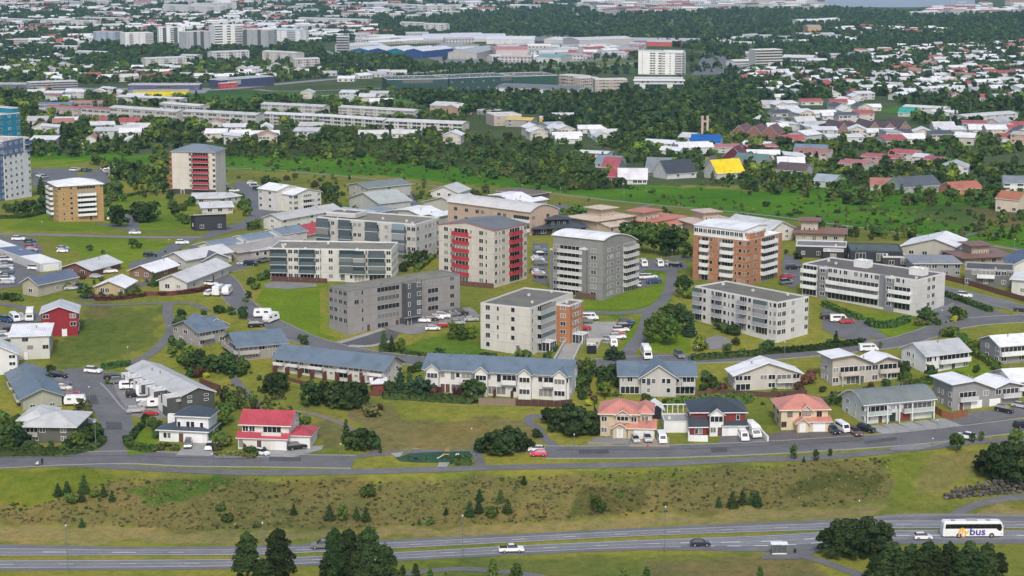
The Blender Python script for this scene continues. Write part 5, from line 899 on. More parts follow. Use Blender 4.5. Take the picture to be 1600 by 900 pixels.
fence([(424, 439), (470, 441), (512, 443)], 1.6, (.11, .05, .04), 'dark red fence along the foot of the cream block'); fence([(225, 462), (270, 462), (330, 452)], 1.3, (.15, .045, .04), 'dark red fence below the long white bungalow'); fence([(900, 466), (931, 470)], 2, (.13, .08, .06), 'brown fence at the foot of the grey vaulted tower'); fence([(884, 667), (936, 660), (928, 640)], 1.6, (.07, .05, .045), 'dark deck fence left of the beige salmon-roofed house'); fence([(312, 600), (345, 612), (338, 620)], 1.7, (.14, .07, .05), 'brown garden fence right of the dark grey row'); fence([(1190, 470), (1130, 492)], .1, (.2, .2, .2), 'low edge board before the lilac-balconied block'); fence([(1110, 505), (1160, 518), (1215, 535)], 1.5, (.10, .06, .05), 'dark board fence below the lilac-balconied block'); fence([(1125, 616), (1200, 621), (1262, 617)], 1.4, (.10, .06, .05), 'dark board fence below the pale beige hipped house'); fence([(1330, 465), (1400, 482), (1450, 497), (1490, 480)], 1.4, (.24, .25, .26), 'grey garden wall before the long white block', solid=True, t=.25)

for px, m in (([(918, 694), (930, 684), (985, 682), (984, 696)], PAVE), ([(983, 699), (988, 684), (1046, 684), (1046, 699)], M('asphalt', (.30, .24, .19))), ([(1122, 695), (1126, 682), (1190, 680), (1198, 693)], ASP), ([(1202, 697), (1200, 680), (1222, 674), (1300, 672), (1350, 672), (1350, 688)], M('asphalt', (.13, .115, .11))), ([(1452, 655), (1490, 655), (1500, 645), (1640, 632), (1640, 645), (1480, 668)], ASP)): sheet('driveway', px, m, .1, 0, 2)
# ------------------------------------------------------------ vehicles, street things, trees near by
# coach
def coach(px, py, deg):
    p = P(px, py); e = bpy.data.objects.new('bus', None); COL.objects.link(e); e.location = (p.x, p.y, p.z + .09); e.rotation_euler = (0, 0, R_(deg)); L = 13.0; w = 1.27
    wm = M('paint', (.78, .78, .77)); g = M('glass', (.012, .013, .016)); mb = MB()
    side = [(-6.5, .35), (-6.5, 1.5), (-6.42, 3.2), (-6.2, 3.5), (5.75, 3.5), (6.15, 3.35), (6.45, 2.2), (6.5, 1.0), (6.5, .35)]
    # rounded shoulders: the section is narrower at the roof
    n = len(side)
    for sg in (-1, 1):
        for x, z in side: mb.v.append((x, sg * (w if z < 3.25 else w - .16), z if z < 3.4 else 3.38))
    mb.v += [(x, -(w - .3), 3.52) for x in (-6.0, 5.6)] + [(x, w - .3, 3.52) for x in (-6.0, 5.6)]
    i = mb.mi(wm)
    for a in range(n):
        b = (a + 1) % n
        if a == 3: continue
        mb.f.append((a, b, n + b, n + a)); mb.m.append(i)
    mb.f += [(3, 4, 2 * n + 1, 2 * n), (n + 4, n + 3, 2 * n + 2, 2 * n + 3), (2 * n, 2 * n + 1, 2 * n + 3, 2 * n + 2), (3, 2 * n, 2 * n + 2, n + 3), (4, n + 4, 2 * n + 3, 2 * n + 1)]; mb.m += [i] * 5
    mb.f += [tuple(range(n))[::-1], tuple(range(n, 2 * n))]; mb.m += [i, i]; body = obj('body', mb, e)
    for sg in (-1, 1):
        mb = MB(); q = [(-6.05, 2.05), (5.0, 2.05), (5.5, 1.55), (6.0, 1.55), (6.2, 2.2), (5.95, 3.05), (-5.9, 3.05)]; mb.face([(x, sg * (w + .012), z) for x, z in q][::-sg], g); obj('window', mb, e)
        for k in range(9):
            mb = MB(); mb.box(-.02, -.012, 0, .02, .012, 1.0, M('trim', (.06, .06, .06))); obj('window_divider', mb, e, (-5.0 + 1.25 * k, sg * (w + .016), 2.05))
        for k in range(5):
            mb = MB(); mb.box(-.01, -.008, 0, .01, .008, .95, M('trim', (.4, .4, .4))); obj('hatch_line', mb, e, (-5.4 + 1.55 * k, sg * (w + .004), .75))
        for x in (-3.05, 4.0):
            o = obj('wheel', WHEEL, e, (x, sg * (w - .1), .47)); o.scale = (1.42,) * 3
            mb = MB(); mb.cyl((0, -.01, 0), .56, 'y', .02, 14, M('rubber', (.02, .02, .02))); obj('wheel_arch', mb, e, (x, sg * (w + .002), .5))
        mb = MB(); mb.box(0, -.02, 0, .35, .02, .16, M('trim', (.6, .2, .02))); obj('side_lamp', mb, e, (5.9, sg * (w + .0), .75))
        mb = MB(); mb.box(0, -.05, 0, .12, .16 if sg > 0 else .05, .5, M('trim', (.02, .02, .02))); mb.box(-.45, -.04, .46, .1, .04, .54, M('trim', (.7, .7, .7))); obj('mirror', mb, e, (6.7, sg * (w + .12), 2.1))
    mb = MB(); mb.face([(6.47, -1.1, 1.5), (6.47, 1.1, 1.5), (6.19, 1.1, 3.2), (6.19, -1.1, 3.2)], g); obj('windscreen', mb, e, (.04, 0, 0))
    mb = MB(); mb.box(-1.2, -.75, 3.52, 1.0, .75, 3.72, M('trim', (.35, .36, .38))); obj('roof_unit', mb, e)
    for x in (-4.2, 3.4): mb = MB(); mb.box(-.45, -.4, 3.52, .45, .4, 3.58, M('trim', (.2, .2, .22))); obj('roof_hatch', mb, e, (x, 0, 0))
    for txt, x, col in (('fly', -3.35, (.85, .42, .02)), ('bus', -.85, (.03, .03, .30))):
        c = bpy.data.curves.new('lettering', 'FONT'); c.body = txt; c.size = 2.25; c.offset = .035; c.extrude = .004; c.shear = .18 if txt == 'fly' else .05; c.space_character = 1.0; c.materials.append(M('line', col)); c.resolution_u = 3
        t_ = bpy.data.objects.new('t', c); me = bpy.data.meshes.new_from_object(t_); bpy.data.objects.remove(t_); o = obj('lettering', me, e); o.location = (x, -w - .1, .66); o.rotation_euler = (R_(90), 0, 0); o.scale = (1.12, 1, 1)
    tag(e, 'white airport coach with yellow and blue flybus lettering on its side', 'bus'); return e
coach(1518, 838, 1.0)
C_ = car
C_(799, 863, 4, 'pickup', 'white', 'white pickup truck on the near carriageway of the highway'); C_(503, 857, 184, 'suv', 'grey', 'dark grey SUV half hidden behind the foreground pines'); C_(1094, 853, 3, 'car', 'navy', 'dark blue car on the near carriageway of the highway'); C_(1442, 843, 1, 'hatchback', 'white', 'white hatchback passing behind the dark pines near the coach')
C_(841, 712.5, 182, 'hatchback', 'pink', 'bright pink hatchback at the end of the street'); C_(838, 706, 175, 'hatchback', 'white', 'white hatchback right behind the pink car')
C_(993, 690, -82, 'hatchback', 'silver', 'silver hatchback on the drive of the beige salmon-roofed house'); C_(1011, 688, -85, 'pickup', 'silver', 'silver pickup with dark load bed beside the silver hatchback'); C_(1034, 690, -86, 'van', 'white', 'white van parked right of the silver pickup'); C_(1161, 686, -84, 'van', 'white', 'white van on the dark drive of the red and white house'); C_(1176, 680, -76, 'camper', 'white', 'white motorhome parked behind the white van by the slanting wall')
C_(1301, 676, -70, 'suv', 'black', 'black SUV on the drive of the cream salmon-roofed house'); C_(1316, 673, -70, 'van', 'white', 'white van between the black SUV and the brown car'); C_(1336, 679, -75, 'suv', 'brown', 'dark brown SUV left of the duplex driveways'); C_(1353, 674, -40, 'suv', 'black', 'black SUV at the first duplex driveway'); C_(1509, 686, 150, 'suv', 'white', 'white SUV on the street behind two small trees'); C_(1569, 644, -35, 'suv', 'black', 'black SUV before the white garage doors'); C_(1594, 637, -30, 'car', 'silver', 'silver car at the right edge by the garage house'); C_(1598, 668, 20, 'suv', 'black', 'black SUV cut by the right edge on the street')
C_(294, 698, -84, 'suv', 'grey', 'dark grey SUV before the garage of the white villa'); C_(327, 701, -88, 'car', 'white', 'small white car beside the white villa'); C_(464, 702, 20, 'suv', 'black', 'black SUV before the crimson-roofed garage'); C_(409, 711, -30, 'hatchback', 'white', 'white hatchback on the crimson-roofed house drive')
for q in ((211, 620, 20, 'suv', 'black'), (233, 618, 12, 'camper', 'white'), (228, 628, 10, 'suv', 'white'), (247, 636, 12, 'caravan', 'white'), (229, 636, 15, 'car', 'silver'), (213, 645, 15, 'suv', 'silver'), (236, 649, 12, 'hatchback', 'red'), (176, 592, 10, 'suv', 'black'), (186, 599, 12, 'suv', 'grey'), (203, 608, 5, 'van', 'white'), (146, 583, -15, 'suv', 'white'),
          (92, 590, -25, 'suv', 'black'), (97, 602, -20, 'suv', 'grey'), (99, 609, -20, 'car', 'white'), (113, 618, 5, 'hatchback', 'red'), (113, 625, 5, 'suv', 'grey'), (118, 633, 5, 'caravan', 'white'), (135, 663, 5, 'suv', 'silver'), (10, 503, -30, 'suv', 'blue'), (23, 501, -60, 'van', 'white'), (34, 500, -60, 'suv', 'silver'), (47, 499, -80, 'camper', 'white'), (8, 525, 15, 'car', 'white'), (4, 532, 10, 'suv', 'silver'), (18, 517, 10, 'suv', 'black'),
          (119, 448, 10, 'suv', 'black'), (112, 453, 5, 'car', 'silver'), (172, 427, 20, 'suv', 'white'), (165, 427, 20, 'car', 'black'), (151, 435, -20, 'car', 'silver'), (329, 461, 60, 'suv', 'white'), (342, 460, 80, 'camper', 'white'), (355, 460, 85, 'caravan', 'white'), (411, 496, 5, 'caravan', 'white'), (424, 503, 60, 'caravan', 'white'), (400, 511, 10, 'suv', 'black'), (330, 446, -20, 'car', 'white'), (392, 415, -20, 'suv', 'black'), (380, 414, 10, 'car', 'silver'), (413, 410, 60, 'suv', 'grey'), (401, 412, 60, 'car', 'black'),
          (661, 504, -5, 'suv', 'white'), (674, 501, -5, 'car', 'black'), (682, 499, -5, 'car', 'white'), (692, 497, -5, 'suv', 'white'), (700, 494, -5, 'suv', 'grey'), (708, 493, -5, 'suv', 'grey'), (720, 492, -5, 'suv', 'black'), (676, 516, 5, 'car', 'white'), (694, 511, 8, 'hatchback', 'red'), (715, 507, 8, 'car', 'silver'), (736, 502, 8, 'car', 'silver'),
          (914, 505, 0, 'suv', 'grey'), (921, 500, 0, 'van', 'white'), (911, 516, 0, 'suv', 'red'), (979, 507, 5, 'suv', 'blue'), (976, 512, 5, 'suv', 'black'), (970, 519, 10, 'suv', 'white'), (966, 525, 10, 'hatchback', 'red'), (965, 530, 10, 'suv', 'white'), (951, 533, -10, 'car', 'silver'), (958, 540, -85, 'van', 'white'), (1010, 558, -84, 'camper', 'white'), (1061, 558, -75, 'suv', 'grey'), (1022, 443, 10, 'suv', 'blue'), (999, 447, 80, 'car', 'white'), (1006, 416, -85, 'van', 'white'), (1031, 416, -85, 'van', 'white'), (1043, 415, -70, 'car', 'white'), (1056, 417, -20, 'suv', 'black'),
          (1294, 498, 0, 'suv', 'black'), (1311, 503, 0, 'van', 'white'), (1323, 505, 5, 'car', 'red'), (1507, 465, -20, 'suv', 'white'), (1597, 487, -15, 'suv', 'black'), (1357, 549, 5, 'van', 'white'), (1239, 421, 10, 'suv', 'black'), (1230, 435, 20, 'car', 'red'), (1229, 444, 20, 'suv', 'grey')): C_(*q)
for q in ((842, 390, 846, 400, 4, 0, 'kgbk'), (838, 404, 846, 416, 4, 0, 'swkg'), (838, 424, 846, 436, 5, 0, 'kswrk'), (9, 398, 12, 446, 11, 0, 'gkwkswgksws'), (-8, 400, -4, 446, 10, 0), (46, 378, 56, 424, 11, -10, 'kgrskswskgw'), (98, 389, 98, 396, 3, 0, 'skw'), (113, 267, 141, 268, 7, 70), (163, 264, 181, 281, 8, 10), (172, 262, 176, 272, 4, 10), (347, 290, 368, 301, 6, -20, 'sgkskw'), (393, 287, 404, 299, 5, -20), (589, 340, 612, 322, 8, 15, 'sgwkbsgw'), (415, 325, 436, 322, 5, 80), (820, 322, 843, 327, 4, 20, 'wksk'), (60, 275, 72, 279, 3, 70), (1006, 437, 1020, 434, 2, 10), (90, 286, 70, 289, 4, 70), (430, 300, 438, 307, 3, 20)): carrow(*q)
for q in ((29, 376, 0, 'suv', 'white'), (211, 366, 0, 'car', 'white'), (285, 382, 5, 'suv', 'white'), (235, 401, -5, 'suv', 'black'), (640, 318, 80, 'suv', 'white'), (638, 301, 80, 'caravan', 'white'), (625, 319, 10, 'caravan', 'white'), (618, 296, 0, 'suv', 'grey'), (173, 335, -70, 'van', 'white'), (212, 333, -80, 'car', 'white'), (172, 344, -80, 'caravan', 'white')): C_(*q)
def person(px, py, top, leg, pose=0.0, label=''):
    p = P(px, py); e = bpy.data.objects.new('person', None); COL.objects.link(e); e.location = p; e.rotation_euler = (0, 0, pose)
    J = [(0, 0, .95), (0, 0, 1.2), (0, 0, 1.42), (0, 0, 1.52), (0, .02, 1.66), (0, .02, 1.74), (.2, 0, 1.4), (.26, .03, 1.12), (.24, .18, .9), (-.2, 0, 1.4), (-.26, -.05, 1.12), (-.25, .1, .88), (.1, 0, .9), (.12, .18, .5), (.12, .12, .06), (.12, .26, .04), (-.1, 0, .9), (-.12, -.06, .5), (-.12, -.24, .1), (-.12, -.12, .04)]
    E = [(0, 1), (1, 2), (2, 3), (3, 4), (4, 5), (2, 6), (6, 7), (7, 8), (2, 9), (9, 10), (10, 11), (0, 12), (12, 13), (13, 14), (14, 15), (0, 16), (16, 17), (17, 18), (18, 19)]
    Rr = [.17, .15, .16, .06, .11, .08, .08, .055, .04, .08, .055, .04, .11, .07, .05, .04, .11, .07, .05, .04]
    me = bpy.data.meshes.new('body'); me.from_pydata(J, E, []); me.materials.append(M('wall', top)); me.materials.append(M('wall', leg)); o = obj('body', me, e)
    m = o.modifiers.new('skin', 'SKIN'); me.skin_vertices[0].data.foreach_set('radius', [r for r in Rr for _ in (0, 1)]); me.skin_vertices[0].data[0].use_root = True; s = o.modifiers.new('s', 'SUBSURF'); s.levels = s.render_levels = 1
    mb = MB(); mb.cyl((0, .0, 1.70), .115, 'z', .12, 8, M('bark', (.05, .03, .02)), .07); obj('hair', mb, e); return tag(e, label, 'person')
person(66, 727, (.02, .02, .025), (.02, .02, .03), .6, 'person in dark clothes walking on the street at the left'); 
def stroller():
    p = P(58, 728); e = bpy.data.objects.new('baby_stroller', None); COL.objects.link(e); e.location = p; mb = MB(); mb.prism([(-.35, .45), (.4, .45), (.45, .9), (.1, 1.1), (-.35, .7)], 'y', -.25, .25, M('trim', (.55, .55, .55))); obj('seat', mb, e)
    for x in (-.4, .4):
        for y in (-.25, .25): obj('wheel', WHEEL, e, (x, y, .15), 0, .45)
    mb = MB(); mb.box(.4, -.25, .85, .75, .25, .9, M('trim', (.05, .05, .05))); obj('handle', mb, e); tag(e, 'pale stroller pushed ahead of the walking person', 'stroller')
stroller()
# bus shelter and bin
def shelter(px, py):
    p = P(px, py); e = bpy.data.objects.new('bus_shelter', None); COL.objects.link(e); e.location = p; e.rotation_euler = (0, 0, .03); mm = M('metal', (.25, .26, .27))
    for x in (-1.5, -.5, .5, 1.5):
        for y in ((-.6, .6) if abs(x) > 1 else (-.6,)): mb = MB(); mb.box(-.04, -.04, 0, .04, .04, 2.35, mm); obj('post', mb, e, (x, y, 0))
    mb = MB(); mb.box(-1.75, -.85, 2.35, 1.75, .9, 2.5, M('trim', (.8, .8, .8))); obj('roof', mb, e)
    for k in range(3): mb = MB(); mb.box(-.45, -.01, .25, .45, .01, 2.1, M('glass', (.12, .14, .15))); obj('pane', mb, e, (-1 + k, -.6, 0))
    mb = MB(); mb.box(-1.5, -.66, .2, 1.5, -.62, .45, M('trim', (.75, .75, .75))); obj('base_panel', mb, e); mb = MB(); mb.box(-1.1, -.3, .42, 1.1, .05, .48, M('wall', (.3, .2, .1))); obj('bench', mb, e)
    tag(e, 'glass bus shelter with white roof beside the highway', 'bus shelter')
shelter(1217, 866)
mb = MB(); mb.cyl((0, 0, 0), .25, 'z', .85, 8, M('trim', (.02, .02, .02)), .3); mb.box(-.2, -.2, .85, .2, .2, .95, M('trim', (.03, .03, .03))); tag(obj('litter_bin', mb, None, P(1242, 864)), 'black litter bin right of the bus shelter', 'bin')
mb = MB(); mb.cyl((0, 0, 0), .12, 'z', .8, 8, M('trim', (.5, .02, .02)), .1); mb.cyl((0, 0, .8), .14, 'z', .18, 8, M('trim', (.6, .05, .03)), .05); mb.cyl((-.22, 0, .55), .06, 'x', .44, 6, M('trim', (.5, .02, .02))); tag(obj('fire_hydrant', mb, None, P(1012, 699)), 'small red hydrant at the kerb below the silver pickup', 'hydrant')
# playground things
def swing(px, py):
    p = P(px, py); e = bpy.data.objects.new('swing_frame', None); COL.objects.link(e); e.location = p; m = M('metal', (.12, .12, .13))
    for x in (-1.3, 1.3):
        for s_ in (-1, 1):
            mb = MB(); k = 0
            for t in (0, 1): c = (x * (1 - .45 * t), s_ * 1.0 * (1 - t), 2.6 * t); mb.v += [(c[0] + .06, c[1], c[2]), (c[0] - .03, c[1] + .05, c[2]), (c[0] - .03, c[1] - .05, c[2])]
            for b in range(3): d = (b + 1) % 3; mb.f.append((b, d, 3 + d, 3 + b)); mb.m.append(mb.mi(m))
            obj('leg', mb, e)
    mb = MB(); mb.cyl((-1.0, 0, 2.58), .06, 'x', 2.0, 6, m); obj('crossbar', mb, e)
    for x in (-.35, .35): mb = MB(); mb.box(-.02, -.02, .5, .02, .02, 2.55, m); obj('rope', mb, e, (x, 0, 0))
    mb = MB(); mb.cyl((0, 0, .42), .55, 'z', .1, 12, M('rubber', (.03, .03, .035))); obj('seat', mb, e)
    mb = MB(); mb.box(-1.7, -1.2, .0, 1.7, 1.2, .06, M('rubber', (.03, .03, .05))); obj('mat', mb, e); tag(e, 'dark nest swing on a black mat in the green playground', 'swing')
swing(650, 718)
def slide(px, py):
    p = P(px, py); e = bpy.data.objects.new('slide', None); COL.objects.link(e); e.location = p; m = M('trim', (.45, .33, .18))
    for x in (.3, 1.3):
        for y in (-.4, .4): mb = MB(); mb.box(-.06, -.06, 0, .06, .06, 2.1, M('wall', (.18, .09, .04))); obj('post', mb, e, (x, y, 0))
    mb = MB(); mb.box(.25, -.5, 1.1, 1.35, .5, 1.2, m); obj('platform', mb, e); mb = MB(); mb.prism([(-1.5, .15), (-1.2, .15), (.3, 1.15), (.3, 1.3), (-1.25, .3), (-1.5, .3)], 'y', -.28, .28, M('trim', (.6, .55, .42))); obj('chute', mb, e)
    mb = MB(); mb.prism([(.1, 2.0), (1.5, 2.0), (.8, 2.6)], 'y', -.6, .6, M('trim', (.35, .22, .1))); obj('roof', mb, e); tag(e, 'small wooden climbing tower with pale slide on the green surface', 'slide')
slide(693, 717)
mb = MB(); mb.cyl((0, 0, 0), .7, 'z', .35, 10, M('trim', (.6, .6, .58)), .3); tag(obj('play_cone', mb, None, P(715, 711)), 'small white cone mound in the playground', 'play mound')
# boulder wall on the right: every stone is its own piece
def boulders():
    A = P(1478, 779); e = bpy.data.objects.new('boulder_wall', None); COL.objects.link(e); e.location = A; ms = []
    for v in range(6):
        g = random.Random(v); mb = MB(); m = M('stone', [(.075, .07, .065), (.10, .095, .085), (.05, .048, .045), (.09, .08, .065), (.14, .13, .12), (.075, .055, .05)][v])
        ico = [(0, 0, 1), (.89, 0, .45), (.28, .85, .45), (-.72, .53, .45), (-.72, -.53, .45), (.28, -.85, .45), (.72, .53, -.45), (-.28, .85, -.45), (-.89, 0, -.45), (-.28, -.85, -.45), (.72, -.53, -.45), (0, 0, -1)]
        it = [(0, 1, 2), (0, 2, 3), (0, 3, 4), (0, 4, 5), (0, 5, 1), (1, 6, 2), (2, 7, 3), (3, 8, 4), (4, 9, 5), (5, 10, 1), (6, 7, 2), (7, 8, 3), (8, 9, 4), (9, 10, 5), (10, 6, 1), (11, 7, 6), (11, 8, 7), (11, 9, 8), (11, 10, 9), (11, 6, 10)]
        mb.v = [tuple(c * g.uniform(.75, 1.15) for c in q) for q in ico]; mb.f = it[:]; mb.m = [mb.mi(m)] * 20; ms.append(mb.mesh('stone'))
    g = random.Random(3); path = [P(x, y) for x, y in ((1478, 779), (1500, 778), (1530, 775), (1565, 772), (1600, 769), (1660, 766), (1700, 764))]; pts = resample([p.to_2d() for p in path], .75)
    for i, p in enumerate(pts):
        rows = 4 if i > 5 else 2 + i // 3; rows += g.randrange(2)
        for r in range(rows):
            x, y = p.x + g.uniform(-.45, .45), p.y + .5 * r + g.uniform(-.25, .25); o = obj('stone', ms[g.randrange(6)], e, (x - A.x, y - A.y, H(p.x, p.y) - A.z + .25 + r * .58 + g.uniform(-.15, .15)), g.uniform(0, 6), (g.uniform(.35, .85), g.uniform(.35, .65), g.uniform(.3, .55)))
            o.rotation_euler = (g.uniform(-.3, .3), g.uniform(-.3, .3), g.uniform(0, 6))
    tag(e, 'rough dry wall of grey boulders below the pines at the right', 'stone wall')
boulders()
for q in ((106, 892, 73), (723, 872, 68), (1039, 862, 72), (1342, 806, 24), (1482, 905, 22), (411, 852, 36), (150, 703, 45), (140, 628, 24), (332, 728, 19), (533, 727, 34), (737, 700, 31), (897, 716, 38), (1464, 682, 26), (1457, 698, 13), (1089, 563, 22), (1470, 528, 44), (1226, 556, 22), (1476, 452, 26), (66, 367, 21), (265, 397, 23), (289, 392, 16), (200, 560, 18), (1245, 700, 40), (1324, 372, 18), (1050, 405, 14), (645, 262, 8), (503, 282, 10), (876, 306, 12), (975, 312, 12), (1585, 390, 16)): lamp(*q)  # the left-hand flagpoles and flag are also drawn as street lamps
# ------------------------------------------------------------ trees one can tell apart
T_ = tree
PINES = ((388, 928, 100, 1.15), (436, 932, 108, 1.05), (412, 940, 70, 1.2), (509, 930, 62, 1.0), (524, 938, 116, .8), (548, 936, 112, 1.0), (577, 940, 120, .9), (602, 940, 92, 1.1), (560, 950, 90, 1.2))
for x, y, h, w in PINES: T_(x, y, h, 'pine', 'pine', None, 6500, w, 'foreground pines')
for x, y, h in ((629, 902, 20), (650, 903, 24), (672, 906, 20), (696, 906, 14), (770, 908, 36), (807, 912, 34), (975, 908, 22), (1010, 908, 24), (1187, 908, 24)): T_(x, y, h, 'pine', 'mid', None, 700, 1.1)
for x, y, h in ((1296, 866, 42), (1322, 869, 60), (1355, 866, 60), (1376, 858, 44), (1310, 872, 50), (1338, 874, 50), (1365, 870, 44)): T_(x, y, h, 'round', 'pine', None, 3000, 1.0, 'dark pines by the highway')
for x, y, h in ((1366, 912, 48), (1392, 912, 68), (1422, 914, 66), (1452, 914, 70), (1482, 915, 70), (1512, 914, 70), (1541, 912, 66), (1560, 906, 44), (1407, 920, 62), (1438, 922, 60), (1497, 922, 62), (1528, 920, 60), (1380, 922, 50), (1467, 922, 60)): T_(x, y, h, 'pine', 'pine', None, 3000, 1.3, 'dark pines by the highway')
for x, y, h in ((1537, 738, 34), (1551, 750, 52), (1573, 754, 64), (1598, 754, 66), (1624, 752, 64), (1585, 756, 44), (1562, 752, 40)): T_(x, y, h, 'round', 'pine', None, 2600, 1.0, 'dark pines above the boulder wall')
for q in ((1586, 700, 32, 'broad', 'mid'), (1495, 708, 32, 'broad', 'mid'), (1519, 692, 18, 'slim', 'mid'), (1533, 690, 18, 'slim', 'mid'), (1240, 718, 25, 'slim', 'dark'), (1275, 721, 20, 'slim', 'dark'), (1256, 722, 10, 'spruce', 'dark'), (1297, 714, 14, 'slim', 'dark'), (594, 709, 12, 'slim', 'dark'), (639, 718, 9, 'slim', 'mid'), (666, 719, 9, 'slim', 'mid')): T_(*q)
for q in ((762, 708, 30), (778, 710, 40), (795, 709, 42), (810, 705, 34), (752, 706, 20), (820, 702, 20), (788, 712, 30), (864, 664, 28), (872, 676, 38), (888, 674, 44), (905, 678, 42), (918, 678, 30), (895, 682, 26), (930, 680, 20), (840, 683, 14)): T_(*q, 'bush' if q[2] < 30 else 'round', 'pine', None, 700, 1.1)
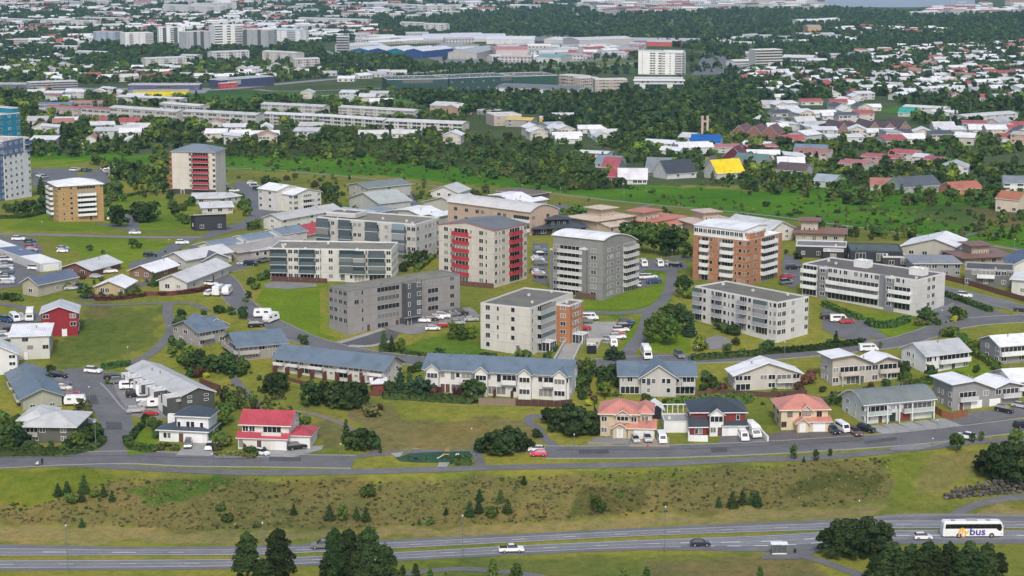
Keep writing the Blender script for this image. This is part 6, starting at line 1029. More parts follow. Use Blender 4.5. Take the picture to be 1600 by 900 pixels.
for q in ((541, 692, 38, 'spruce', 'dark'), (553, 703, 30, 'round', 'dark'), (569, 703, 34, 'round', 'dark'), (578, 702, 26, 'bush', 'dark'), (560, 692, 24, 'bush', 'dark'), (420, 616, 32, 'round', 'pine'), (439, 615, 33, 'round', 'pine'), (430, 611, 30, 'round', 'pine'), (486, 634, 40, 'round', 'pine'), (503, 633, 37, 'round', 'pine'), (527, 636, 40, 'round', 'pine'), (541, 638, 42, 'round', 'pine'), (556, 636, 40, 'round', 'pine'), (582, 651, 20, 'bush', 'olive'), (573, 643, 14, 'bush', 'olive'), (594, 640, 10, 'bush', 'rust'),
          (625, 619, 46, 'spruce', 'spruce'), (640, 621, 42, 'spruce', 'dark'), (655, 623, 36, 'round', 'spruce'), (668, 621, 28, 'round', 'spruce'), (612, 616, 22, 'bush', 'dark'), (680, 622, 20, 'bush', 'rust'), (740, 627, 36, 'round', 'dark'), (716, 622, 18, 'bush', 'rust'), (600, 549, 34, 'spruce', 'dark'), (612, 549, 26, 'spruce', 'dark'), (626, 551, 24, 'broad', 'mid'), (476, 539, 16, 'round', 'dark'), (470, 530, 8, 'bush', 'dark'), (708, 530, 28, 'broad', 'mid'), (722, 532, 26, 'broad', 'mid'), (736, 529, 22, 'broad', 'light'), (686, 563, 20, 'round', 'dark'), (651, 580, 16, 'bush', 'dark'), (643, 582, 12, 'bush', 'mid'),
          (1020, 537, 42, 'broad', 'mid'), (1034, 522, 40, 'broad', 'mid'), (1048, 540, 44, 'broad', 'mid'), (1046, 504, 30, 'round', 'dark'), (1066, 522, 44, 'broad', 'dark'), (1078, 526, 38, 'spruce', 'spruce'), (1059, 506, 32, 'round', 'dark'), (1092, 549, 26, 'broad', 'light'), (1098, 546, 14, 'bush', 'mid'), (1068, 464, 36, 'round', 'dark'), (1076, 467, 18, 'bush', 'light'), (958, 564, 24, 'round', 'spruce'), (950, 562, 14, 'bush', 'dark'), (968, 562, 14, 'bush', 'dark'),
          (908, 588, 26, 'round', 'mid'), (918, 584, 26, 'round', 'mid'), (905, 605, 20, 'bush', 'mid'), (944, 620, 24, 'round', 'light'), (955, 594, 26, 'round', 'dark'), (940, 590, 20, 'bush', 'dark'), (938, 604, 18, 'bush', 'dark'), (962, 604, 16, 'bush', 'dark'), (920, 634, 11, 'bush', 'yellow'), (918, 618, 14, 'bush', 'olive'), (1010, 628, 14, 'bush', 'mid'), (1022, 632, 13, 'bush', 'mid'), (1040, 634, 12, 'bush', 'mid'), (1105, 596, 18, 'bush', 'dark'), (1112, 604, 16, 'bush', 'dark'), (1120, 610, 14, 'bush', 'mid'), (1100, 612, 14, 'bush', 'dark'), (1145, 622, 12, 'bush', 'light'),
          (285, 522, 30, 'round', 'dark'), (284, 493, 11, 'bush', 'dark'), (318, 492, 10, 'bush', 'dark'), (340, 490, 14, 'round', 'dark'), (362, 492, 14, 'round', 'dark'), (380, 498, 20, 'round', 'dark'), (350, 488, 10, 'bush', 'dark'), (272, 540, 16, 'bush', 'dark'), (285, 545, 16, 'bush', 'dark'), (268, 552, 13, 'bush', 'mid'), (300, 577, 26, 'round', 'dark'), (286, 572, 22, 'round', 'mid'), (320, 582, 26, 'round', 'dark'), (337, 580, 22, 'round', 'mid'), (348, 584, 30, 'round', 'dark'), (362, 586, 34, 'round', 'dark'), (377, 580, 24, 'round', 'mid'), (330, 568, 16, 'bush', 'mid'), (310, 562, 18, 'bush', 'dark'), (355, 566, 16, 'bush', 'dark'), (322, 590, 9, 'bush', 'yellow'), (333, 574, 7, 'bush', 'yellow'), (310, 590, 16, 'bush', 'rust'), (296, 590, 16, 'bush', 'dark'),
          (352, 628, 26, 'broad', 'olive'), (364, 642, 32, 'broad', 'mid'), (378, 640, 26, 'broad', 'olive'), (384, 652, 22, 'broad', 'light'), (356, 660, 28, 'broad', 'mid'), (348, 668, 24, 'broad', 'mid'), (399, 645, 24, 'broad', 'olive'), (372, 622, 20, 'bush', 'olive'), (345, 645, 18, 'broad', 'mid'), (340, 688, 18, 'bush', 'mid'), (350, 698, 22, 'bush', 'mid'), (338, 704, 14, 'bush', 'olive'), (394, 712, 15, 'bush', 'dark'), (386, 708, 12, 'bush', 'dark'), (415, 652, 20, 'broad', 'mid'), (440, 650, 16, 'broad', 'mid'), (465, 658, 16, 'broad', 'mid'), (478, 662, 14, 'bush', 'mid'), (415, 706, 8, 'bush', 'dark'),
          (6, 690, 38, 'round', 'mid'), (20, 694, 36, 'round', 'dark'), (33, 702, 34, 'round', 'spruce'), (12, 708, 26, 'round', 'mid'), (47, 706, 20, 'bush', 'dark'), (60, 708, 18, 'bush', 'dark'), (-4, 705, 34, 'round', 'dark'), (28, 668, 20, 'bush', 'dark'), (6, 664, 24, 'bush', 'mid'), (112, 702, 22, 'bush', 'dark'), (122, 702, 30, 'round', 'mid'), (138, 698, 34, 'round', 'mid'), (151, 692, 30, 'round', 'dark'), (146, 680, 22, 'bush', 'dark'), (128, 685, 16, 'bush', 'olive'), (80, 706, 20, 'slim', 'dark'), (98, 706, 12, 'bush', 'mid'), (129, 652, 30, 'broad', 'olive'), (138, 654, 26, 'broad', 'olive'), (118, 654, 16, 'bush', 'rust'), (80, 584, 15, 'round', 'dark'), (78, 597, 14, 'round', 'dark'), (70, 628, 8, 'bush', 'mid'), (88, 598, 8, 'bush', 'rust'),
          (235, 666, 16, 'bush', 'mid'), (226, 660, 14, 'bush', 'dark'), (245, 672, 16, 'bush', 'dark'), (244, 684, 14, 'bush', 'dark'), (252, 703, 12, 'bush', 'olive'), (272, 704, 13, 'bush', 'olive'), (262, 698, 8, 'bush', 'mid'), (215, 672, 7, 'bush', 'yellow'), (170, 600, 9, 'bush', 'light'), (140, 392, 10, 'bush', 'dark'), (208, 388, 15, 'round', 'mid'), (218, 388, 10, 'bush', 'mid'), (161, 396, 7, 'bush', 'olive'),
          (540, 612, 12, 'bush', 'mid'), (1250, 610, 14, 'bush', 'rust'), (1262, 600, 18, 'bush', 'rust'), (1268, 590, 14, 'bush', 'rust'), (1210, 615, 10, 'bush', 'light'), (1285, 612, 10, 'bush', 'mid'), (1385, 604, 14, 'bush', 'dark'), (1408, 585, 22, 'bush', 'dark'), (1414, 596, 18, 'bush', 'mid'), (1455, 596, 26, 'round', 'dark'), (1420, 604, 12, 'bush', 'mid'), (1525, 582, 13, 'bush', 'dark'), (1360, 604, 9, 'bush', 'rust'), (1376, 545, 12, 'slim', 'mid'), (1306, 542, 26, 'spruce', 'spruce'), (1296, 540, 12, 'bush', 'dark'), (1445, 503, 24, 'round', 'dark'), (1456, 508, 22, 'round', 'dark'), (1436, 508, 14, 'bush', 'olive'), (1466, 508, 10, 'bush', 'dark'), (1492, 500, 22, 'round', 'mid'), (1503, 499, 18, 'round', 'mid'), (1490, 503, 11, 'bush', 'yellow'), (1487, 528, 20, 'round', 'mid'), (1478, 526, 16, 'bush', 'mid'), (1500, 534, 16, 'bush', 'mid'), (1512, 541, 14, 'bush', 'mid'), (1524, 548, 16, 'bush', 'light'), (1566, 590, 16, 'round', 'mid'), (1578, 592, 14, 'bush', 'mid'), (1556, 580, 13, 'bush', 'mid'),
          (1125, 515, 14, 'bush', 'dark'), (1135, 520, 16, 'bush', 'dark'), (1146, 524, 18, 'bush', 'dark'), (1120, 508, 14, 'bush', 'mid'), (1150, 540, 14, 'round', 'olive'), (1136, 548, 12, 'bush', 'mid'), (1160, 548, 8, 'bush', 'yellow'), (1200, 550, 20, 'round', 'dark'), (1192, 548, 13, 'bush', 'mid'), (811, 562, 18, 'broad', 'mid'), (822, 560, 14, 'bush', 'mid'), (855, 560, 13, 'bush', 'mid'), (866, 548, 11, 'bush', 'dark'), (757, 560, 12, 'bush', 'mid'), (770, 560, 10, 'bush', 'mid'), (640, 416, 24, 'broad', 'mid'), (652, 417, 26, 'broad', 'mid'), (664, 412, 22, 'broad', 'dark'), (632, 424, 16, 'bush', 'dark'), (674, 398, 15, 'bush', 'mid'), (683, 392, 13, 'bush', 'light'), (694, 404, 28, 'broad', 'dark'), (416, 436, 15, 'round', 'dark'), (408, 438, 12, 'bush', 'dark'), (389, 466, 12, 'round', 'dark'), (382, 472, 9, 'bush', 'olive'), (400, 452, 12, 'bush', 'mid'), (394, 445, 14, 'bush', 'mid'), (498, 392, 20, 'spruce', 'dark'), (494, 378, 18, 'spruce', 'dark')): T_(*q, None, 420)
for q in ((985, 388, 38), (1003, 394, 46), (1022, 398, 46), (1041, 400, 44), (1060, 398, 38), (1012, 380, 34), (1034, 380, 34), (990, 372, 28), (1074, 404, 26), (975, 366, 20), (1052, 378, 28), (1068, 380, 24)): T_(*q, 'broad', 'mid' if q[0] % 3 else 'dark', None, 500, 1.1)
for q in ((880, 343, 17, 'round', 'light'), (894, 346, 22, 'round', 'light'), (908, 347, 26, 'round', 'mid'), (922, 343, 22, 'round', 'light'), (905, 334, 14, 'bush', 'yellow'), (872, 350, 12, 'bush', 'dark'), (1172, 386, 14, 'round', 'dark'), (186, 354, 34, 'round', 'dark'), (180, 350, 24, 'round', 'mid'), (221, 347, 32, 'round', 'dark'), (234, 345, 30, 'round', 'dark'), (227, 348, 24, 'round', 'dark'), (65, 304, 28, 'spruce', 'dark'), (14, 332, 16, 'bush', 'dark'), (27, 334, 20, 'round', 'dark'), (40, 334, 22, 'round', 'dark'), (53, 334, 22, 'round', 'dark'), (67, 331, 24, 'round', 'dark'), (80, 328, 30, 'round', 'dark'), (74, 314, 20, 'round', 'dark'), (88, 312, 24, 'round', 'dark'), (240, 448, 24, 'spruce', 'dark'), (248, 446, 14, 'bush', 'dark'), (134, 466, 22, 'round', 'dark'), (144, 466, 12, 'bush', 'rust'), (102, 452, 14, 'bush', 'mid'), (98, 446, 14, 'round', 'mid'), (8, 468, 12, 'bush', 'dark'), (20, 470, 13, 'bush', 'dark'), (32, 470, 12, 'bush', 'dark'), (-6, 468, 14, 'bush', 'mid'), (155, 468, 9, 'bush', 'rust'), (176, 467, 8, 'bush', 'rust'), (190, 464, 9, 'bush', 'dark'), (204, 462, 12, 'bush', 'dark'), (128, 436, 11, 'bush', 'rust'), (218, 430, 9, 'bush', 'rust'), (272, 448, 11, 'spruce', 'dark'),
          (282, 345, 14, 'bush', 'mid'), (290, 350, 16, 'bush', 'mid'), (274, 336, 16, 'round', 'mid'), (268, 326, 14, 'bush', 'dark'), (297, 322, 15, 'bush', 'dark'), (265, 312, 16, 'round', 'dark'), (285, 330, 14, 'bush', 'mid'), (378, 328, 16, 'round', 'mid'), (386, 338, 18, 'round', 'mid'), (374, 314, 14, 'bush', 'mid'), (386, 322, 14, 'bush', 'mid'), (392, 360, 14, 'round', 'dark'), (402, 358, 16, 'round', 'mid'), (398, 374, 10, 'bush', 'dark'), (508, 337, 18, 'round', 'mid'), (514, 330, 16, 'round', 'mid'), (500, 350, 20, 'round', 'mid'), (498, 362, 14, 'bush', 'mid'), (512, 318, 20, 'round', 'mid'), (522, 310, 20, 'round', 'dark'), (506, 306, 16, 'round', 'dark'), (526, 324, 14, 'bush', 'dark'), (425, 298, 14, 'round', 'dark'), (415, 290, 16, 'round', 'dark'), (430, 288, 12, 'bush', 'mid'), (448, 282, 9, 'bush', 'olive'), (492, 296, 14, 'round', 'olive'), (512, 300, 16, 'round', 'mid'), (600, 318, 10, 'bush', 'rust'), (611, 302, 10, 'spruce', 'dark'), (694, 345, 16, 'spruce', 'dark'), (744, 305, 12, 'bush', 'olive'), (760, 302, 14, 'round', 'olive'), (748, 318, 14, 'bush', 'mid'), (845, 352, 14, 'bush', 'dark'), (836, 344, 8, 'bush', 'mid')): T_(*q, None, 300)
for q in ((91, 775, 20, 'spruce'), (105, 774, 24, 'spruce'), (131, 770, 30, 'spruce'), (128, 783, 18, 'spruce'), (112, 787, 20, 'bush'), (162, 776, 20, 'spruce'), (175, 783, 18, 'spruce'), (147, 777, 12, 'bush'), (128, 824, 16, 'spruce'), (459, 804, 17, 'spruce'), (515, 813, 26, 'spruce'), (535, 814, 30, 'broad'), (557, 810, 20, 'spruce'), (572, 815, 24, 'spruce'), (575, 776, 20, 'bush'), (697, 805, 13, 'spruce'), (734, 807, 26, 'spruce'), (748, 802, 24, 'spruce'), (749, 783, 20, 'spruce'), (769, 808, 18, 'bush'), (782, 784, 20, 'spruce'), (793, 802, 24, 'spruce'), (655, 820, 11, 'spruce'), (672, 820, 11, 'bush'), (819, 757, 15, 'spruce'), (930, 800, 26, 'broad'), (941, 802, 20, 'broad'), (968, 776, 8, 'bush'), (1123, 792, 18, 'spruce'), (1144, 792, 26, 'spruce'), (1160, 787, 22, 'spruce'), (1175, 788, 24, 'spruce'), (1183, 792, 26, 'spruce'), (355, 815, 16, 'bush'), (345, 800, 14, 'bush'), (20, 790, 6, 'bush'), (985, 798, 8, 'bush'), (1040, 790, 7, 'bush')): T_(*q[:3], q[3], 'dark' if q[3] == 'spruce' else 'mid', None, 500, 1.25 if q[3] == 'spruce' else 1.0, 'young trees on the bank')
# hedges
hedge([(1082, 563), (1120, 560), (1180, 556), (1192, 552)], 2.2, 1.6, 'clipped dark green hedge along the ring street left of the salmon roof houses'); hedge([(1195, 553), (1250, 549), (1300, 544), (1348, 537)], 2.2, 1.5, 'long clipped hedge below the lilac-balconied block'); hedge([(1356, 506), (1370, 512), (1395, 511), (1418, 503)], 2.4, 1.8, 'curved dark hedge ring on the lawn of the long white block'); hedge([(1287, 478), (1310, 488), (1345, 500)], 2.0, 1.6, 'green hedge along the car park of the long white block', 'mid'); hedge([(1476, 462), (1510, 474), (1548, 488)], 2.2, 1.5, 'dark hedge left of the right-hand road')
hedge([(198, 690), (204, 700), (222, 705), (242, 706)], 2.0, 1.6, 'rounded clipped hedge on the corner of the white villa garden', 'mid'); hedge([(205, 690), (212, 678), (222, 668)], 1.4, 1.2, 'dark hedge running up inside the white villa garden'); hedge([(163, 577), (180, 574), (198, 571)], 2.4, 1.4, 'dark hedge at the top of the side street'); hedge([(340, 712), (372, 712), (396, 716)], 1.4, .8, 'low hedge along the garden of the crimson-roofed house', 'olive'); hedge([(600, 622), (640, 624), (700, 628), (738, 630)], 2.6, 1.8, 'thick dark hedge below the white terrace'); hedge([(710, 725), (736, 725)], 3.0, 2.0, 'short dark round-clipped hedge beside the playground'); hedge([(630, 553), (670, 558), (720, 562), (800, 566), (860, 566)], 1.4, 1.0, 'low hedge along the ring street before the cream block')
hedge([(1410, 605), (1450, 600), (1480, 596), (1500, 590)], 2.0, 1.6, 'green hedge below the long white balcony house', 'mid'); hedge([(1262, 633), (1300, 631), (1310, 622)], 3, 1.8, 'dark hedge behind the cream salmon-roofed house'); hedge([(1040, 636), (1080, 634), (1130, 630), (1170, 628)], 3, 2.2, 'tall green hedge behind the red and white house', 'mid'); hedge([(1518, 552), (1545, 568), (1560, 576)], 2, 1.5, 'green hedge left of the grey house at the right edge', 'mid'); hedge([(924, 580), (918, 600), (908, 625)], 1.5, 1.4, 'dark hedge along the footpath beside the white terrace'); hedge([(85, 712), (120, 708), (150, 700), (160, 690)], 2.0, 1.4, 'dark hedge round the corner house garden'); hedge([(0, 712), (40, 711), (85, 711)], 2.6, 1.8, 'dark hedge in front of the corner house at the left'); hedge([(150, 470), (190, 468), (225, 463)], 1.4, 1.0, 'dark rusty hedge before the sandy yellow bungalow', 'rust'); hedge([(250, 462), (300, 458), (330, 452)], 1.6, 1.0, 'rusty red hedge in front of the long white bungalow', 'rust'); hedge([(650, 425), (665, 412), (680, 400)], 2, 1.4, 'green hedge between the pale block and the red-balconied tower', 'mid'); hedge([(0, 342), (40, 340), (80, 330)], 3, 1.4, 'dark scrub hedge on the slope at the left edge'); hedge([(200, 307), (230, 300), (262, 293)], 1.5, 1.1, 'long dark hedge on the meadow left of the slate-roofed tower')
# ------------------------------------------------------------ heath and undergrowth on the bank
HE = [(-250, 790), (60, 787), (130, 768), (180, 748), (420, 750), (620, 752), (900, 742), (1220, 727), (1390, 713), (1396, 760), (1380, 785), (1200, 795), (1000, 803), (780, 819), (500, 826), (300, 829), (120, 818), (-250, 812)]
wood('heath_shrubs', 'low rusty and olive heath shrubs covering the bank', 'heath', scatter(HE, 130, 3), (('bush', 'heath', 0), ('bush', 'olive', 1), ('bush', 'olive', 2), ('bush', 'heath', 3), ('bush', 'heath', 2)), (.16, .55), (.8, 1.5), 40)
wood('heath_shrubs', 'scattered green shrubs between the heath on the bank', 'heath', scatter(HE, 2.0, 4), (('bush', 'mid', 0), ('bush', 'olive', 1), ('bush', 'dark', 2)), (.3, 1.0), (.7, 1.0), 60)
wood('weeds', 'tufts of tall grass and weeds on the slopes by the highway', 'weeds', np.vstack([scatter([(-250, 728), (0, 732), (400, 746), (900, 739), (1500, 708), (1560, 720), (1440, 790), (1200, 815), (800, 834), (400, 850), (-250, 850)], 7, 5), scatter([(700, 875), (1300, 860), (1300, 899), (700, 899)], 9, 6), scatter([(520, 632), (690, 620), (850, 645), (830, 690), (740, 702), (590, 700)], 5, 8)]), (('bush', 'heath', 0), ('bush', 'olive', 1), ('bush', 'dry', 2)), (.06, .28), (.9, 1.5), 30)
wood('meadow_shrubs', 'low rough growth dotted over the bright meadow', 'scrub', scatter([(340, 244), (560, 238), (700, 256), (900, 296), (1180, 302), (1340, 320), (1600, 335), (1600, 384), (1300, 350), (900, 304), (600, 276), (340, 262)], 1.8, 77, .3), (('bush', 'mid', 0), ('bush', 'olive', 1), ('bush', 'light', 2), ('bush', 'dark', 3)), (.3, 1.5), (.8, 1.5), 60)
wood('undergrowth', 'tangled scrub behind the crimson-roofed house', 'scrub', scatter([(338, 612), (350, 600), (420, 612), (480, 640), (485, 665), (470, 690), (460, 660), (375, 645), (345, 690), (338, 650)], 14, 9), (('bush', 'olive', 0), ('bush', 'mid', 1), ('broad', 'olive', 2)), (.6, 2.2), (.7, 1.1), 90)
wood('undergrowth', 'garden shrubs between the pair of blue-roofed houses and the grey row', 'scrub', scatter([(258, 540), (300, 550), (400, 590), (375, 592), (330, 590), (270, 565)], 7, 10), (('bush', 'dark', 0), ('bush', 'mid', 1), ('bush', 'light', 2)), (.6, 2.4), (.7, 1.1), 90)
for q, px in enumerate(([(905, 572), (930, 575), (1000, 620), (985, 630), (930, 642), (900, 622)], [(1090, 598), (1125, 592), (1140, 618), (1260, 622), (1300, 612), (1316, 630), (1180, 634), (1030, 636), (1000, 628), (1090, 622)], [(1395, 598), (1450, 600), (1485, 608), (1440, 613), (1322, 617), (1330, 607)], [(-40, 457), (33, 466), (60, 472), (-40, 474)], [(600, 612), (660, 620), (740, 630), (738, 634), (600, 624)], [(1480, 500), (1520, 540), (1560, 575), (1545, 578), (1470, 520)], [(270, 515), (300, 548), (345, 566), (440, 580), (425, 600), (360, 590), (262, 545)], [(120, 440), (150, 466), (240, 466), (245, 440), (200, 436)], [(375, 445), (400, 440), (420, 470), (395, 475)], [(0, 655), (30, 650), (35, 700), (0, 706)], [(755, 556), (826, 560), (822, 566), (755, 563)])):
    wood('garden_shrubs', 'mixed garden shrubs ' + ['by the footpath right of the white terrace', 'between the middle houses and the crest houses', 'below the butterfly-roofed house', 'beside the big left car park', 'below the white terrace', 'left of the grey house at the right edge', 'round the pair of blue-roofed houses', 'by the sandy yellow bungalow', 'along the bend left of the cream balcony block', 'left of the pale hipped corner house', 'at the foot of the cream five-storey block'][q], 'shrubs', scatter(px, 5, 20 + q), (('bush', 'dark', 0), ('bush', 'mid', 1), ('bush', 'dark', 2), ('round', 'mid', 3), ('bush', 'rust', 1)), (.5, 2.0), (.7, 1.1), 90)
# ------------------------------------------------------------ the far town
def block(r):   # keep scattered trees off a building
    M_ = r.matrix_basis; L, D, h = r['_d']; n = max(1, int(L / 10))
    for k in range(n + 1):
        for q in (.15, .85) if D > 14 else (.5,):
            v = M_ @ Vector((L * k / n, D * q, 0)); BLK.append((v.x, v.y, max(7, D * (.38 if D > 14 else .6))))
        v = M_ @ Vector((L * k / n, -8, 0)); BLK.append((v.x, v.y, 4.5 if h < 5 else 7.5))
def F(label, a, b, top, depth, wall, roof, rt='gx', rh=1.2, cat='building', name='building', **k):
    roof = (roof[0] * .8, roof[1] + .03, roof[2] + .03) if roof[0] > .38 and roof[1] < .16 else roof; k.setdefault('nf', 3); k.setdefault('F', 'w.ww.w.ww.w'); k.setdefault('ov', .4); dy_ = 3 if 'wf' in k and k.get('bal') == (.5, .5, .5) and 'WWn' in k['F'] else 0; a = (a[0], a[1] + dy_); b = (b[0], b[1] + dy_); sn = math.sin(PITCH + math.atan((a[1] - 450) / FPX)); lim = .38 * abs(b[0] - a[0]) * sn; b = (b[0], a[1] + max(-lim, min(lim, b[1] - a[1]))); e, L, D, h = bld(label, a, b, top, depth, wall, roof, rt, rh, name=name, cat=cat, detail=0, **k); block(e); return e, L, D, h  # strong red roofs dulled: distance haze put into their colour
SL = dict(F='WWnWWnWWnWWnWWnWW', wf=(.3, .3, .3), R='..', L_='..', bal=(.5, .5, .5)); WR = (.66, .66, .66); CW = (.50, .49, .46); AP = 'apartment_block'; AC = 'apartment block'
BW = 'bWbbWbbWbbWbbWb'
F('long three-storey slab with pale roof, leftmost of the white slabs beyond the meadow', (172, 186), (276, 191), 175, 11, CW, (.58, .58, .57), 'gx', 1, AC, AP, **SL); F('long three-storey slab with pale roof, second of the white slabs beyond the meadow', (286, 191), (400, 197), 180, 11, CW, (.56, .56, .56), 'gx', 1, AC, AP, **SL)
F('low terrace slab with brilliant white roof behind the leftmost white slab', (182, 158), (284, 166), 155, 11, CW, WR, 'gx', .8, AC, AP, nf=2, **SL); F('short slab with white roof just behind the second white slab', (250, 173), (312, 177), 166, 11, CW, WR, 'gx', .8, AC, AP, nf=2, **SL)
F('slab with slate blue roof at the left end of the coloured terrace', (61, 173), (112, 173), 163, 11, (.4, .4, .42), (.15, .19, .32), 'gx', 1, AC, AP, nf=2, **SL); F('slab with red roof in the middle of the coloured terrace', (72, 178), (122, 180), 170, 10, (.5, .4, .38), (.46, .10, .11), 'gx', 1, AC, AP, nf=2, **SL); F('white slab with red roof touching the leftmost white slab', (119, 179), (174, 182), 172, 10, (.55, .55, .53), (.46, .09, .10), 'gx', 1, AC, AP, nf=2, **SL)
F('long narrow orange-red roofed row behind the coloured terrace', (108, 163), (160, 163), 159, 10, (.4, .3, .28), (.42, .13, .09), 'gx', .8, AC, AP, nf=1, **SL)
F('three-storey slab with pale roof and balcony grid, rear one left of centre', (408, 176), (505, 180), 167, 10, CW, (.55, .55, .54), 'gx', 1, AC, AP, **SL); F('three-storey slab with pale roof, rear one at the centre', (529, 178), (646, 186), 174, 11, CW, (.58, .58, .57), 'gx', 1, AC, AP, **SL)
F('long slab with white roof in front of the rear left-of-centre slab', (411, 191), (505, 194), 182, 10, CW, WR, 'gx', 1, AC, AP, **SL); F('long slab with white roof meeting the dark spruces', (506, 196), (598, 201), 188, 10, CW, WR, 'gx', 1, AC, AP, **SL); F('broad three-storey slab with pale roof, rightmost and nearest of the white slabs', (602, 202), (722, 210), 194, 12, (.54, .53, .49), (.62, .62, .61), 'gx', 1.2, AC, AP, **SL)
F('low bright yellow hall beside the playing field', (208, 151), (295, 150), 143, 9, (.75, .60, .02), (.35, .32, .3), 'ax', 1.2, 'hall', 'hall', nf=1, base=-1); F('long low purple-grey retail building behind the yellow hall', (200, 141), (312, 141), 132, 16, (.10, .10, .16), (.26, .26, .3), 'flat', .5, 'shop', 'shop', nf=1, F='w...ss...w'); F('dark blue store with a red section by the road', (345, 137), (428, 134), 125, 18, (.05, .06, .13), (.35, .36, .42), 'flat', .5, 'shop', 'shop', nf=1, F='.ss.....'); e = F('red glazed store front beside the dark blue store', (345, 138), (371, 137), 130, 3, (.5, .04, .05), (.3, .3, .3), 'flat', .5, 'shop', 'shop', nf=1)[0]
F('white and grey striped office building left of the yellow hall', (47, 144), (122, 143), 129, 14, (.36, .37, .39), (.42, .42, .42), 'flat', .5, 'office', 'office_building', nf=4, F='sssssssss', wf=(.5, .5, .5)); F('blue-grey office building at the left edge by the road', (-20, 141), (46, 141), 131, 14, (.07, .09, .15), (.25, .26, .3), 'flat', .5, 'office', 'office_building', nf=3, F='ssssss'); F('blue shed roof between the trees left of the white roofed terrace', (168, 155), (180, 155), 151, 8, (.1, .2, .4), (.06, .25, .5), 'gx', .8, 'shed', 'shed', nf=1, F=None)
GD = (.035, .075, .07); e = F('long dark green sports hall with a flat roof, left part', (605, 142), (700, 141), 124, 40, GD, (.09, .11, .12), 'flat', .5, 'hall', 'hall', nf=2, F=['......', '..ssss..'], wf=(.1, .16, .16)); F('long dark green sports hall with white framed glazing, middle part', (702, 141), (800, 139), 122, 40, GD, (.09, .11, .12), 'flat', .5, 'hall', 'hall', nf=2, F=['.w.w.w.w....', 'w.w.w.w.w.ss']); F('dark green sports hall, right end beside the cream block', (801, 139), (871, 138), 119, 40, (.03, .085, .065), (.13, .13, .13), 'flat', .5, 'hall', 'hall', nf=1, F='......')
F('broad white hall with dark flat roof before the cream blocks', (775, 149), (900, 152), 143, 40, (.62, .62, .62), (.17, .17, .18), 'ax', 3, 'hall', 'hall', nf=1, F='.....'); F('white low annexe with white roof right of the broad white hall', (868, 151), (922, 150), 143, 18, (.62, .62, .62), WR, 'gx', 1.5, 'hall', 'hall', nf=1, F='....')
for a, b, t, lab, D in (((873, 137), (907, 139), 119, 'cream four-storey block with deep balconies, left one of the cream trio', 14), ((907, 140), (935, 139), 122, 'cream four-storey block in the middle of the cream trio', 12), ((930, 143), (980, 143), 124, 'cream four-storey block with pale roof, right one of the cream trio', 14)): F(lab, a, b, t, D, (.46, .39, .33), (.5, .48, .45), 'flat', .5, AC, AP, nf=4, F='wWbWwWbWw', R='w.w', bal=(.5, .43, .38))
e, L, D, h = F('white twin tower with dark window columns, tallest at the upper centre', (997, 116), (1033, 116.6), 82, 22, (.78, .78, .75), (.66, .66, .64), 'V', 2, 'tower', 'tower', nf=9, F='.n..WW.s', R='.W.ss.', wf=(.6, .6, .58)); vol(e, L + .3, 2, L * .85, D - 2, 0, h * .98, (.78, .78, .75), (.68, .68, .66), 'gx', 2.4, nf=9, F='s.w.bb', R='bb.', detail=0, bal=(.6, .6, .58), wname='second_tower')
e, L, D, h = F('glass-fronted podium building with white cornice under the twin tower', (991, 146), (1068, 146.4), 124, 26, (.62, .62, .62), (.5, .5, .5), 'flat', .5, 'office', 'office_building', nf=3, F=['c.cccc.cc', 'c.cccc.cc', '.ww....ww'], gl=(.012, .05, .055), wf=(.35, .4, .4)); box_part(e, 'cornice', -1, -1.5, h - 1.4, L + 1, 0, h - .2, M('trim', (.7, .7, .7)))
F('white eight-storey office with horizontal bands right of the twin tower', (1180, 108), (1222, 107), 78, 18, (.5, .49, .46), (.6, .58, .54), 'flat', .5, 'office', 'office_building', nf=7, F='sssssssss', R='....', wf=(.5, .5, .5)); F('white hall with black triangle emblem right of the banded office', (1200, 108), (1222, 108), 98, 12, (.55, .53, .5), (.6, .6, .6), 'flat', .5, 'hall', 'hall', nf=1, F=None)
for a, b, t, D, lab in (((1222, 100), (1270, 101), 90, 40, 'cluster hall with bright white sawtooth roof behind the banded office'), ((1262, 104), (1292, 104), 94, 16, 'low white office with small green roof edge'), ((1148, 104), (1178, 103), 96, 18, 'low white hall with rounded roof left of the banded office')): F(lab, a, b, t, D, (.6, .59, .56), (.70, .70, .70), 'gx', 1.5, 'hall', 'hall', nf=2, F='sssss'); 
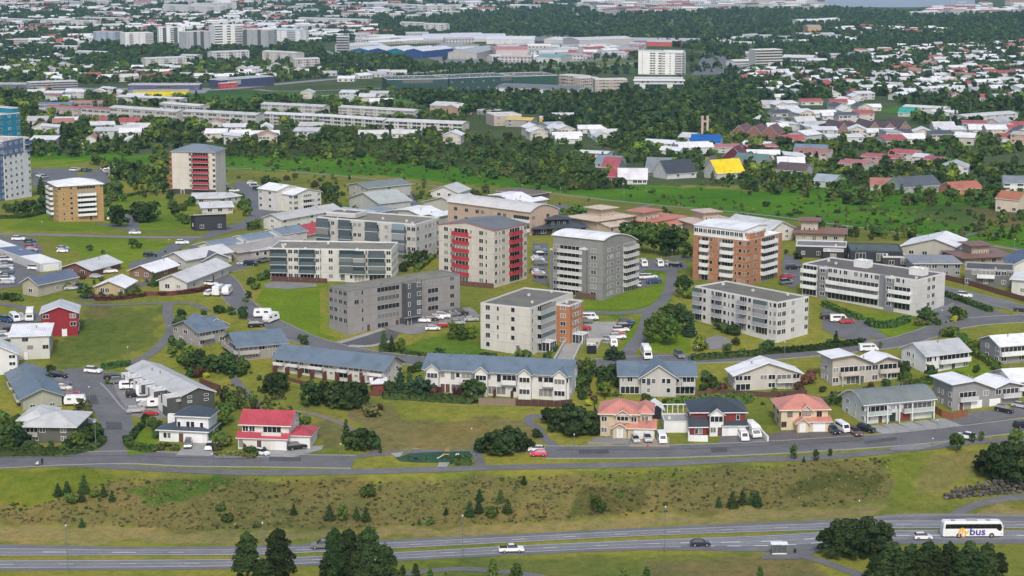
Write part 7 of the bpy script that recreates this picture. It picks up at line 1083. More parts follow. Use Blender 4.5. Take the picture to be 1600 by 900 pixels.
# warehouse quarter
for k, (x0, x1) in enumerate(((548, 577), (577, 605), (606, 632), (633, 661))): F(['blue-walled warehouse with white roof, first bay from the left', 'blue-walled warehouse with white roof and yellow-beige gap beside it', 'teal-walled warehouse with white roof, third bay from the left', 'navy-walled warehouse with white roof, right-hand bay'][k], (x0, 87 + k), (x1, 87.6 + k), 79 + k * .4, 70, [(.02, .10, .24), (.02, .07, .20), (.02, .16, .24), (.03, .07, .22)][k], (.64, .65, .66), 'gy', 3, 'warehouse', 'warehouse', nf=1, F=None)
for a, b, t, D, w_, r_, lab in (((678, 80), (715, 81), 73, 60, (.5, .5, .5), (.3, .31, .34), 'grey-roofed warehouse behind the navy warehouse'), ((700, 92), (745, 93), 83, 110, (.4, .38, .36), (.40, .41, .43), 'large grey gabled hall pointing away from the camera'), ((545, 83), (600, 76), 72, 40, (.55, .55, .55), (.6, .6, .62), 'white sloping hall behind the blue warehouses'), ((590, 64), (760, 65), 61, 60, (.5, .5, .5), (.66, .66, .66), 'very long thin white-roofed warehouse at the back'), ((660, 62), (790, 62), 57, 60, (.5, .5, .5), (.6, .62, .66), 'long pale warehouse with slightly blue roof at the back'), ((760, 69), (835, 69), 62, 90, (.6, .6, .6), (.72, .72, .74), 'white vaulted hall left of the storage yards'), ((775, 92), (825, 92), 78, 60, (.55, .45, .42), (.5, .2, .2), 'pinkish hall with red vaulted roof in the yards'), ((850, 71), (905, 72), 64, 60, (.6, .58, .55), (.7, .69, .68), 'white hall with red trim in the yards'), ((838, 98), (876, 99), 90, 40, (.5, .5, .5), (.2, .33, .31), 'hall with grey-green roof and small windows in the yards'), ((905, 76), (990, 74), 63, 50, (.45, .43, .42), (.62, .61, .6), 'broad jumbled white depot roof in the middle of the yards'), ((930, 68.5), (1090, 69.5), 64.5, 60, (.3, .2, .2), (.45, .45, .46), 'long dark-walled warehouse with pale roof at the right of the yards'), ((1010, 72), (1060, 73), 66, 30, (.5, .1, .1), (.5, .48, .46), 'low hall with red stripe before the long dark warehouse'), ((400, 122), (432, 122), 120, 20, (.06, .08, .2), (.5, .5, .52), 'navy low store with pale roof at the road'), ((1262, 54), (1283, 54), 42, 30, (.50, .32, .18), (.4, .33, .28), 'orange-brown cubic building among dark woods'), ((1250, 38), (1290, 37), 33, 40, (.6, .6, .6), (.75, .75, .75), 'bright white low building near the inlet'), ((1285, 35), (1312, 34), 31, 20, (.6, .6, .6), (.75, .75, .75), 'white curved-roof building near the inlet')): F(lab, a, b, t, D, w_, r_, 'gx' if D < 100 else 'gy', 2.5, 'warehouse', 'warehouse', nf=1, F='.w.w.w.w.')
e, L, D, h = F('slim eight-storey office tower beside the blue warehouses', (526, 86), (545, 86), 57, 18, (.35, .36, .38), (.5, .5, .52), 'flat', .5, 'office', 'office_building', nf=7, F='ssss', R='ss', wf=(.45, .45, .48))
# towers at the upper left
for a, b, t, D, rc, lab, w_, pt in (((146, 68), (180, 70), 50, 24, (.55, .10, .14), 'white and blue tower with magenta roof, leftmost of the far towers', (.32, .38, .48), 's.w.s.w'), ((196, 78), (240, 74), 52, 22, (.66, .66, .66), 'white stepped tower, second of the far towers', (.70, .69, .67), '.b.w.bb'), ((249, 74), (290, 74), 43, 24, (.66, .66, .66), 'tall white tower with dark stair slots, third of the far towers', (.74, .74, .72), 'wk.bk.w'), ((292, 81), (330, 80), 50, 22, (.5, .42, .4), 'grey striped tower with brownish roof, fourth of the far towers', (.42, .43, .45), 'w.k.k.w'), ((336, 76), (380, 74), 40, 24, (.66, .66, .66), 'tallest white tower with wide window bands, fifth of the far towers', (.74, .74, .72), 'ss.s.bb'), ((381, 76), (419, 79), 47, 22, (.5, .4, .38), 'grey-brown tower with vertical strips, sixth of the far towers', (.36, .37, .38), 'k.w.k.w'), ((422, 69), (469, 70), 48, 22, (.5, .58, .62), 'white gabled tower, rightmost of the far towers', (.72, .72, .72), 'b.w.bb.')):
    F(lab, a, b, t, D, w_, rc, 'gx' if 'gabled' in lab else 'flat', 2, 'tower', 'tower', nf=9, F=pt, R='w.s', acc=(.10, .11, .12), bal=(.6, .6, .6))
for a, b, t, D, lab, w_ in (((22, 75), (43, 75), 62, 20, 'beige cube block on the green slope at the far left', (.5, .42, .36)), ((58, 74), (90, 78), 68, 14, 'white stepped flats, first of the row on the wooded slope', (.58, .57, .55)), ((84, 80), (120, 86), 73, 14, 'white stepped flats, second of the row on the wooded slope', (.58, .57, .55)), ((118, 88), (164, 96), 82, 14, 'white stepped flats, third of the row on the wooded slope', (.58, .57, .55)), ((228, 107), (292, 104), 92, 16, 'long white three-storey block below the far towers', (.54, .53, .5)), ((282, 99), (308, 100), 87, 16, 'white end block with beige gable below the far towers', (.55, .52, .48)), ((332, 97), (390, 95), 82, 16, 'white block with blue-grey gable right below the far towers', (.54, .53, .53)), ((410, 98), (462, 100), 83, 16, 'pinkish white crenellated flats right of the far towers', (.56, .50, .46)), ((461, 108), (500, 107), 93, 16, 'pinkish white flats stepping down to the road', (.56, .49, .45)), ((63, 42), (150, 46), 33, 16, 'long white slab at the far left in the woods', (.55, .53, .5)), ((128, 35), (200, 37), 29, 16, 'long white and pink slab left of the far towers', (.55, .48, .46)), ((255, 22), (345, 24), 10, 18, 'very far pale block row above the towers', (.5, .5, .5)), ((330, 34), (400, 34), 29, 16, 'far white terrace with pale roof right above the towers', (.5, .5, .5)), ((0, 38), (50, 39), 31, 16, 'white slab touching the left edge in the far woods', (.5, .5, .5)), ((466, 38), (575, 42), 31, 18, 'long white comb-shaped flats in the distance', (.52, .52, .52)), ((625, 45), (660, 47), 36, 16, 'far twin white block, left one', (.55, .54, .5)), ((662, 50), (697, 51), 38, 16, 'far twin white block, right one', (.55, .54, .5)), ((565, 14), (655, 16), 8, 18, 'distant pale apartment row at the top centre', (.5, .5, .5)), ((653, 20), (720, 19), 9, 18, 'distant block row with dark gaps at the top centre', (.5, .48, .45)), ((300, 20), (370, 18), 6, 18, 'very distant white terrace near the top edge', (.52, .52, .52))): F(lab, a, b, t, D, w_, (.62, .62, .62), 'gx', 1, AC, AP, nf=4, F='wbwwbwwbw', R='w.', bal=(.4, .4, .4))
# buildings beyond the meadow
for a, b, t, D, w_, r_, rt, rh, nf, pt, lab in (((966, 288), (1011, 288), 280, 13, (.6, .58, .54), (.66, .66, .67), 'gx', 4.6, 1, '.w.WWw', 'white house with bright steep roof and small dormer at the meadow edge'), ((950, 285), (970, 290), 277, 10, (.25, .04, .05), (.45, .05, .06), 'gx', 3.5, 1, 'w.w', 'red house with steep crimson roof left of the bright steep roof'), ((940, 270), (965, 275), 262, 11, (.2, .2, .22), (.42, .06, .07), 'gx', 4.5, 1, '..', 'house with red gables behind the crimson steep roof'), ((930, 262), (966, 264), 256, 12, (.4, .42, .45), (.19, .24, .30), 'gx', 3.5, 1, 'w.w', 'blue-grey roofed house behind the red gables'), ((903, 245), (948, 248), 241, 10, (.5, .5, .48), (.66, .67, .67), 'gx', .9, 2, 'ww.ww', 'long white-roofed low block above the wooded belt'),
        ((1008, 275), (1045, 276), 269, 13, (.15, .15, .16), (.20, .22, .235), 'gx', 6.5, 1, '.w', 'large grey house with very steep roof'), ((1042, 280), (1088, 276), 272, 13, (.55, .55, .54), (.055, .065, .08), 'gx', 6, 1, '.w.w', 'house with charcoal steep roof and white gable'), ((1098, 270), (1115, 274), 266, 10, (.2, .2, .2), (.14, .12, .13), 'gy', 6, 1, '.', 'dark brown pointed gable left of the yellow roof'), ((1120, 280), (1163, 278), 271, 12, (.5, .5, .45), (.80, .58, .02), 'gx', 6, 1, '.w', 'house with brilliant yellow steep roof'), ((1147, 258), (1195, 262), 252, 12, (.35, .35, .33), (.13, .20, .19), 'gx', 3, 1, 'w.w', 'dark green-roofed house behind the yellow roof'), ((1130, 252), (1160, 255), 245, 12, (.12, .03, .04), (.12, .035, .045), 'gy', 5, 1, 'w', 'dark maroon gable house'),
        ((1005, 232), (1050, 235), 225, 12, (.6, .6, .58), (.7, .7, .7), 'gx', 1.5, 2, 'w.w.w', 'low white villa with broad white roof'), ((1030, 243), (1062, 246), 236, 12, (.6, .6, .58), (.7, .7, .7), 'gx', 1.5, 2, 'w.w.w', 'white villa with sloping roof below the church'), ((1062, 241), (1115, 240), 231, 14, (.6, .6, .58), (.7, .7, .7), 'Mx', 2, 2, 'w.w.w', 'long white villa just below the blue-roofed church'), ((1060, 225), (1082, 226), 215, 14, (.55, .55, .53), (.6, .6, .6), 'gx', 2, 2, 'w.w', 'white hall left of the blue-roofed church'), ((1100, 240), (1160, 238), 232, 14, (.5, .5, .45), (.50, .14, .14), 'gx', 1.2, 2, 'w.w.w', 'long building with salmon red roof right below the church'), ((1158, 232), (1200, 234), 228, 14, (.6, .6, .6), (.7, .7, .7), 'gx', 1.5, 2, 'w.w.w', 'white building with white roof right of the salmon red roof'), ((1170, 238), (1215, 236), 231, 12, (.45, .1, .1), (.52, .12, .12), 'gx', 1, 1, 'w.w', 'low building with bright red roof right of the church'),
        ((790, 198), (830, 199), 188, 14, (.35, .33, .3), (.66, .5, .1), 'gx', 1, 2, 'w.w', 'low school wing with yellow panels, left one'), ((843, 194), (875, 194), 184, 12, (.75, .48, .03), (.4, .4, .42), 'flat', 1, 1, '....', 'bright ochre yellow box building in the woods'), ((862, 187), (905, 187), 180, 12, (.5, .5, .5), (.66, .66, .66), 'gx', 1, 1, 'w.w', 'white-roofed low building right behind the ochre box'), ((855, 202), (882, 201), 195, 14, (.4, .42, .45), (.4, .43, .46), 'gx', 1, 1, 'w.w', 'blue-grey low shed below the ochre box'), ((772, 197), (815, 196), 180, 20, (.45, .38, .33), (.5, .48, .46), 'flat', 1, 2, 'w.w', 'low beige school building at the edge of the green'), ((672, 176), (705, 177), 166, 20, (.45, .35, .28), (.6, .6, .58), 'gx', 2, 2, 'w.w', 'beige gabled community house behind the rightmost slab'), ((690, 180), (720, 181), 171, 14, (.40, .28, .2), (.66, .64, .6), 'gy', 3, 1, 'w', 'sandy gable house with white roof behind the rightmost slab'), ((745, 179), (770, 180), 173, 12, (.3, .3, .3), (.25, .28, .3), 'flat', 1, 1, 'w.w', 'dark flat-roofed house among round trees'),
        ((1200, 198), (1215, 199), 191, 12, (.5, .5, .5), (.15, .15, .15), 'gx', 3, 1, 'w', 'small black-roofed house by the brown church roofs'), ((1510, 196), (1590, 190), 183, 16, (.55, .55, .53), (.6, .6, .6), 'gx', 1, 3, 'wwwwww', 'long white flats with pale roof at the right'), ((1578, 230), (1625, 233), 212, 16, (.5, .35, .28), (.5, .45, .42), 'gx', 1, 3, 'w.w.w', 'pink-beige flats cut by the right edge'), ((1455, 180), (1515, 183), 177, 12, (.6, .6, .6), (.72, .72, .72), 'gx', 1, 1, 'w.w.w', 'low long house with bright white roof at the field edge'), ((1403, 182), (1432, 183), 177, 14, (.5, .5, .5), (.05, .35, .30), 'gx', 3, 1, 'w.w', 'house with turquoise green roof'), ((1410, 176), (1475, 180), 170, 14, (.6, .58, .55), (.68, .66, .64), 'gx', 1, 2, 'w.w.w', 'long white school building behind the turquoise roof'), ((1240, 247), (1290, 248), 238, 14, (.3, .33, .36), (.17, .23, .30), 'gx', 3.4, 1, 'w.w', 'house with slate blue roof right of the dark green one'), ((1293, 222), (1350, 222), 215, 16, (.6, .6, .6), (.68, .68, .68), 'gx', 1, 1, 'w.w.w', 'long low white roof among the right-hand trees'), ((1303, 204), (1328, 205), 198, 12, (.5, .5, .5), (.42, .06, .08), 'gx', 3, 1, 'w.w', 'house with vivid crimson roof left of the brown gables'),
        ((1242, 250), (1290, 258), 240, 11, (.55, .48, .42), (.42, .12, .10), 'Mx', 1.5, 2, 'w.w.w.w', 'pale row houses with worn red roofs, left row'), ((1345, 256), (1400, 266), 248, 11, (.5, .3, .28), (.50, .09, .10), 'Mx', 1, 2, 'w.w.w.w', 'row of four crimson-roofed houses stepping right'), ((1388, 250), (1428, 254), 241, 12, (.6, .56, .5), (.5, .08, .09), 'Mx', 1.2, 2, 'w.w.w.w', 'cream row house with crimson roof on the upper right'), ((1424, 256), (1445, 258), 246, 12, (.6, .56, .45), (.66, .66, .66), 'gx', 1.2, 2, 'w.w', 'cream house with white roof between two crimson roofs'), ((1441, 258), (1470, 262), 251, 12, (.5, .4, .38), (.46, .08, .10), 'gx', 1.2, 2, 'w.w', 'house with crimson roof right of the white-roofed cream house'), ((1470, 272), (1512, 273), 262, 13, (.62, .62, .6), (.45, .47, .5), 'gy', 2.4, 2, 'w.w.w', 'white house with two grey roofs at the right'), ((1310, 265), (1350, 270), 258, 12, (.5, .5, .4), (.45, .12, .12), 'Mx', 1.5, 2, 'w.w', 'green-white row house with faded red roof'), ((1212, 277), (1258, 279), 268, 12, (.4, .4, .4), (.115, .085, .085), 'gx', 3.2, 1, 'w.w', 'dark brown roofed house at the right meadow edge'), ((1270, 292), (1302, 294), 284, 12, (.45, .45, .45), (.33, .38, .42), 'gx', 2.5, 1, 'w.w', 'pale blue-grey roofed house among the edge trees'), ((1360, 298), (1400, 299), 292, 12, (.5, .48, .45), (.38, .16, .13), 'gx', 3, 1, 'w.w', 'house with faded orange-red roof at the meadow edge'), ((1410, 302), (1470, 300), 293, 14, (.4, .4, .4), (.105, .115, .135), 'gx', 3.8, 1, 'w.w.w', 'long dark slate roofed house at the meadow edge'), ((1490, 304), (1535, 303), 297, 12, (.5, .2, .12), (.52, .12, .07), 'gx', 2.6, 1, 'w.w', 'house with vivid orange-red roof near the right edge'), ((1555, 330), (1590, 332), 313, 12, (.6, .5, .4), (.50, .13, .06), 'gx', 2.6, 1, 'w.w', 'house with orange roof in the trees at the right edge'), ((1568, 298), (1620, 299), 287, 14, (.66, .66, .66), (.22, .24, .28), 'gx', 2.6, 2, 'W.W.W', 'white villa with slate roof cut by the right edge')):
    F(lab, a, b, t, D, w_, r_, rt if len(rt) > 1 else rt + 'x', rh, 'house', 'house', nf=nf, F=pt)
e, L, D, h = F('church with cobalt blue roof and low white walls', (1078, 232), (1124, 233), 224, 18, (.5, .5, .5), (.015, .11, .36), 'gx', 4, 'church', 'church', nf=1, F='w.w.w')
p = P(1101, 216); e = bpy.data.objects.new('bell_tower', None); COL.objects.link(e); e.location = p
for x in (-1.6, 1.6): box_part(e, 'pillar', x - .7, -.6, -1, x + .7, .6, 14, M('wall', (.5, .38, .34)))
box_part(e, 'crossbar', -.9, -.4, 10, .9, .4, 11, M('wall', (.5, .38, .34))); tag(e, 'twin-pillared bell tower behind the cobalt blue church roof', 'bell tower')
e, L, D, h = F('brown multi-gabled church hall with clustered steep roofs', (1302, 209), (1422, 207), 202, 26, (.28, .17, .15), (.11, .07, .07), 'gx', 2.5, 'church', 'church', nf=1, F='w.w.w.w.w')
for k in range(5): vol(e, L * (.02 + .2 * k), -5, L * .13, 24, 0, h, (.28, .17, .15), (.11, .07, .07), 'gy', 4.5 - k % 2 * 1.2, nf=1, F='.w.', detail=0, wname='gabled_wing')
for k in range(3): e = F(['brown steep-roofed gable house, left of the trio by the bell tower', 'brown steep-roofed gable house in the middle of the trio by the bell tower', 'brown steep-roofed gable house, right of the trio by the bell tower'][k], (1142 + 24 * k, 214 + 2 * k), (1166 + 24 * k, 216 + 2 * k), 210, 18, (.25, .12, .1), (.17, .08, .07), 'gy', 5, 'house', 'house', nf=1, F='.w.')[0]
# villages of small houses: ten kinds, copied one by one
KH = []
def small_house(wall, roof, rt, L, D, h, rh, nf):
    e = bpy.data.objects.new('small_house', None); COL.objects.link(e); vol(e, -L / 2, -D / 2, L, D, 0, h, wall, roof, rt, rh, nf=nf, ov=.5, F='w.W.w' if nf == 1 else 'wWw.w', R='.w.', L_='w.w', detail=0, base=-4); return e
WH = {'w': (.74, .74, .74), 'l': (.58, .58, .57), 'r': (.36, .10, .095), 's': (.38, .18, .13), 'b': (.14, .19, .27), 'd': (.09, .09, .10), 'g': (.33, .36, .36), 'n': (.15, .10, .09), 'e': (.45, .45, .47)}
WN = {'w': 'white-roofed house', 'l': 'pale-roofed house', 'r': 'red-roofed house', 's': 'orange-roofed house', 'b': 'blue-roofed house', 'd': 'black-roofed house', 'g': 'green-roofed house', 'n': 'brown-roofed house', 'e': 'grey-roofed house'}
VAR = {}
def variant(c, v):
    if (c, v) not in VAR:
        wl = [(.62, .61, .58), (.55, .50, .44), (.50, .50, .50)][v % 3]; sh = [('gx', 14, 10, 3.2, 2.6, 1), ('gy', 11, 13, 5.4, 2.2, 2), ('mx', 15, 11, 5.2, 1.0, 2), ('gx', 18, 9, 3.0, 2.0, 1)][v % 4]
        VAR[c, v] = [small_house(wl, WH[c], *sh), False]
    return VAR[c, v]
PLACED = []
def village(px, n, pal, seed, hd=0.0, md=17, stuffname=None):
    g = random.Random(seed); w = [(p.x, p.y) for p in W2(px)]; xs = [p[0] for p in w]; ys = [p[1] for p in w]; t = 0; c = 0; out = []
    while c < n and t < n * 40:
        t += 1; x, y = g.uniform(min(xs), max(xs)), g.uniform(min(ys), max(ys))
        if not inpoly(np.array([x]), np.array([y]), w)[0] or any((x - a) ** 2 + (y - b) ** 2 < (md * .5 + r * .8) ** 2 for a, b, r in BLK) or any((x - a) ** 2 + (y - b) ** 2 < md * md for a, b in PLACED): continue
        PLACED.append((x, y)); c += 1; out.append((x, y, g.choice(pal), g.randrange(4), hd + g.choice((0, 0, math.pi / 2)) + g.uniform(-.15, .15)))
    return out
ALLH = []
VR = 'wwwwllwrsed'
for a in (([(50, 198), (160, 194), (420, 204), (420, 232), (330, 222), (230, 232), (50, 236)], 25, 'wwwlrrsew', 1, .1), ([(0, 72), (60, 80), (110, 100), (110, 118), (0, 120)], 26, 'wwwle', 2, .5), ([(60, 104), (230, 106), (410, 108), (410, 118), (60, 124)], 26, 'wwwle', 3, .1), ([(1195, 138), (1360, 140), (1400, 185), (1410, 215), (1190, 205)], 44, 'wwwwlredw', 4, .2), ([(1380, 78), (1520, 72), (1600, 92), (1600, 104), (1420, 106)], 34, 'wwwwler', 5, .5), ([(1200, 208), (1600, 200), (1600, 222), (1520, 222), (1400, 226), (1200, 226)], 26, 'wwlredw', 6, .0), ([(1190, 228), (1240, 228), (1240, 262), (1180, 262)], 10, 'wrwdl', 7, .0), ([(815, 208), (945, 205), (945, 226), (830, 228)], 9, 'wwl', 8, .2), ([(1425, 128), (1600, 118), (1600, 142), (1430, 150)], 24, 'wwrle', 9, .4), ([(40, 145), (160, 143), (240, 160), (60, 160)], 14, 'wwlr', 10, 0), ([(440, 150), (600, 152), (680, 165), (600, 168)], 6, 'wl', 11, 0), ([(360, 104), (520, 110), (500, 118), (360, 118)], 12, 'wrle', 12, 0), ([(1150, 88), (1300, 84), (1320, 100), (1150, 102)], 10, 'wle', 13, 0), ([(1330, 40), (1480, 44), (1480, 56), (1340, 56)], 12, 'wwlr', 14, 0), ([(420, 206), (720, 212), (720, 224), (430, 220)], 5, 'wl', 15, 0), ([(1440, 160), (1600, 150), (1600, 160), (1440, 170)], 4, 'wrl', 16, 0)):
    ALLH += village(*a)
ALLH.sort(key=lambda q: q[1])
cnt = 0
for x, y, c, v, hd in ALLH:
    cnt += 1; p0 = variant(c, v); o = p0[0] if not p0[1] else copytree(p0[0]); p0[1] = True
    o.location = (x, y, H(x, y)); o.rotation_euler = (0, 0, hd); BLK.append((x, y, 8)); BLK.append((x, y - 9, 3.5))
    q = PX(x, y, H(x, y)); tag(o, 'small ' + WN[c], 'house', 'small houses of the far town', q)
# the farthest houses: one mass
def mass(name, label, specs, seed):
    g = random.Random(seed); mb = MB()
    for px, n, pal, sz in specs:
        w = [(p.x, p.y) for p in W2(px)]; xs = [p[0] for p in w]; ys = [p[1] for p in w]; c = 0; t = 0
        while c < n and t < n * 30:
            t += 1; x, y = g.uniform(min(xs), max(xs)), g.uniform(min(ys), max(ys))
            if not inpoly(np.array([x]), np.array([y]), w)[0] or any(abs(x - a) < r * .7 + 8 and abs(y - b) < r * .7 + 8 for a, b, r in BLK): continue
            c += 1; z = H(x, y); L = g.uniform(*sz[0]); D = g.uniform(10, 16); h = g.uniform(*sz[1]); col = WH[g.choice(pal)]; wm, rm = M('wall', g.choice([(.6, .59, .56), (.5, .46, .42), (.5, .5, .5), (.55, .5, .5)])), M('roof', col); a = g.uniform(-.4, .4) + g.choice((0, .5)); ca, sa = math.cos(a), math.sin(a)
            def q(u, v, zz): return (x + u * ca - v * sa, y + u * sa + v * ca, z + zz)
            L /= 2; D /= 2
            for (u0, v0), (u1, v1) in (((-L, -D), (L, -D)), ((L, -D), (L, D)), ((L, D), (-L, D)), ((-L, D), (-L, -D))): mb.face([q(u0, v0, -4), q(u1, v1, -4), q(u1, v1, h), q(u0, v0, h)], wm)
            for s_ in (-1, 1): mb.face([q(s_ * L, -D, h), q(s_ * L, D, h), q(s_ * L, 0, h + 2)], wm)
            mb.face([q(-L - .5, -D - .6, h - .2), q(L + .5, -D - .6, h - .2), q(L + .5, 0, h + 2.2), q(-L - .5, 0, h + 2.2)], rm); mb.face([q(-L - .5, 0, h + 2.2), q(L + .5, 0, h + 2.2), q(L + .5, D + .6, h - .2), q(-L - .5, D + .6, h - .2)], rm)
            nfl = max(1, int(h / 3)); gm = M('glass', GL)
            for f in range(nfl):
                nw = int(L * 2 / 4.5)
                for k in range(nw): u = -L + (k + .5) * 2 * L / nw; z0 = f * h / nfl + .9; mb.face([q(u - 1.1, -D - .05, z0), q(u + 1.1, -D - .05, z0), q(u + 1.1, -D - .05, z0 + 1.4), q(u - 1.1, -D - .05, z0 + 1.4)], gm)
            BLK.append((x, y - 9, 5)); BLK.append((x, y, L + 1))
    o = obj(name, mb); o['kind'] = 'stuff'; o['label'] = label; o['category'] = 'houses'
mass('distant_houses', 'hundreds of tiny distant houses and blocks of the city among the woods', [
 ([(-60, -4), (330, -4), (330, 6), (200, 12), (-60, 14)], 120, 'wllers', ((12, 50), (5, 14))), ([(-60, 14), (200, 12), (450, 20), (450, 34), (200, 46), (-60, 62)], 170, 'wwwlern', ((12, 34), (4, 9))), ([(330, -4), (880, -4), (880, 12), (600, 34), (330, 28)], 190, 'wwwlersg', ((12, 50), (4, 10))), ([(330, 34), (600, 44), (620, 60), (480, 66), (330, 44)], 60, 'wwler', ((12, 60), (4, 8))),
 ([(915, -4), (1240, -4), (1300, 16), (1180, 16), (980, 24), (930, 26), (912, 12)], 200, 'wwllerd', ((14, 60), (6, 16))), ([(1480, 12), (1600, 6), (1680, 10), (1680, 18), (1490, 26), (1420, 27)], 80, 'wwllers', ((14, 50), (5, 12))), ([(1300, 44), (1480, 46), (1480, 55), (1310, 54)], 24, 'wwlr', ((12, 24), (4, 7))), ([(1150, 4), (1240, 4), (1245, 12), (1140, 12)], 30, 'wsln', ((14, 60), (8, 20))),
 ([(700, 80), (1000, 74), (990, 90), (840, 98), (720, 96)], 50, 'wllerg', ((14, 40), (4, 8))), ([(560, 60), (760, 58), (760, 68), (560, 70)], 10, 'wle', ((20, 60), (4, 8))), ([(150, 46), (330, 38), (470, 44), (460, 50), (150, 50)], 40, 'wwlr', ((12, 30), (4, 9))),
 ([(1130, 112), (1420, 118), (1420, 150), (1200, 142)], 70, 'wwlre', ((11, 18), (3, 6))), ([(1330, 78), (1600, 68), (1680, 112), (1400, 118)], 110, 'wwwlres', ((11, 20), (3, 6))), ([(1200, 206), (1600, 200), (1640, 224), (1210, 226)], 40, 'wwlrde', ((11, 16), (3, 6))), ([(1380, 118), (1680, 112), (1680, 152), (1400, 156)], 70, 'wwlrse', ((11, 18), (3, 6))), ([(1110, 60), (1340, 60), (1330, 72), (1110, 74)], 24, 'wwle', ((14, 40), (4, 8))), ([(-60, 58), (150, 60), (150, 72), (-60, 70)], 30, 'wwlr', ((12, 24), (4, 8))), ([(500, 100), (640, 116), (560, 132), (420, 116)], 10, 'wle', ((12, 20), (3, 5))), ([(60, 124), (430, 118), (430, 126), (60, 128)], 20, 'wwlr', ((12, 20), (3, 6)))], 5)
# ------------------------------------------------------------ woods: masses nobody could count
DK = (('broad', 'dark', 0), ('round', 'dark', 1), ('spruce', 'spruce', 2), ('broad', 'mid', 3), ('round', 'mid', 0), ('round', 'dark', 2), ('round', 'light', 1))
DF = (('round', 'dark', 0), ('round', 'dark', 1), ('spruce', 'spruce', 2), ('round', 'spruce', 0), ('broad', 'mid', 2), ('spruce', 'dark', 1)); MX = (('round', 'mid', 0), ('broad', 'mid', 1), ('round', 'dark', 2), ('broad', 'olive', 3), ('round', 'mid', 3), ('bush', 'dark', 1), ('broad', 'light', 2), ('spruce', 'dark', 3))
for i, (lab, px, dens, var, ht, pt) in enumerate((
 ('leafy belt of wood between the left towers and the first houses', [(40, 232), (120, 225), (260, 232), (262, 290), (205, 300), (160, 262), (120, 250), (50, 250)], 1.7, DK, (4, 9), .25), ('mixed wood rising behind the bright meadow', [(340, 218), (540, 206), (760, 214), (900, 224), (960, 262), (1000, 296), (900, 300), (820, 290), (700, 268), (560, 246), (440, 252), (345, 246)], 2.3, MX, (3, 8), .12),
 ('trees along the right side of the meadow', [(1085, 272), (1300, 262), (1600, 296), (1600, 330), (1500, 324), (1340, 322), (1180, 300), (1090, 290)], 2.0, MX, (3, 7.5), .15), ('trees among the houses beyond the meadow', [(1000, 205), (1600, 222), (1600, 296), (1300, 290), (1100, 276), (1020, 262), (960, 250), (930, 225)], 2.0, DK, (4, 8), .2), ('trees among the left houses', [(-100, 190), (420, 192), (420, 225), (260, 234), (-100, 240)], 1.9, DK, (4, 9), .2),
 ('dark conifers and broadleaves before the cream trio', [(620, 150), (775, 150), (925, 152), (1180, 140), (1200, 205), (1000, 215), (900, 208), (750, 186), (660, 166)], 2.0, DF, (6, 11), .12), ('dark wood below the twin tower', [(960, 146), (1190, 112), (1420, 110), (1380, 150), (1200, 160), (1000, 175)], 1.1, DF, (7, 12), .12), ('town trees between the slabs and the road', [(-100, 145), (430, 150), (620, 165), (730, 190), (730, 214), (420, 206), (-100, 195)], 1.1, DK, (4, 9), .3),
 ('trees behind the yellow hall and the offices', [(-100, 100), (520, 104), (600, 118), (420, 130), (-100, 132)], 1.0, DK, (6, 11), .3), ('round wood in the road loop by the warehouses', [(510, 95), (560, 92), (640, 96), (640, 110), (600, 116), (520, 114)], 2.4, DF, (9, 14), -.4), ('wood patches round the warehouse quarter', [(640, 96), (1100, 84), (1160, 112), (980, 118), (620, 124)], .5, DF, (5, 10), .55), ('woods on the slope below the far towers', [(-100, 60), (500, 70), (510, 96), (500, 106), (-100, 104)], 1.1, DF, (7, 12), .2), ('distant woods round the far blocks', [(-150, 20), (480, 24), (900, 26), (900, 58), (620, 58), (500, 68), (-150, 62)], .75, DF, (8, 13), .15), ('distant woods right of the twin tower', [(1100, 78), (1600, 62), (1700, 62), (1700, 118), (1420, 110), (1180, 112)], 1.1, DF, (7, 12), .15), ('far dark wood band before the inlet', [(900, 42), (1100, 44), (1350, 46), (1700, 28), (1700, 66), (1100, 80), (1000, 66), (900, 58)], .75, DF, (9, 14), .1), ('dark trees at the upper right', [(1380, 104), (1700, 104), (1700, 205), (1440, 200), (1400, 160)], 1.2, DF, (6, 11), .22), ('far shore woods', [(900, 14), (1300, 14), (1500, 26), (1700, 14), (1700, 30), (1350, 44), (900, 40)], .45, DF, (9, 14), .35), ('farthest town trees at the top', [(-150, -6), (900, -6), (900, 26), (-150, 22)], .42, DF, (8, 14), .25), ('tree line right of centre by the hall', [(560, 146), (700, 146), (700, 158), (560, 158)], .8, DF, (6, 11), .2),
 ('young trees and bushes dotted over the meadow', [(340, 240), (700, 252), (1000, 292), (1200, 302), (1500, 322), (1600, 335), (1600, 380), (1300, 348), (900, 303), (600, 274), (340, 260)], .5, MX, (1.0, 4), .4), ('bushes along the footpath below the meadow', [(340, 264), (600, 280), (800, 300), (1060, 328), (1300, 360), (1600, 398), (1600, 412), (1280, 372), (1060, 340), (800, 312), (520, 290), (340, 280)], .35, MX, (1.5, 4), .2), ('scrub wood at the right end of the meadow', [(1270, 352), (1380, 360), (1480, 368), (1600, 340), (1600, 384), (1480, 380), (1380, 378), (1290, 365)], 1.4, MX, (2, 6), .25), ('scrub slope between the two left towers', [(160, 268), (262, 285), (262, 306), (200, 312), (166, 330), (163, 300)], 1.6, MX, (2, 7), .2), ('garden shrubs of the upper streets', [(500, 290), (700, 300), (820, 310), (900, 335), (850, 345), (700, 325), (520, 330)], 1.3, MX, (1, 3.2), .1), ('garden shrubs of the bungalows at the left', [(200, 400), (400, 370), (420, 380), (380, 400), (300, 440), (180, 450)], .9, MX, (.7, 2.2), .05), ('garden bushes of the houses at the right', [(1220, 385), (1600, 400), (1600, 425), (1480, 420), (1230, 410)], .6, MX, (1, 3.5), .1))):
    pts = scatter(px, dens, 100 + i, max(pt, 0))
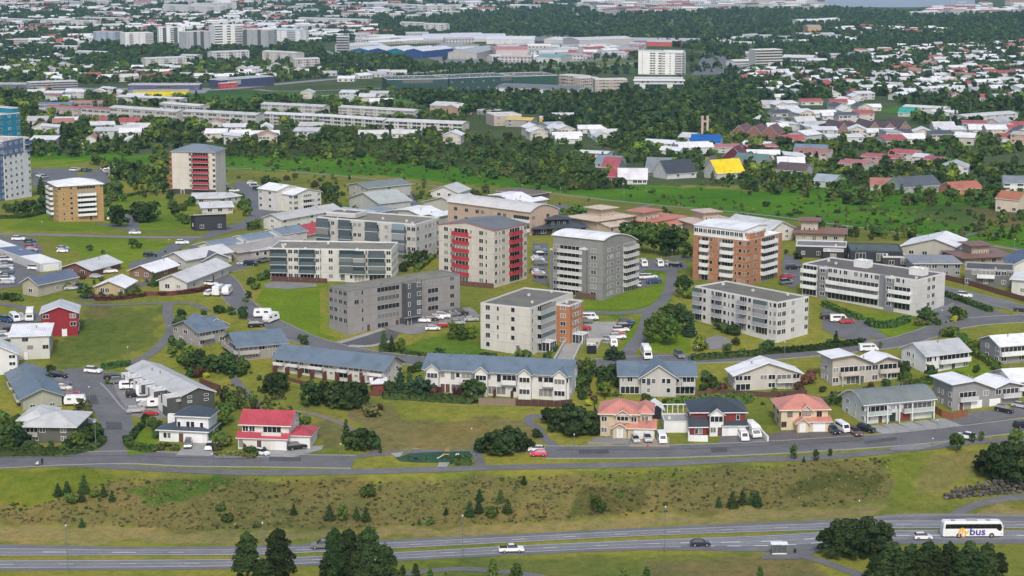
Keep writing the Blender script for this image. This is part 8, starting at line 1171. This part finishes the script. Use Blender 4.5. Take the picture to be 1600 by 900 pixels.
    big = i in (1, 2, 18 + 1, 21, 22)
    wood('woodland', lab, 'woodland', pts, var, (ht[0] * .62, ht[1] * .78), (.8, 1.25), 150 if big else 70)
# ------------------------------------------------------------ labels that single out: by the landmark a thing stands beside
LM = [(620, 470, 'slate grey block'), (520, 415, 'cream balcony block'), (600, 375, 'pale stepped block'), (760, 400, 'red-balconied tower'), (925, 420, 'vaulted grey tower'), (1150, 400, 'orange tower'), (1360, 455, 'long white block'), (1180, 490, 'lilac-balconied block'), (822, 510, 'cream five-storey block'), (975, 655, 'beige salmon-roofed house'), (1120, 655, 'red and white house'), (1250, 645, 'cream salmon-roofed house'), (1395, 640, 'grey duplex'), (1540, 615, 'grey garage house'), (1570, 550, 'right-edge grey house'), (1450, 555, 'white balcony house'), (1340, 575, 'butterfly-roofed house'), (1195, 585, 'white hipped house'), (1028, 590, 'cross-gabled house'), (775, 595, 'white terrace'), (530, 575, 'pinkish terrace'), (330, 515, 'farther blue-roofed house'), (405, 540, 'nearer blue-roofed house'), (270, 600, 'dark grey row'), (60, 605, 'long blue-roofed house'), (80, 665, 'pale hipped corner house'), (295, 665, 'white villa'), (430, 670, 'crimson-roofed house'), (95, 495, 'dark red house'), (50, 530, 'off-white house'), (185, 450, 'sandy yellow bungalow'), (295, 435, 'long white bungalow'), (235, 420, 'brown bungalow'), (75, 450, 'slate blue bungalow'), (140, 418, 'grey-roofed brown bungalow'), (78, 400, 'sectioned low building'), (330, 345, 'black-walled house'), (335, 320, 'flat-roofed pale houses'), (450, 340, 'long gabled house'), (470, 305, 'white stepped flats'), (125, 310, 'brick and white tower'), (300, 265, 'slate-roofed tower'), (25, 260, 'blue and white tower'), (570, 315, 'grey-green houses'), (765, 345, 'pinkish flats'), (870, 355, 'charcoal pavilion house'), (960, 345, 'cream pavilion house'), (1040, 345, 'salmon pavilion house'), (1280, 360, 'brown pavilion house'), (1450, 390, 'broken white roof'), (1545, 400, 'upper right pavilion'), (1370, 400, 'dark slate house'), (1518, 825, 'flybus coach'), (1217, 855, 'bus shelter'), (1335, 840, 'first dark pine mass'), (1460, 880, 'long dark pine mass'), (1570, 725, 'pines above the boulder wall'), (690, 715, 'playground'), (790, 690, 'dark bush by the playground'), (550, 870, 'foreground pines'), (800, 858, 'white pickup'), (1094, 850, 'dark blue car'), (105, 860, 'left highway lamp'), (500, 780, 'middle of the bank'), (740, 790, 'right half of the bank'), (1150, 780, 'spruce group on the bank'), (130, 765, 'spruces at the left bank'), (940, 785, 'far part of the bank'), (1400, 740, 'mown strip of the bank'), (560, 680, 'dark bushes left of the playground'), (890, 660, 'dark bushes by the beige house'), (520, 620, 'round trees below the terrace'), (365, 570, 'shrubbery above the scrub'), (1040, 500, 'tree group by the footpath'), (690, 500, 'grey block car park'), (945, 515, 'court of the cream block'), (20, 420, 'big left car park'), (150, 275, 'car park of the left towers'), (1030, 412, 'car park of the orange tower'), (1310, 500, 'car park by the hedge'), (240, 635, 'bays of the grey row'), (110, 600, 'turning circle'), (630, 310, 'cul-de-sac'), (400, 295, 'upper bend'), (845, 410, 'car park of the vaulted tower'),
 (225, 182, 'leftmost white slab'), (345, 186, 'second white slab'), (460, 180, 'rear left slab'), (585, 180, 'rear central slab'), (660, 200, 'nearest white slab'), (120, 172, 'coloured terrace'), (250, 145, 'yellow hall'), (85, 135, 'striped office'), (20, 135, 'blue-grey office'), (385, 130, 'dark blue store'), (740, 130, 'green sports hall'), (1035, 100, 'white twin tower'), (1028, 135, 'glass podium'), (1200, 95, 'banded office'), (1101, 220, 'bell tower'), (1365, 205, 'brown church hall'), (1140, 272, 'brilliant yellow roof'), (988, 280, 'bright steep roof'), (1418, 180, 'turquoise roof'), (1270, 240, 'slate blue roof'), (1400, 255, 'crimson row'), (1550, 188, 'pale right flats'), (600, 82, 'blue warehouses'), (360, 60, 'far towers'), (250, 100, 'white block below the far towers'), (100, 85, 'stepped flats'), (33, 68, 'beige cube'), (435, 90, 'pinkish flats by the road'), (859, 190, 'ochre box'), (925, 245, 'white-roofed low block'), (1272, 48, 'orange-brown cube'), (1465, 178, 'bright roof at the field'), (1320, 220, 'low white roof'), (1490, 265, 'two grey roofs'), (535, 75, 'slim office tower'), (1280, 98, 'green-edged office'), (1215, 150, 'woods right of the podium'), (1300, 165, 'right-hand village'), (1500, 90, 'upper right terraces'), (1560, 130, 'right-edge woods'), (1420, 50, 'far green field'), (150, 215, 'houses behind the left tower'), (60, 220, 'teal tower'), (280, 215, 'wood above the slate-roofed tower'), (380, 215, 'wood below the second slab'), (880, 215, 'wood below the ochre box'), (1190, 245, 'dark green roof'), (1300, 255, 'worn red row'), (1600, 300, 'right-edge villa')]
ORD = 'first second third fourth fifth sixth seventh eighth ninth tenth eleventh twelfth thirteenth fourteenth fifteenth sixteenth seventeenth eighteenth nineteenth twentieth'.split()
def relabel():
    gr = {}
    for o, look, (x, y) in AUTO:
        best = min(LM, key=lambda m: (m[0] - x) ** 2 + ((m[1] - y) * 1.5) ** 2); dx, dy = x - best[0], (y - best[1]) * 1.5
        rel = ('right of' if dx > 0 else 'left of') if abs(dx) > abs(dy) * 1.4 else ('behind' if dy < 0 else 'in front of')
        gr.setdefault((look, rel, best[2]), []).append((x, y, o))
    for (look, rel, lm), m in gr.items():
        m.sort(key=lambda t: t[0]); n = len(m)
        for i, (x, y, o) in enumerate(m):
            if n == 1: s = '%s %s the %s' % (look, rel, lm)
            else: s = '%s, %s from left %s the %s' % (look, ORD[min(i, 19)], rel, lm)
            if len(s.split()) > 16: s = '%s, %s %s the %s' % (look, ORD[min(i, 19)], rel, lm)
            o['label'] = s
relabel()
# ------------------------------------------------------------ the air: one even box of haze round camera and scene
hz = MB(); hz.box(-4200, -650, -108, 4200, 8200, 136, None); hm = bpy.data.materials.new('haze'); hm.use_nodes = True; nt = hm.node_tree; nt.nodes.clear()
ou = nt.nodes.new('ShaderNodeOutputMaterial'); pv = nt.nodes.new('ShaderNodeVolumePrincipled'); pv.inputs['Color'].default_value = (.46, .76, 1.0, 1); pv.inputs['Density'].default_value = 4.0e-5; pv.inputs['Anisotropy'].default_value = .1; nt.links.new(pv.outputs[0], ou.inputs['Volume'])
me = bpy.data.meshes.new('haze'); me.from_pydata(hz.v, [], hz.f); me.materials.append(hm); o = obj('haze', me); o['kind'] = 'stuff'; o['label'] = 'pale blue air over the town'; o['category'] = 'haze'
